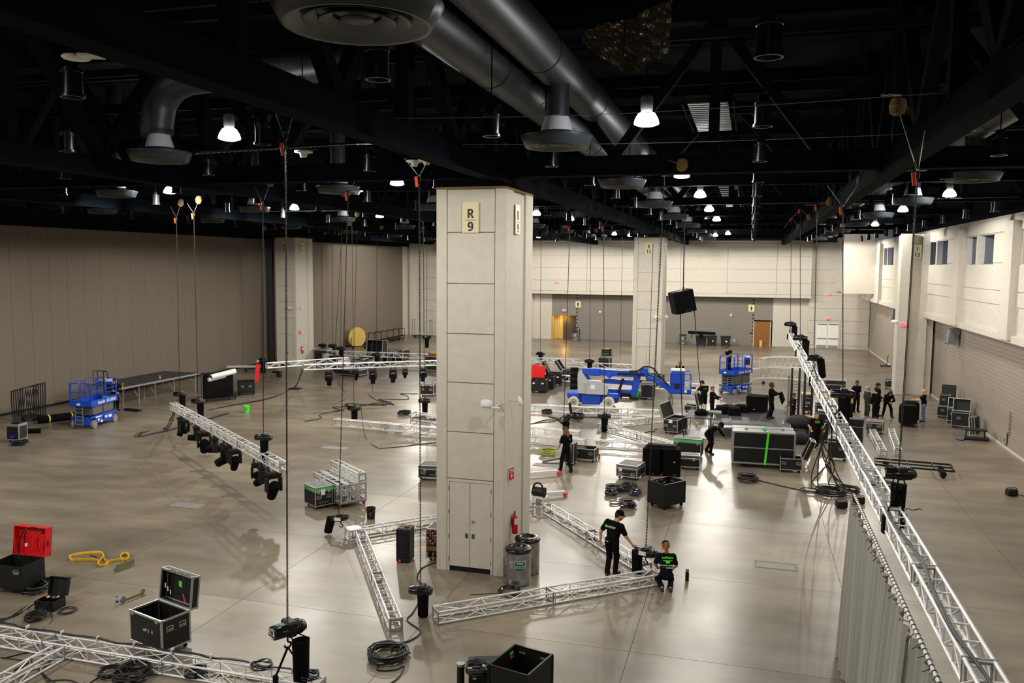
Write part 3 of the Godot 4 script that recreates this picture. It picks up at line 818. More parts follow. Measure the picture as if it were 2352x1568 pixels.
func lamps():
	if not cache.has("bay"):
		var a := S()
		lathe(a, [Vector2(0.0, -0.13), Vector2(0.15, -0.12), Vector2(0.235, -0.09), Vector2(0.245, -0.07), Vector2(0.22, 0.02), Vector2(0.16, 0.12), Vector2(0.1, 0.16), Vector2(0, 0.16)], 24)
		cache.bay = fin(a)
		a = S()
		lathe(a, [Vector2(0.1, 0.16), Vector2(0.12, 0.2), Vector2(0.12, 0.42), Vector2(0.07, 0.46), Vector2(0, 0.46)], 14)
		cache.ballast = fin(a)
	var spots := [
		[Vector3(-11.224, 11.3, -16.371), "largest, at the upper left in front of the girder"], [Vector3(-11.901, 11.3, -27.046), "just left of the big column head"], [Vector3(-2.039, 11.3, -16.517), "beside the ducts, nearest on the right"],
		[Vector3(-22.38, 11.3, -28.57), "far left above the partition"], [Vector3(-22.731, 11.3, -38.619), "beside the long left chain"], [Vector3(-21.275, 11.3, -45.787), "left of the big column, farther back"],
		[Vector3(-11.507, 11.3, -45.076), "just right of the big column"], [Vector3(-10.738, 11.3, -50.477), "second right of the big column"], [Vector3(-2.147, 11.3, -26.471), "mostly hidden behind the cross beam"],
		[Vector3(-2.039, 11.3, -34.182), "first of the three in a line right of the hung speaker"], [Vector3(-2.093, 11.3, -42.873), "second of the three in a line above the hung speaker"], [Vector3(-2.09, 11.3, -52.085), "third and smallest of the line above the hung speaker"],
		[Vector3(7.017, 11.3, -44.62), "by the right-hand chain"], [Vector3(7.178, 11.3, -35.457), "nearest on the right side above the windows"], [Vector3(7.754, 11.3, -59.723), "small, right side above the far corner"],
		[Vector3(6.838, 11.3, -80.989), "tiny, at the far end of the right side"], [Vector3(-20.757, 11.3, -82.296), "tiny, low beside the big column"], [Vector3(-12.009, 11.3, -75.649), "tiny, left one of a far pair"], [Vector3(-11.061, 11.3, -79.031), "tiny, right one of a far pair"],
		[Vector3(-31.966, 11.3, -78.042), "tiny, beside the chain left of the big column"], [Vector3(-3.26, 11.3, -79.399), "tiny, left of a far pair over the cream wall"], [Vector3(-2.026, 11.3, -75.195), "tiny, right of a far pair over the cream wall"],
	]
	for s: Array in spots: lamp(s[0], "glowing high-bay lamp " + s[1], 1.6 if s[0].z < -60 else (1.8 if s[0].x < -18 else (0.62 if s[0].z > -30 else 0.85)))
	# lamps over the camera's side of the hall, of the same grid
	for p: Vector3 in [Vector3(-11.3, 11.3, -5.5), Vector3(7.0, 11.3, -16.5), Vector3(7.0, 11.3, -5.5), Vector3(-2, 11.3, 4), Vector3(-21, 11.3, -5), Vector3(-31.5, 11.3, -9)]: lamp(p, "glowing high-bay lamp over the near end of the hall, outside the picture", 0.5 if p.x > -15 else 2.4, "high-bay lamps over the near end")

func lamp(p: Vector3, label: String, e: float, group := ""):
	var t := thing("high_bay_lamp", label, "lamp", p, 0, group)
	obj("reflector", cache.bay, M.lamp, t)
	var glim := OmniLight3D.new()
	glim.name = "side_light"
	glim.position = Vector3(0, -0.02, 0)
	glim.omni_range = 120
	glim.omni_attenuation = 2
	glim.light_color = Color(0.95, 0.97, 1.0)
	glim.light_energy = 3.4 * e
	glim.light_size = 0.15
	glim.shadow_enabled = true
	t.add_child(glim)
	obj("ballast", cache.ballast, M.grey, t)
	rod("stem", Vector3(0, 0.45, 0), Vector3(0, 3.9, 0), 0.012, M.steel_black, t, 5)
	var o := SpotLight3D.new()
	o.name = "lamp_light"
	o.position = Vector3(0, -0.16, 0)
	o.rotation_degrees.x = -90
	o.spot_angle = 88
	o.spot_angle_attenuation = 0.12
	o.spot_range = 120
	o.spot_attenuation = 2
	o.light_color = Color(1.0, 0.975, 0.925)
	o.light_energy = 26.0 * e
	o.light_size = 0.25
	o.shadow_enabled = true
	t.add_child(o)

func link_mesh() -> ArrayMesh:
	if not cache.has("link"):
		var st := S()
		var pts := []
		for i in 10:
			var a := TAU * i / 10.0
			pts.append(Vector3(0.009 * cos(a), 0.0125 * signf(sin(a)) + 0.009 * sin(a) if absf(sin(a)) > 0.1 else 0.0, 0) if true else Vector3.ZERO)
		path(st, pts, 0.0042, 5, true)
		cache.link = fin(st)
	return cache.link

# ---------------------------------------------------------------- rigging and case builders
# box truss of four chords between a and b (bottom centre line); top: "rung", "zig"
func truss(label: String, a: Vector3, b: Vector3, o := {}) -> Node3D:
	var t := thing(o.get("name", "box_truss"), label, "truss", a)
	var w: float = o.get("w", 0.3)
	var h: float = o.get("h", 0.3)
	var rc: float = o.get("r", 0.025)
	var rb: float = o.get("rb", 0.013)
	var d := b - a
	var L := d.length()
	var f := d / L
	var s := f.cross(Vector3.UP).normalized()
	var u := s.cross(f)
	var pitch: float = o.get("pitch", 0.55)
	var n := int(maxf(2, roundf(L / pitch)))
	var y0: float = o.get("y0", rc)
	var base := u * y0
	var C := func(i: float, sd: float, up: float) -> Vector3: return base + f * (L * i / n) + s * (sd * (w / 2 - rc)) + u * (up * (h - 2 * rc))
	for sd: float in [-1, 1]:
		for up: float in [0, 1]: rod("chord", C.call(0, sd, up), C.call(n, sd, up), rc, M.alu, t, 10)
	var e := []
	var zig: bool = o.get("top", "rung") == "zig"
	for i in n + 1:
		for up: float in [0, 1]:
			if not zig or i % 2 == 0 or i == n: e.append([C.call(i, -1, up), C.call(i, 1, up)])
			if zig and i < n: e.append([C.call(i, -1 if i % 2 == 0 else 1, up), C.call(i + 1, 1 if i % 2 == 0 else -1, up)])
		for sd: float in [-1, 1]:
			if o.get("posts", true) or i == 0 or i == n: e.append([C.call(i, sd, 0), C.call(i, sd, 1)])
			if i < n: e.append([C.call(i, sd, i % 2), C.call(i + 1, sd, 1 - i % 2)])
	if o.get("fine", true):
		for k: Array in e.slice(0, 290): rod("brace", k[0], k[1], rb, M.alu, t, 6)
		e = e.slice(290)
	if e.size():
		var st := S()
		for k: Array in e: tube(st, k[0], k[1], rb, 5)
		tag(obj("lattice", st, M.alu, t), "", "", "", "stuff")
	# bolted plates at the ends and at section joints
	var q := Basis(s, u, s.cross(u))
	var at := [0.0, L]
	var sec: float = o.get("sec", 3.05)
	var k := sec
	while k < L - 0.8:
		at.append(k)
		k += sec
	for z: float in at:
		var c := base + f * z + u * (h / 2 - rc)
		var key := "plate%.2f_%.2f" % [w, h]
		if not cache.has(key):
			var st := S()
			for sd: float in [-1, 1]:
				bx(st, Vector3(sd * (w / 2 - 0.03), 0, 0), Vector3(0.06, h + 0.01, 0.02))
				bx(st, Vector3(0, sd * (h / 2 - 0.035), 0), Vector3(w - 0.1, 0.07, 0.02))
			cache[key] = fin(st)
		obj("joint_plate", cache[key], M.alu_dull, t, Transform3D(q, c))
	return t

func chain_part(parent: Node3D, a: Vector3, b: Vector3, r: float, called := "chain"):
	var L := (b - a).length()
	var q := frame_of(b - a)
	var st: float = 0.0305 * r
	var n := int(L / st)
	var where := []
	for i in n: where.append(Transform3D(q * Basis(Vector3.UP, PI / 2 * (i % 2) + 0.4).scaled(Vector3(1.25, 1, 1.25) * r), a + (b - a) * ((i + 0.5) / n)))
	many(called, link_mesh(), M.chain, where, parent)

# electric chain hoist hung on its own chain; o: turn, k (size), bag side, tilt, legs (world points), logo, bridle legs
func hoist(label: String, p: Vector3, apex: Vector3, o := {}):
	var t := thing("chain_hoist", label, "hoist", p, o.get("turn", 0.0))
	var k: float = o.get("k", 1.0)
	var inv := t.transform.affine_inverse()
	var q := Basis(Vector3.BACK, deg_to_rad(o.get("tilt", 0.0))).scaled(Vector3.ONE * k)
	var X := func(v: Vector3) -> Transform3D: return Transform3D(q, q * v)
	if not cache.has("hoist_body"):
		var prof := [Vector2(0, -0.27), Vector2(0.098, -0.27), Vector2(0.118, -0.25), Vector2(0.12, 0.0), Vector2(0.115, 0.22), Vector2(0.09, 0.28), Vector2(0, 0.285)]
		var st := S()
		lathe(st, prof, 22, Transform3D(Basis(Vector3.BACK, -PI / 2), Vector3.ZERO), Vector2(0.9, 1.25))
		for i in 5: lathe(st, [Vector2(0.115, 0.04 + i * 0.035), Vector2(0.13, 0.045 + i * 0.035), Vector2(0.13, 0.055 + i * 0.035), Vector2(0.115, 0.06 + i * 0.035)], 22, Transform3D(Basis(Vector3.BACK, -PI / 2), Vector3.ZERO), Vector2(0.9, 1.22))
		cache.hoist_body = fin(st)
		st = S()
		bx(st, Vector3(0.0, 0.02, 0), Vector3(0.17, 0.25, 0.29), Basis.IDENTITY, 0.03)
		cache.hoist_gear = fin(st)
		st = S()
		path(st, smooth_path([Vector3(0, 0.05, 0), Vector3(0, -0.03, 0), Vector3(0.05, -0.07, 0), Vector3(0.03, -0.13, 0), Vector3(-0.04, -0.12, 0), Vector3(-0.055, -0.08, 0)]), 0.016, 7)
		bx(st, Vector3(0, 0.07, 0), Vector3(0.05, 0.06, 0.05), Basis.IDENTITY, 0.01)
		cache.hook = fin(st)
		st = S()
		lathe(st, [Vector2(0, -0.62), Vector2(0.1, -0.62), Vector2(0.13, -0.58), Vector2(0.135, -0.3), Vector2(0.145, -0.02), Vector2(0.15, 0), Vector2(0.135, 0), Vector2(0.12, -0.2), Vector2(0, -0.22)], 14, Transform3D.IDENTITY, Vector2(1, 0.75))
		cache.bag = fin(st)
	obj("motor_housing", cache.hoist_body, M.black_gloss, t, X.call(Vector3.ZERO))
	obj("gear_case", cache.hoist_gear, M.black, t, X.call(Vector3(0.03, 0, 0)))
	obj("suspension_hook", cache.hook, M.chain, t, X.call(Vector3(0, -0.17, 0)))
	var st2 := S()
	prism(st2, PackedVector2Array(oval(0.105, 0.075)), 0.006, Transform3D(Basis(Vector3.UP, -PI / 2), Vector3.ZERO))
	var plate := obj("end_plate", st2, M.paper if o.get("logo", true) else M.grey, t, X.call(Vector3(-0.27, 0, 0)))
	if o.get("writing", false):
		var face := Transform3D(Basis(Vector3.UP, -PI / 2), Vector3(-0.008, 0, 0))
		text("lettering", "CM", 0.085, M.ink, plate, face * Transform3D(Basis.IDENTITY, Vector3(0, 0.03, 0)))
		bar("stripe", Vector3(-0.008, 0.002, 0), Vector3(0.004, 0.007, 0.19), M.red, plate)
		text("lettering", "LODESTAR", 0.042, M.ink, plate, face * Transform3D(Basis.IDENTITY, Vector3(0, -0.032, 0)))
		bar("sticker", Vector3(-0.12, 0.133, 0.02), Vector3(0.1, 0.01, 0.12), M.signgreen, t, 0, q)
	if o.has("label_side"): bar("warning_label", q * Vector3(-0.02, 0.0, 0.152), Vector3(0.2, 0.1, 0.008) * k, M.paper, t, 0)
	var bagp: Vector3 = o.get("bag", Vector3(0.1, -0.2, 0.12))
	var bq := Basis(Vector3.BACK, deg_to_rad(o.get("bagtilt", 0.0))).scaled(Vector3(k, k * o.get("bagk", 1.0), k))
	obj("chain_bag", cache.bag, M.black_matte, t, Transform3D(bq, bagp * k))
	for s: float in [-1, 1]: rod("bag_strap", bagp * k + bq * Vector3(s * 0.12, 0, 0), q * Vector3(0.03 + s * 0.05, -0.04, 0.1 * signf(bagp.z)), 0.012 * k, M.black_matte, t, 6)
	chain_part(t, q * Vector3(0, 0.13, 0), inv * apex, 1.0 * o.get("ck", 1.0))
	if o.has("legs"):
		for lp: Vector3 in o.legs:
			var st := S()
			var e := inv * lp
			var h := q * Vector3(0, -0.3, 0)
			bx(st, (e + h) / 2, Vector3(0.05, (e - h).length(), 0.02), frame_of(e - h))
			obj("sling_leg", st, M.black_matte, t)
			obj("truss_wrap", box_mesh(Vector3(0.09, 0.34, 0.12), 0.02), M.black_matte, t, Transform3D(Basis.IDENTITY, e + Vector3(0, -0.14, 0)))
	# bridle above
	if o.get("bridle", true):
		var w := thing("wire_bridle", "orange-tagged wire bridle above the " + o.get("short", label), "rigging", apex)
		var hi: Array = o.get("hi", [apex + Vector3(-0.45, 10.95 - apex.y, -0.2), apex + Vector3(0.45, 11.05 - apex.y, 0.25)])
		for i in 2:
			var e: Vector3 = hi[i] - apex
			rod("wire_leg", Vector3.ZERO, e, 0.009, M.alu_dull, w, 6)
			rod("thimble", e * 0.08, e * 0.16, 0.02, M.chain, w, 6)
		obj("ring", link_mesh(), M.chain, w, Transform3D(Basis.IDENTITY.scaled(Vector3.ONE * 3.4), Vector3(0, -0.05, 0)))
		bar("orange_tag", Vector3(-0.06, -0.12, 0.03), Vector3(0.07, 0.24, 0.02), M.orange, w, 0.005, Basis(Vector3.BACK, 0.12))
		var sp: Vector3 = hi[0] - apex
		if sp.y < (hi[1] - apex).y: sp = hi[1] - apex
		var pad := S()
		rng.seed = int(absf(apex.x * 100))
		lathe(pad, [Vector2(0.02, -0.17), Vector2(0.13, -0.12), Vector2(0.16, 0.02), Vector2(0.12, 0.14), Vector2(0.03, 0.18)], 7, Transform3D(Basis(Vector3.BACK, 0.4 * rng.randf_range(-1, 1)), sp), Vector2(1, 0.6), 10)
		obj("burlap_pad", pad, M.burlap, w)
	return t

func oval(a: float, b: float) -> Array:
	var out := []
	for i in 20:
		var t := TAU * i / 20.0
		out.append(Vector2(signf(cos(t)) * (a - b) + b * cos(t), b * sin(t)))
	return out

# moving-head spotlight hung below point p; pan and tilt in degrees
func moving_head(label: String, p: Vector3, pan: float, tilt: float, k := 1.0, group := ""):
	var t := thing("moving_head", label, "stage light", p, pan, group)
	if not cache.has("mh_base"):
		var st := S()
		bx(st, Vector3(0, -0.09, 0), Vector3(0.4, 0.13, 0.28), Basis.IDENTITY, 0.03)
		cache.mh_base = fin(st)
		st = S()
		for s: float in [-1, 1]:
			bx(st, Vector3(s * 0.19, -0.38, 0), Vector3(0.07, 0.42, 0.2), Basis.IDENTITY, 0.03)
		bx(st, Vector3(0, -0.19, 0), Vector3(0.36, 0.06, 0.2), Basis.IDENTITY, 0.02)
		cache.mh_yoke = fin(st)
		st = S()
		lathe(st, [Vector2(0, 0.2), Vector2(0.1, 0.19), Vector2(0.15, 0.12), Vector2(0.155, 0.0), Vector2(0.14, -0.12), Vector2(0.125, -0.3), Vector2(0.11, -0.34), Vector2(0.1, -0.34), Vector2(0.095, -0.3), Vector2(0, -0.3)], 16, Transform3D.IDENTITY, Vector2(1, 0.95), 10)
		cache.mh_head = fin(st)
		st = S()
		bx(st, Vector3(0, 0.05, 0), Vector3(0.05, 0.09, 0.05), Basis.IDENTITY, 0.01)
		path(st, smooth_path([Vector3(0, 0.06, -0.05), Vector3(0, 0.13, -0.035), Vector3(0, 0.14, 0.02), Vector3(0, 0.09, 0.05)]), 0.012)
		cache.mh_clamp = fin(st)
	for s: float in [-0.13, 0.13]: obj("clamp", cache.mh_clamp, M.black, t, Transform3D(Basis.IDENTITY.scaled(Vector3.ONE * k), Vector3(s, -0.03, 0) * k))
	obj("base", cache.mh_base, M.black, t, Transform3D(Basis.IDENTITY.scaled(Vector3.ONE * k), Vector3.ZERO))
	obj("yoke", cache.mh_yoke, M.black, t, Transform3D(Basis.IDENTITY.scaled(Vector3.ONE * k), Vector3.ZERO))
	var hq := Basis(Vector3.RIGHT, deg_to_rad(tilt)).scaled(Vector3.ONE * k)
	var hd := obj("head", cache.mh_head, M.black_matte, t, Transform3D(hq, Vector3(0, -0.5, 0) * k))
	rod("lens", Vector3(0, -0.305, 0), Vector3(0, -0.3, 0), 0.095, M.stainless, hd, 16)
	return t

func caster(parent: Node3D, p: Vector3, r := 0.055, turn := 0.0, called := "caster"):
	if not cache.has("caster"):
		var st := S()
		lathe(st, [Vector2(0, -0.35), Vector2(0.8, -0.35), Vector2(1, -0.25), Vector2(1, 0.25), Vector2(0.8, 0.35), Vector2(0, 0.35)], 14, Transform3D(Basis(Vector3.RIGHT, PI / 2), Vector3(0.3, 1, 0)), Vector2.ONE, 10)
		for s: float in [-1, 1]: bx(st, Vector3(0.15, 1.35, s * 0.5), Vector3(0.5, 1.2, 0.12))
		bx(st, Vector3(0.0, 2.02, 0), Vector3(1.3, 0.16, 1.3))
		cache.caster = fin(st)
	return obj(called, cache.caster, M.rubber, parent, Transform3D(ry(turn).scaled(Vector3.ONE * r), p))

func tray(st: SurfaceTool, c: Vector3, s: Vector3, th: float):   # open-topped box, c at its floor centre
	bx(st, c + Vector3(0, th / 2, 0), Vector3(s.x, th, s.z))
	for k: float in [-1, 1]:
		bx(st, c + Vector3(k * (s.x - th) / 2, s.y / 2, 0), Vector3(th, s.y, s.z), Basis.IDENTITY, 0.004)
		bx(st, c + Vector3(0, s.y / 2, k * (s.z - th) / 2), Vector3(s.x - 2 * th, s.y, th))

func edges(st: SurfaceTool, c: Vector3, s: Vector3, e: float, top := true, bottom := true, sides := true):   # aluminium angle along the edges of a box, c at its floor centre
	var m := s / 2
	for k: float in [-1, 1]:
		if top: bx(st, c + Vector3(0, s.y - e / 3, k * (m.z - e / 3)), Vector3(s.x, e, e), Basis.IDENTITY, 0.003)
		if top: bx(st, c + Vector3(k * (m.x - e / 3), s.y - e / 3, 0), Vector3(e, e, s.z), Basis.IDENTITY, 0.003)
		if bottom: bx(st, c + Vector3(0, e / 3, k * (m.z - e / 3)), Vector3(s.x, e, e), Basis.IDENTITY, 0.003)
		if bottom: bx(st, c + Vector3(k * (m.x - e / 3), e / 3, 0), Vector3(e, e, s.z), Basis.IDENTITY, 0.003)
		if sides:
			for j: float in [-1, 1]: bx(st, c + Vector3(k * (m.x - e / 3), m.y, j * (m.z - e / 3)), Vector3(e, s.y, e), Basis.IDENTITY, 0.003)

# road case; at: floor centre; size of the body without wheels and lid. o: open (lid angle, 0 shut, -1 none), lid height, tape, skin, turn, hinge side, stickers, handles
func road_case(label: String, at: Vector3, turn: float, s: Vector3, o := {}) -> Node3D:
	var t := thing(o.get("name", "road_case"), label, "case", at, turn, o.get("group", ""))
	var wheels: float = o.get("wheels", 0.055)
	var y0 := wheels * 2.15
	var skin: Material = o.get("skin", M.ply)
	var trim: Material = o.get("trim", M.trim)
	var e: float = o.get("edge", 0.032)
	var lid: float = o.get("lid", 0.14)
	var ang: float = o.get("open", 0.0)
	var st := S()
	var body := Vector3(s.x, s.y, s.z)
	if ang != 0.0: tray(st, Vector3(0, y0, 0), body, 0.016)
	else: bx(st, Vector3(0, y0 + s.y / 2, 0), body, Basis.IDENTITY, 0.006)
	obj("body", st, skin, t)
	if o.get("edges", true):
		st = S()
		edges(st, Vector3(0, y0, 0), body, e)
		if o.get("band", 0.0) > 0.0:
			for k: float in [-1, 1]:
				bx(st, Vector3(0, y0 + s.y * o.band, k * s.z / 2), Vector3(s.x, e * 0.9, 0.014))
				bx(st, Vector3(k * s.x / 2, y0 + s.y * o.band, 0), Vector3(0.014, e * 0.9, s.z))
		obj("edge_trim", st, trim, t)
		for sx: float in [-1, 1]:
			for sz: float in [-1, 1]:
				for sy: float in [0, 1]:
					if o.get("corners", true): bar("corner_ball", Vector3(sx * (s.x / 2 - 0.01), y0 + sy * s.y, sz * (s.z / 2 - 0.01)), Vector3(0.055, 0.055, 0.055), trim, t, 0.018)
	if wheels > 0:
		for sx: float in [-1, 1]:
			for sz: float in [-1, 1]: caster(t, Vector3(sx * (s.x / 2 - 0.1), 0, sz * (s.z / 2 - 0.1)), wheels, 40.0 * sx + 20 * sz)
	var hs: Array = o.get("handles", [[0, 1, 0.28], [0, 1, -0.28]])   # [axis 0 z / 1 x, side, offset along]
	if not cache.has("recess_plate"):
		st = S()
		for k: float in [-1, 1]:
			bx(st, Vector3(k * 0.075, 0, 0), Vector3(0.02, 0.12, 0.012))
			bx(st, Vector3(0, k * 0.052, 0), Vector3(0.17, 0.016, 0.012))
		bx(st, Vector3(0, -0.012, 0.008), Vector3(0.11, 0.022, 0.012), Basis.IDENTITY, 0.004)
		cache.recess_plate = fin(st)
	for h: Array in hs:
		var q := Basis.IDENTITY if h[0] == 0 else ry(90)
		q = q * ry(0 if h[1] > 0 else 180)
		var pos := Vector3(h[2] * s.x, y0 + s.y * o.get("hy", 0.6), h[1] * (s.z / 2 + 0.004)) if h[0] == 0 else Vector3(h[1] * (s.x / 2 + 0.004), y0 + s.y * o.get("hy", 0.6), h[2] * s.z)
		obj("handle", cache.recess_plate, trim, t, Transform3D(q, pos))
	for h: float in o.get("latches", [-0.3, 0.3]):
		bar("latch", Vector3(h * s.x, y0 + s.y - 0.03, s.z / 2 + 0.008), Vector3(0.1, 0.11, 0.016), trim, t, 0.006)
	if ang >= 0.0 and lid > 0.0:
		# lid hinged along the back edge (or the side named by o.hinge)
		var piv := Node3D.new()
		var hinge: String = o.get("hinge", "back")
		var ls := Vector3(s.x, lid, s.z)
		var q := Basis(Vector3.RIGHT, deg_to_rad(-ang))
		var hp := Vector3(0, y0 + s.y, -s.z / 2)
		var off := Vector3(0, 0, s.z / 2)
		if hinge == "right":
			q = Basis(Vector3.BACK, deg_to_rad(-ang))
			hp = Vector3(s.x / 2, y0 + s.y, 0)
			off = Vector3(-s.x / 2, 0, 0)
		elif hinge == "left":
			q = Basis(Vector3.BACK, deg_to_rad(ang))
			hp = Vector3(-s.x / 2, y0 + s.y, 0)
			off = Vector3(s.x / 2, 0, 0)
		piv.free()
		st = S()
		if ang == 0.0: bx(st, Vector3(0, lid / 2, 0), ls, Basis.IDENTITY, 0.006)
		else:   # upside-down tray
			bx(st, Vector3(0, lid - 0.008, 0), Vector3(ls.x, 0.016, ls.z))
			for k: float in [-1, 1]:
				bx(st, Vector3(k * (ls.x - 0.016) / 2, lid / 2, 0), Vector3(0.016, lid, ls.z))
				bx(st, Vector3(0, lid / 2, k * (ls.z - 0.016) / 2), Vector3(ls.x - 0.03, lid, 0.016))
		var ld := obj("lid", st, o.get("lidskin", skin), t, Transform3D(q, hp + q * off))
		if o.get("edges", true):
			st = S()
			edges(st, Vector3.ZERO, ls, e)
			obj("lid_trim", st, trim, ld)
		if o.has("tape"):
			st = S()
			for k: float in [-1, 1]:
				bx(st, Vector3(0, lid * 0.45, k * (ls.z / 2 + 0.003)), Vector3(ls.x - 0.02, lid * 0.5, 0.006))
				bx(st, Vector3(k * (ls.x / 2 + 0.003), lid * 0.45, 0), Vector3(0.006, lid * 0.5, ls.z - 0.02))
			obj("tape_band", st, o.tape, ld)
		if o.get("top_dish", false): bar("label_dish", Vector3(0, lid + 0.002, 0), Vector3(0.24, 0.006, 0.16), M.grey, ld)
		if o.has("top_sticker"): bar("sticker", Vector3(0.1, lid + 0.003, 0.05), Vector3(0.2, 0.006, 0.14), o.top_sticker, ld)
	if o.has("notes"):
		for nt: Array in o.notes: bar("label_card", Vector3(nt[0] * s.x, y0 + nt[1] * s.y, s.z / 2 + 0.006), Vector3(nt[2], nt[3], 0.006), nt[4], t)
	if o.get("symbols", false):
		for i in 4: bar("symbol", Vector3(-0.15 + 0.1 * i, y0 + 0.12, s.z / 2 + 0.006), Vector3(0.055, 0.06, 0.005), M.grey, t)
	return t

# ring coils of cable lying on the floor
func coil(label: String, at: Vector3, R: float, turns: int, r: float, o := {}):
	var t := thing("cable_coil", label, "cable", at, 0, o.get("group", ""))
	var st := S()
	rng.seed = int(absf(at.x * 917 + at.z * 131))
	var pts := []
	var n := turns * 14
	for i in n:
		var a := TAU * i / 14.0
		var rr := R * (0.72 + 0.28 * rng.randf()) if i % 3 == 0 else R * (0.80 + 0.16 * sin(i * 0.37))
		pts.append(Vector3(cos(a) * rr, r * (1.2 + 2.2 * (0.5 + 0.5 * sin(i * 0.21)) + float(i) / n * minf(turns, 9) * 0.9), sin(a) * rr) + Vector3(sin(i * 0.09), 0, cos(i * 0.07)) * R * 0.12)
	for e: Vector3 in o.get("tail", []): pts.append(e - at + Vector3(0, r, 0))
	path(st, smooth_path(pts, 2), r, 5)
	obj("loops", st, o.get("mat", M.cable), t)
	if o.has("plugs"):
		for i in o.plugs:
			var a: float = TAU * i / float(o.plugs) + 0.5
			var pl := Vector3(cos(a) * R * 0.7, r * 6, sin(a) * R * 0.7)
			rod("plug", pl, pl + Vector3(0.07 * sin(a * 3), 0.02, 0.07 * cos(a * 3)), r * 1.8, [M.cable_blue, M.grey, M.paper][i % 3], t, 8)
	return t

# cable laid over given world points
func cable(label: String, pts: Array, r: float, o := {}):
	var t := thing("cable", label, "cable", pts[0])
	var st := S()
	for k in int(o.get("strands", 1)):
		rng.seed = k * 71 + int(absf(pts[0].x * 300))
		var loc := []
		for i in pts.size():
			var p: Vector3 = pts[i] - pts[0]
			loc.append(p + Vector3(rng.randf_range(-1, 1), 0, rng.randf_range(-1, 1)) * (o.get("spread", 0.0) * (0.3 if i == 0 else 1.0)) + Vector3(0, r, 0))
		path(st, smooth_path(loc, 6), r, 5)
	obj("sheath", st, o.get("mat", M.cable), t)
	return t

# cable squiggle between two floor points
func squiggle(a: Vector3, b: Vector3, n: int, amp: float, seed_: int) -> Array:
	rng.seed = seed_
	var out := [a]
	var s := (b - a).cross(Vector3.UP).normalized()
	for i in range(1, n): out.append(a.lerp(b, (i + rng.randf_range(-0.5, 0.5)) / n) + s * amp * rng.randf_range(-1, 1))
	out.append(b)
	return out

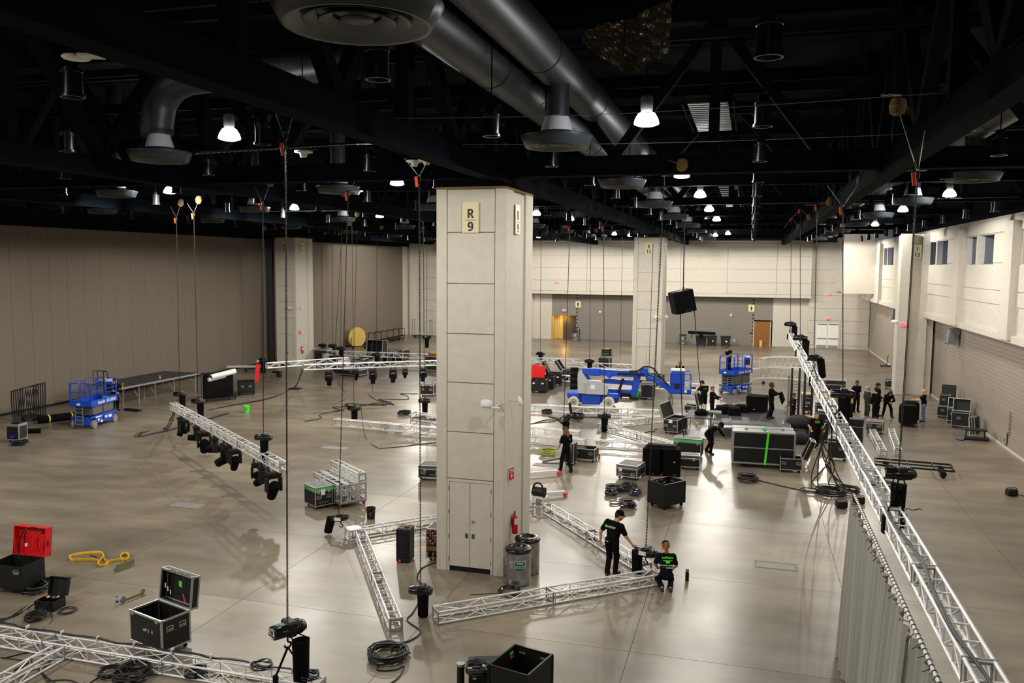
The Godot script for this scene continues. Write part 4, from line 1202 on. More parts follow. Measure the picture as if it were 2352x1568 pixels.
# ---------------------------------------------------------------- trusses, hoists and stage lights
func rigging():
	# foreground truss along the bottom edge and its short branch
	truss("silver box truss on the floor across the bottom left, carrying a bundle of black cables", Vector3(-17.5, 0, -14.07), Vector3(-7.87, 0, -14.07), {"w": 0.42, "h": 0.31, "top": "zig", "pitch": 0.6})
	truss("short silver truss branch running toward the camera at the bottom left corner", Vector3(-13.98, 0, -13.83), Vector3(-13.98, 0, -11.4), {"w": 0.33, "h": 0.31, "top": "zig", "pitch": 0.6})
	var bun := []
	for i in 24: bun.append(Vector3(-17.3 + 0.4 * i, 0.33 + 0.02 * sin(i * 2.1), -14.27 + 0.015 * sin(i * 1.3)))
	var bt = cable("thick black cable bundle tied along the back of the foreground truss", bun, 0.014, {"strands": 7, "spread": 0.022})
	for i in 9: bar("tie", Vector3(1.1 + 0.95 * i, 0.02, 0.0), Vector3(0.03, 0.1, 0.1), M.paper, bt, 0.01)
	coil("tangle of black leads and plugs heaped on the right end of the foreground truss", Vector3(-8.15, 0.3, -14.15), 0.2, 6, 0.011, {"plugs": 4})
	coil("second knot of leads on the foreground truss, left of the hoist slings", Vector3(-9.3, 0.3, -14.25), 0.22, 5, 0.011, {"plugs": 3})
	# diamond of trusses round the big column
	truss("silver floor truss at the front right of the column, kneeling worker behind it", Vector3(-6.96, 0, -17.95), Vector3(-2.2, 0, -21.95), {"w": 0.44, "h": 0.32, "top": "zig", "pitch": 0.62})
	truss("silver truss on the floor behind the standing worker, rising back to the column", Vector3(-6.45, 0, -27.25), Vector3(-2.5, 0, -22.5), {"w": 0.36, "h": 0.32, "top": "zig", "pitch": 0.6})
	truss("ladder-topped silver truss on the floor pointing at the camera left of the column", Vector3(-7.65, 0, -17.2), Vector3(-11.28, 0, -22.75), {"w": 0.33, "h": 0.31, "pitch": 0.45})
	truss("silver truss on the floor running back behind the column from the left corner block", Vector3(-11.6, 0, -22.75), Vector3(-7.1, 0, -27.5), {"w": 0.33, "h": 0.31, "pitch": 0.55})
	var cb := thing("truss_corner", "silver hinged corner block joining two trusses left of the column", "truss corner", Vector3(-11.57, 0, -22.848), 45)
	var st := S()
	edges(st, Vector3.ZERO, Vector3(0.42, 0.33, 0.42), 0.05)
	obj("frame", st, M.alu, cb)
	bar("top_plate", Vector3(0, 0.33, 0), Vector3(0.36, 0.012, 0.36), M.trim, cb, 0.004)
	var mb := thing("truss_motor_block", "black geared motor sitting in a short silver truss frame right of the column", "motor", Vector3(-6.978, 0, -28.03), -10)
	st = S()
	edges(st, Vector3.ZERO, Vector3(0.62, 0.33, 0.42), 0.045)
	obj("frame", st, M.alu, mb)
	bar("plate", Vector3(0.1, 0.17, 0.2), Vector3(0.2, 0.3, 0.02), M.alu_dull, mb)
	rod("motor", Vector3(-0.15, 0.5, 0), Vector3(0.25, 0.5, 0), 0.17, M.black, mb, 16)
	st = S()
	path(st, smooth_path([Vector3(-0.2, 0.4, 0.1), Vector3(-0.1, 0.78, 0.1), Vector3(0.15, 0.8, 0.1), Vector3(0.25, 0.5, 0.12), Vector3(0.28, 0.32, 0.15)]), 0.035, 8)
	obj("hose", st, M.black, mb)
	# hanging light truss on the left
	var e0: Vector3 = Vector3(-24.297, 2, -30.822)
	var e1: Vector3 = Vector3(-13.843, 1.95, -22.644)
	truss("silver truss hanging low at the left with moving-head lights slung under it", e0, e1, {"w": 0.31, "h": 0.32, "pitch": 0.42})
	var ed := (e1 - e0).normalized()
	var n := 0
	for u: Array in [[0.1, 150, 20], [0.13, 60, 100], [0.27, 130, 95], [0.35, 40, 40], [0.46, 120, 90], [0.56, 150, 70], [0.64, 60, 25], [0.82, 20, 70], [0.86, 100, 60], [0.93, 55, 32]]:
		moving_head("black moving-head light under the left hanging truss, %s from its far end" % ["first", "second", "third", "fourth", "fifth", "sixth", "seventh", "eighth", "ninth", "tenth"][n], e0.lerp(e1, u[0]) + Vector3(0, -0.12, 0), u[1], u[2], 1.2 if n in [3, 5, 9] else 1.0)
		n += 1
	var hc := []
	for k: Array in [Vector3(-24.274, 1.9, -30.846), Vector3(-25.864, 1.1, -32.603), Vector3(-28.44, 0, -35.37), Vector3(-28.829, 0, -34.315), Vector3(-28.345, 0, -33.368), Vector3(-28.077, 0, -34.336), Vector3(-27.936, 0, -36.137), Vector3(-28.016, 0, -38.413), Vector3(-28.075, 0, -40.064)].map(func(v): return [v]): hc.append(k[0])
	cable("black leads dropping from the left hanging truss and looping on the floor", hc, 0.018, {"strands": 4, "spread": 0.14})
	cable("long pair of black leads running along the floor to the middle lights", [Vector3(-29.675, 0, -40.707), Vector3(-29.315, 0, -42.709), Vector3(-28.696, 0, -45.478), Vector3(-29.463, 0, -49.462), Vector3(-29.103, 0.4, -49.478), Vector3(-24.273, 2.5, -41.953)], 0.02, {"strands": 3, "spread": 0.1})
	# far left pair of trusses
	truss("silver truss hung at the far left in front of the N 13 column", Vector3(-28.843, 1.9, -45.384), Vector3(-25.575, 1.9, -49.999), {"w": 0.3, "h": 0.36, "pitch": 0.8, "fine": false, "rb": 0.017})
	var g0: Vector3 = Vector3(-24.076, 2.45, -41.611)
	var g1: Vector3 = Vector3(-18.101, 2.3, -47.425)
	truss("silver truss with lights hung below it in the middle distance left of the column", g0, g1, {"w": 0.3, "h": 0.33, "pitch": 0.62, "fine": false, "rb": 0.016})
	n = 0
	for u: Array in [[0.175, 0, 5], [0.37, 60, 15], [0.4, 20, 80], [0.49, 0, -5], [0.64, 0, -8], [0.73, 40, 10], [0.87, 10, -22]]:
		if n != 2: moving_head("black moving-head light under the middle-distance truss, %s from the left" % ["first", "second", "x", "third", "fourth", "fifth", "sixth"][n], g0.lerp(g1, u[0]) + Vector3(0, -0.1, 0), u[1], u[2], 1.0 if n != 1 and n != 5 else 0.7)
		n += 1
	truss("far silver truss near the back left, low over the floor behind the cases", Vector3(-33.28, 0.9, -61.37), Vector3(-12.942, 0.6, -64.974), {"w": 0.32, "h": 0.42, "pitch": 0.8, "fine": false, "rb": 0.02, "r": 0.03})
	truss("far silver truss running across to the middle column", Vector3(-17.672, 0.35, -65.161), Vector3(-8.691, 0.3, -64.909), {"w": 0.32, "h": 0.45, "pitch": 0.9, "fine": false, "rb": 0.02, "r": 0.03})
	truss("short far silver truss slanting forward behind the black hoist bag", Vector3(-32.588, 0.9, -59.589), Vector3(-26.048, 1.6, -50.92), {"w": 0.3, "h": 0.36, "pitch": 0.7, "fine": false, "rb": 0.016})
	truss("silver truss on the floor left of the column with a cable drooping under it", Vector3(-20.442, 0.12, -38.34), Vector3(-14.415, 0.12, -37.77), {"w": 0.32, "h": 0.38, "pitch": 0.65, "top": "zig", "rb": 0.015})
	truss("tangled end of a silver truss just left of the column under loose leads", Vector3(-17.481, 0.02, -41.809), Vector3(-15.638, 0.02, -41.102), {"w": 0.5, "h": 0.4, "pitch": 0.5, "rb": 0.015})
	# right of the column
	truss("silver truss in front of the red-lidded cases right of the column", Vector3(-15.639, 0.3, -57.701), Vector3(-11.304, 0.3, -56.854), {"w": 0.32, "h": 0.45, "pitch": 0.8, "fine": false, "rb": 0.02, "r": 0.03})
	truss("silver truss on the floor passing in front of the boom lift", Vector3(-12.534, 0, -46.312), Vector3(-4.678, 0, -46.883), {"w": 0.34, "h": 0.4, "pitch": 0.7, "top": "zig", "rb": 0.016})
	truss("silver truss end beside the long-haired walking worker", Vector3(-10.417, 0.25, -38.533), Vector3(-7.552, 0.25, -38.406), {"w": 0.36, "h": 0.4, "pitch": 0.6, "top": "zig", "rb": 0.016})
	truss("long silver truss on the floor passing behind the open case with foam", Vector3(-10.223, 0, -37.828), Vector3(-2.867, 0, -37.986), {"w": 0.36, "h": 0.38, "pitch": 0.62, "top": "zig", "rb": 0.015})
	truss("upper arm of the silver truss vee, running right to the stage corner", Vector3(-7.299, 0, -42.47), Vector3(-2.821, 0, -46.803), {"w": 0.33, "h": 0.36, "pitch": 0.6, "top": "zig", "rb": 0.015})
	truss("lower arm of the silver truss vee, running to the green-taped case", Vector3(-7.258, 0, -42.241), Vector3(-3.066, 0, -38.484), {"w": 0.33, "h": 0.36, "pitch": 0.55, "top": "zig", "rb": 0.015})
	truss("short silver truss on the floor between the boom lift basket and the shorts worker", Vector3(-5.869, 0.3, -55.492), Vector3(-2.894, 0.3, -55.505), {"w": 0.3, "h": 0.5, "pitch": 0.8, "fine": false, "rb": 0.02, "r": 0.03})
	# the long truss down the right side
	truss("near half of the long silver truss hung down the right side, curtain below it", Vector3(2.6, 3.82, -7.0), Vector3(2.6, 3.82, -24.2), {"w": 0.36, "h": 0.34, "pitch": 0.5, "r": 0.026, "rb": 0.014})
	truss("far half of the long silver truss hung down the right side", Vector3(2.56, 3.9, -24.3), Vector3(2.62, 3.9, -57.5), {"w": 0.34, "h": 0.32, "pitch": 0.62, "r": 0.026, "rb": 0.014})
	var cb2 := []
	for i in 30: cb2.append(Vector3(2.52 + 0.05 * sin(i * 0.9), 4.15, -8.0 - 0.6 * i))
	cable("black cable run lying along the top of the long right truss", cb2, 0.018, {"strands": 4, "spread": 0.025})
	# curtain and its tied pipe
	var pipe := thing("curtain_pipe", "white pipe with black ties carrying the grey curtain under the long truss", "pipe", Vector3(2.30, 3.62, -7.0))
	rod("pipe", Vector3.ZERO, Vector3(0, 0, -11.9), 0.03, M.white, pipe, 12)
	for i in 79:
		var z := -0.1 - i * 0.15
		rod("tie", Vector3(0, 0, z), Vector3(0, 0, z - 0.028), 0.037, M.black, pipe, 8)
	rng.seed = 5
	for i in 33:
		var z := -0.3 - i * 0.35
		rod("tie_end", Vector3(-0.03, 0, z), Vector3(-0.1 - 0.05 * rng.randf(), 0.02 - 0.16 * rng.randf(), z + 0.08 * rng.randf_range(-1, 1)), 0.006, M.black, pipe, 4)
	drape()
	# hoists
	hoist("big black chain hoist with a white maker's plate above the foreground truss", Vector3(-8.58, 1.28, -14.07), Vector3(-8.44, 10.72, -14.07), {"turn": 58, "k": 1.25, "bag": Vector3(0.12, -0.14, 0.2), "bagk": 1.12, "logo": true, "writing": true, "ck": 1.35, "legs": [Vector3(-8.75, 0.36, -13.88), Vector3(-8.35, 0.36, -14.27)], "hi": [Vector3(-8.11, 11.75, -14.07), Vector3(-8.65, 11.3, -14.07)], "short": "foreground hoist"})
	hoist("black chain hoist standing on its bag between truss ends before the column", Vector3(-7.4, 0.66, -18.1), Vector3(-7.45, 10.5, -18.2), {"turn": 4, "k": 1.0, "bag": Vector3(0.06, -0.12, 0), "bagk": 0.86, "logo": false, "ck": 1.25, "short": "hoist in front of the column"})
	hoist("tilted black chain hoist with an orange label lying left of the corner block", Vector3(-12.12, 0.56, -23.0), Vector3(-11.71, 10.6, -23.0), {"turn": 10, "tilt": 12, "k": 1.0, "bag": Vector3(-0.26, 0.0, 0), "bagtilt": -12, "bagk": 0.82, "logo": false, "label_side": true, "ck": 1.25, "short": "hoist left of the corner block"})
	hoist("black chain hoist over the near end of the left hanging truss", Vector3(-15.35, 2.72, -23.9), Vector3(-15.2, 10.4, -23.9), {"turn": 8, "bag": Vector3(0.02, -0.1, 0), "bagk": 1.05, "ck": 1.25, "short": "near end of the left hanging truss"})
	hoist("black chain hoist on the left hanging truss, second from its far end", Vector3(-22.694, 2.502, -30.4), Vector3(-22.658, 10.518, -30.4), {"turn": 10, "bag": Vector3(0.1, -0.1, 0), "logo": false, "ck": 1.3, "short": "left hanging truss, second from its far end"})
	hoist("black chain hoist over the far end of the left hanging truss", Vector3(-24.695, 2.513, -31.8), Vector3(-24.61, 10.428, -31.8), {"turn": 10, "bag": Vector3(0.12, -0.1, 0), "ck": 1.3, "short": "far end of the left hanging truss"})
	hoist("black chain hoist on the floor truss left of the column, cable hanging past it", Vector3(-20.356, 0.696, -40.4), Vector3(-20.369, 11.552, -40.4), {"turn": 5, "k": 1.25, "bag": Vector3(0.02, -0.1, 0), "logo": false, "ck": 1.3, "short": "floor truss hoist left of the column"})
	hoist("dark chain hoist at the far left beside the N 13 column foot", Vector3(-35.995, 0.947, -56), Vector3(-35.789, 11.84, -56), {"turn": 75, "k": 1.4, "bag": Vector3(0.02, -0.1, 0.1), "ck": 1.5, "short": "hoist by the N 13 column"})
	var far := [[741, 793, -66, 738, 490, 8], [764, 794, -65, 762, 500, 20], [783, 800, -60, 784, 480, 5], [769, 821, -50, 791, 430, 12], [865, 815, -56, 866, 500, -20], [980, 775, -70, 981, 500, 30], [975, 920, -44, 972, 500, 10], [1241, 812, -66, 1243, 520, -20], [1354, 829, -62, 1357, 520, 5], [1388, 955, -41.7, 1386, 520, 14], [1299, 962, -40.3, 1309, 520, 30]]
	var fl := ["left of the far cases, leftmost of three", "left of the far cases, middle of three", "left of the far cases, right of three", "in front of the far cases, white label", "over the case row in the middle distance", "just left of the big column, far back", "just left of the big column near the tangled truss", "right of the column over the far truss", "behind the boom lift next to the open striped case", "at the point of the truss vee", "tilted over the long-haired worker's truss"]
	for i in far.size():
		var h: Array = far[i]
		var z: float = h[2]
		hoist("black chain hoist " + fl[i], FAR_AT[i], FAR_TOP[i], {"turn": h[5], "k": 1.3 if z < -48 else 1.2, "bag": Vector3(0.02, -0.1, 0), "logo": i == 3, "ck": 1.5, "short": "hoist " + fl[i], "tilt": 35 if i == 10 else 0, "bagk": 1.5 if i == 10 else 1.0})
	hoist("black chain hoist with a warning label at the kneeling worker's truss corner", Vector3(-2.5, 0.72, -22.25), Vector3(-2.23, 11.25, -22.2), {"turn": -22, "k": 1.1, "bag": Vector3(-0.24, -0.02, 0), "bagk": 0.95, "logo": false, "label_side": true, "ck": 1.35, "short": "kneeling worker's hoist"})
	hoist("nearest black chain hoist slung from the long right truss, bag behind it", Vector3(2.7, 4.78, -16.2), Vector3(2.82, 10.2, -16.6), {"turn": 12, "k": 1.0, "bag": Vector3(0.06, -0.24, -0.12), "bagk": 0.75, "ck": 1.35, "legs": [Vector3(2.43, 4.1, -15.7), Vector3(2.77, 4.1, -15.9)], "hi": [Vector3(2.438, 11.37, -16.6), Vector3(2.909, 10.932, -16.6)], "short": "nearest hoist of the long right truss"})
	hoist("long black chain hoist lying across the long right truss in front of boxes", Vector3(2.75, 4.72, -26.4), Vector3(2.588, 10.288, -27), {"turn": -4, "k": 1.25, "bag": Vector3(0.05, -0.1, 0), "bagk": 0.9, "logo": true, "ck": 1.35, "legs": [Vector3(2.43, 4.1, -25.7), Vector3(2.7, 4.1, -25.9)], "short": "second hoist of the long right truss"})
	hoist("black chain hoist on the long right truss, bag swung to the right", Vector3(2.55, 4.85, -35.3), Vector3(2.445, 10.947, -35.5), {"turn": 15, "k": 1.1, "bag": Vector3(0.22, -0.05, 0.05), "bagtilt": 10, "bagk": 1.1, "ck": 1.4, "legs": [Vector3(2.42, 4.1, -34.9), Vector3(2.7, 4.1, -35.2)], "short": "third hoist of the long right truss"})
	hoist("black chain hoist fourth along the long right truss", Vector3(2.62, 4.75, -46.3), Vector3(2.373, 11.49, -46.5), {"turn": -5, "k": 1.3, "bag": Vector3(0.22, -0.1, 0), "bagk": 1.1, "ck": 1.5, "legs": [Vector3(2.42, 4.1, -46), Vector3(2.76, 4.1, -46.2)], "short": "fourth hoist of the long right truss"})
	hoist("black chain hoist over the far end of the long right truss", Vector3(2.58, 4.75, -57), Vector3(2.399, 11.615, -57), {"turn": -20, "k": 1.3, "bag": Vector3(0.22, -0.1, 0), "ck": 1.5, "legs": [Vector3(2.43, 4.1, -56.6), Vector3(2.76, 4.1, -56.9)], "short": "far end of the long right truss"})
	# hung loudspeaker
	var sp := thing("hung_speaker", "large black loudspeaker hanging tilted in mid air by two chains", "loudspeaker", Vector3(-2.531, 7.109, -33), 24)
	var q := Basis(Vector3.BACK, deg_to_rad(13))
	bar("cabinet", Vector3.ZERO, Vector3(0.82, 0.86, 0.66), M.black_matte, sp, 0.03, q)
	bar("top_handle", q * Vector3(-0.1, 0.44, 0.2), Vector3(0.2, 0.02, 0.06), M.paper, sp, 0, q)
	bar("slot", q * Vector3(0.1, -0.36, 0.335), Vector3(0.26, 0.06, 0.01), M.gap, sp, 0, q)
	bar("side_panel", q * Vector3(0.415, 0, 0), Vector3(0.02, 0.7, 0.5), M.black, sp, 0.005, q)
	for i in 4: bar("clip", q * Vector3(0.43, 0.25 - 0.16 * i, 0.1), Vector3(0.02, 0.05, 0.06), M.trim, sp, 0.005, q)
	for s: Array in [[0.02, 0.5, 0], [0.0, 0.6, 0.05]]: rod("chain", Vector3(s[0] * 2, s[1], s[2]), Vector3(s[0] * 2 - 0.02, 3.55, s[2]), 0.012, M.chain, sp, 5)
	rod("shackle", Vector3(0.03, 0.4, 0), Vector3(0.03, 0.58, 0), 0.035, M.chain, sp, 8)
	cable("black cable hanging from the hung loudspeaker down to the stage tables", [Vector3(-2.585, 6.633, -33), Vector3(-2.521, 4.215, -33.2), Vector3(-2.483, 2.335, -34), Vector3(-2.573, 1.1, -36.3)], 0.02)
	cable("thin black cable slanting from the hung loudspeaker to the shorts worker", [Vector3(-2.08, 6.983, -33), Vector3(-2.091, 5, -36), Vector3(-2.243, 2.686, -42), Vector3(-1.986, 0.772, -43)], 0.018)
	# plain thin chains in the middle distance
	for k: Array in [[Vector3(-11.155, 10.965, -75), Vector3(-11.157, -0.624, -75), "behind the boom lift"], [Vector3(-5.846, 9.808, -52), Vector3(-5.919, 1.427, -52), "in front of the R 13 column"], [Vector3(-25.837, 11.547, -52), Vector3(-26.124, 2.622, -52), "left of the yellow disc"], [Vector3(-25.483, 10.885, -40), Vector3(-25.571, 3.303, -40), "left of the N 13 column"]]:
		var t := thing("hanging_chain", "thin dark chain hanging straight down " + k[2], "chain", k[0])
		chain_part(t, Vector3.ZERO, k[1] - k[0], 1.5)

const FAR_AT := [Vector3(-36.249, 1.201, -66), Vector3(-34.733, 1.307, -65), Vector3(-31.33, 1.676, -60), Vector3(-26.567, 2.182, -50), Vector3(-26.338, 1.75, -56), Vector3(-27.975, 1.833, -70), Vector3(-17.724, 0.676, -44), Vector3(-16.391, 1.206, -66), Vector3(-11.548, 1.227, -62), Vector3(-6.954, 0.821, -41.7), Vector3(-8.67, 0.811, -40.3)]
const FAR_TOP := [Vector3(-36.21, 12.769, -66), Vector3(-34.671, 12.326, -65), Vector3(-31.16, 12.705, -60), Vector3(-25.73, 13.41, -50), Vector3(-26.228, 11.77, -56), Vector3(-27.918, 12.551, -70), Vector3(-17.784, 11.048, -44), Vector3(-16.438, 11.55, -66), Vector3(-11.62, 11.348, -62), Vector3(-7.175, 10.412, -41.7), Vector3(-8.589, 10.356, -40.3)]

# grey satin drape: a pleated cloth hung from the pipe, stiff wavy folds
func drape():
	var t := thing("curtain", "long silver grey pleated curtain hanging under the right truss to the floor", "curtain", Vector3(2.28, 0, -7.0))
	var n := 300
	var rows := 14
	for part in 2:
		var st := S()
		st.set_smooth_group(1)
		var g := []
		for j in rows + 1:
			var v := float(j) / rows
			var line := []
			for i in n + 1:
				var u := float(i) / n
				var z := -0.02 - u * (4.9 if part == 0 else 6.95) - (0.0 if part == 0 else 4.85)
				var amp := 0.03 + 0.07 * v
				var ph := z * 13.0 + 1.4 * sin(z * 1.7) + 0.5 * sin(v * 3.0 + z)
				var x := amp * sin(ph) + 0.025 * sin(ph * 2.3 + 1.0) - 0.16 * v * (0.6 + 0.4 * sin(z * 0.8)) - (0.05 if part == 1 else 0.0)
				line.append(Vector3(x, 3.56 * (1.0 - v) + 0.012 + 0.03 * sin(z * 4.0) * (1 - v), z + 0.03 * cos(ph) * v - (0.25 * v if part == 1 and u > 0.95 else 0.0)))
			g.append(line)
		for j in rows:
			for i in n: quad(st, g[j][i], g[j][i + 1], g[j + 1][i + 1], g[j + 1][i])
		obj("cloth", st, M.drape, t)

# ---------------------------------------------------------------- lifts, stages, carts
func scissor_lift(label: String, at: Vector3, turn: float, lift: float, plate: String):
	var t := thing("scissor_lift", label, "lift", at, turn)
	var W := 1.15
	var L := 2.3
	# chassis
	var st := S()
	bx(st, Vector3(0, 0.36, 0), Vector3(W - 0.3, 0.4, L - 0.1), Basis.IDENTITY, 0.03)
	for s: float in [-1, 1]:
		bx(st, Vector3(s * (W / 2 - 0.07), 0.42, 0), Vector3(0.12, 0.42, L - 0.7), Basis.IDENTITY, 0.02)
		bx(st, Vector3(s * (W / 2 - 0.07), 0.56, 0), Vector3(0.13, 0.1, L), Basis.IDENTITY, 0.02)
	obj("chassis", st, M.blue, t)
	for s: float in [-1, 1]:
		for e: float in [-1, 1]:
			var w := S()
			lathe(w, [Vector2(0, -0.07), Vector2(0.09, -0.07), Vector2(0.1, -0.05), Vector2(0.15, -0.06), Vector2(0.19, -0.07), Vector2(0.2, -0.05), Vector2(0.2, 0.05), Vector2(0.19, 0.07), Vector2(0.15, 0.06), Vector2(0.1, 0.05), Vector2(0.09, 0.07), Vector2(0, 0.07)], 20, Transform3D(Basis(Vector3.BACK, PI / 2), Vector3(s * (W / 2 - 0.05), 0.2, e * (L / 2 - 0.25))), Vector2.ONE, 10)
			obj("wheel", w, M.tyre, t)
	for e: Array in [[0.15, 0.3, 0.16, 0.12], [0.32, -0.1, 0.2, 0.1], [0.3, -0.45, 0.25, 0.14], [0.42, 0.55, 0.5, 0.06], [0.26, 0.55, 0.12, 0.12]]:
		bar("decal", Vector3(W / 2 - 0.005, e[0] + 0.12, e[1]), Vector3(0.008, e[3], e[2]), M.paper, t)
	bar("vent", Vector3(W / 2 - 0.005, 0.42, 0.15), Vector3(0.008, 0.18, 0.1), M.black, t)
	# folded scissor stack: crossing arms seen edge-on, pins at the ends
	var y0 := 0.66
	var hs := 0.40 + lift
	var n := 5
	for i in n:
		var y := y0 + hs * (i + 0.5) / n
		for s: float in [-1, 1]:
			for k: float in [-1, 1]:
				bar("scissor_arm", Vector3(s * (0.40 - 0.05 * k), y, 0), Vector3(0.05, hs / n * 0.94, L - 0.35), M.lift_grey, t, 0.008, Basis(Vector3.RIGHT, 0.012 * k))
		for e: float in [-1, 1]: rod("cross_tube", Vector3(-0.42, y, e * (L / 2 - 0.22)), Vector3(0.42, y, e * (L / 2 - 0.22)), 0.035, M.lift_grey, t, 8)
		for e: float in [-1, 0, 1]: rod("pin", Vector3(0.37, y, e * (L / 2 - 0.22)), Vector3(0.5, y, e * (L / 2 - 0.22)), 0.03, M.black, t, 8)
	# ladder at the front end
	for s: float in [-1, 1]: bar("ladder_rail", Vector3(s * 0.2 - 0.12, 0.62, L / 2 - 0.02), Vector3(0.05, 0.95, 0.05), M.grey, t, 0.01)
	for i in 5: bar("ladder_step", Vector3(-0.12, 0.22 + 0.2 * i, L / 2), Vector3(0.38, 0.04, 0.07), M.grey, t, 0.008)
	# platform tray and guard rails
	var yp := y0 + hs + 0.02
	st = S()
	bx(st, Vector3(0, yp + 0.03, 0), Vector3(W, 0.06, L))
	for s: float in [-1, 1]:
		bx(st, Vector3(s * W / 2, yp + 0.14, 0), Vector3(0.04, 0.3, L), Basis.IDENTITY, 0.01)
		bx(st, Vector3(0, yp + 0.14, s * L / 2), Vector3(W, 0.3, 0.04), Basis.IDENTITY, 0.01)
	obj("platform", st, M.blue, t)
	for s: float in [-1, 1]:
		for half: Array in [[-L / 2, -0.1], [0.12, L / 2]]:
			var g := S()
			var a: float = half[0] + 0.05
			var b: float = half[1] - 0.02
			path(g, smooth_path([Vector3(0, yp + 0.28, a), Vector3(0, yp + 1.1, a), Vector3(0, yp + 1.22, a + 0.1), Vector3(0, yp + 1.22, b - 0.1), Vector3(0, yp + 1.1, b), Vector3(0, yp + 0.28, b)], 5), 0.024, 7)
			tube(g, Vector3(0, yp + 0.75, a), Vector3(0, yp + 0.75, b), 0.018, 7)
			obj("guard_rail", g, M.blue, t, Transform3D(Basis.IDENTITY, Vector3(s * (W / 2 - 0.01), 0, 0)))
	for e: float in [-1, 1]:
		for half: Array in [[-W / 2 + 0.06, -0.05], [0.05, W / 2 - 0.06]]:
			var g := S()
			path(g, smooth_path([Vector3(half[0], yp + 0.28, 0), Vector3(half[0], yp + 1.08, 0), Vector3(half[0] + 0.08, yp + 1.18, 0), Vector3(half[1] - 0.08, yp + 1.18, 0), Vector3(half[1], yp + 1.08, 0), Vector3(half[1], yp + 0.28, 0)], 5), 0.024, 7)
			tube(g, Vector3(half[0], yp + 0.72, 0), Vector3(half[1], yp + 0.72, 0), 0.018, 7)
			obj("gate" if e > 0 else "end_rail", g, M.blue, t, Transform3D(Basis.IDENTITY, Vector3(0, 0, e * (L / 2 - 0.02))))
	bar("manual_box", Vector3(0.2, yp + 0.75, -L / 2 + 0.1), Vector3(0.42, 0.5, 0.1), M.blue, t, 0.02)
	bar("placard", Vector3(0.2, yp + 1.05, -L / 2 + 0.12), Vector3(0.42, 0.22, 0.02), M.paper, t)
	bar("control_box", Vector3(0.3, yp + 0.7, -L / 2 + 0.2), Vector3(0.26, 0.3, 0.14), M.black, t, 0.02)
	var face := Transform3D(ry(90), Vector3(W / 2 + 0.022, yp + 0.13, 0.3))
	text("lettering", "Genie", 0.22, M.white, t, face)
	text("lettering", plate, 0.22, M.white, t, Transform3D(face.basis, face.origin + Vector3(0, 0, -0.85)))
	bar("decal", Vector3(-0.1, yp + 0.12, L / 2 + 0.024), Vector3(0.18, 0.1, 0.006), M.paper, t)
	return yp + 0.06

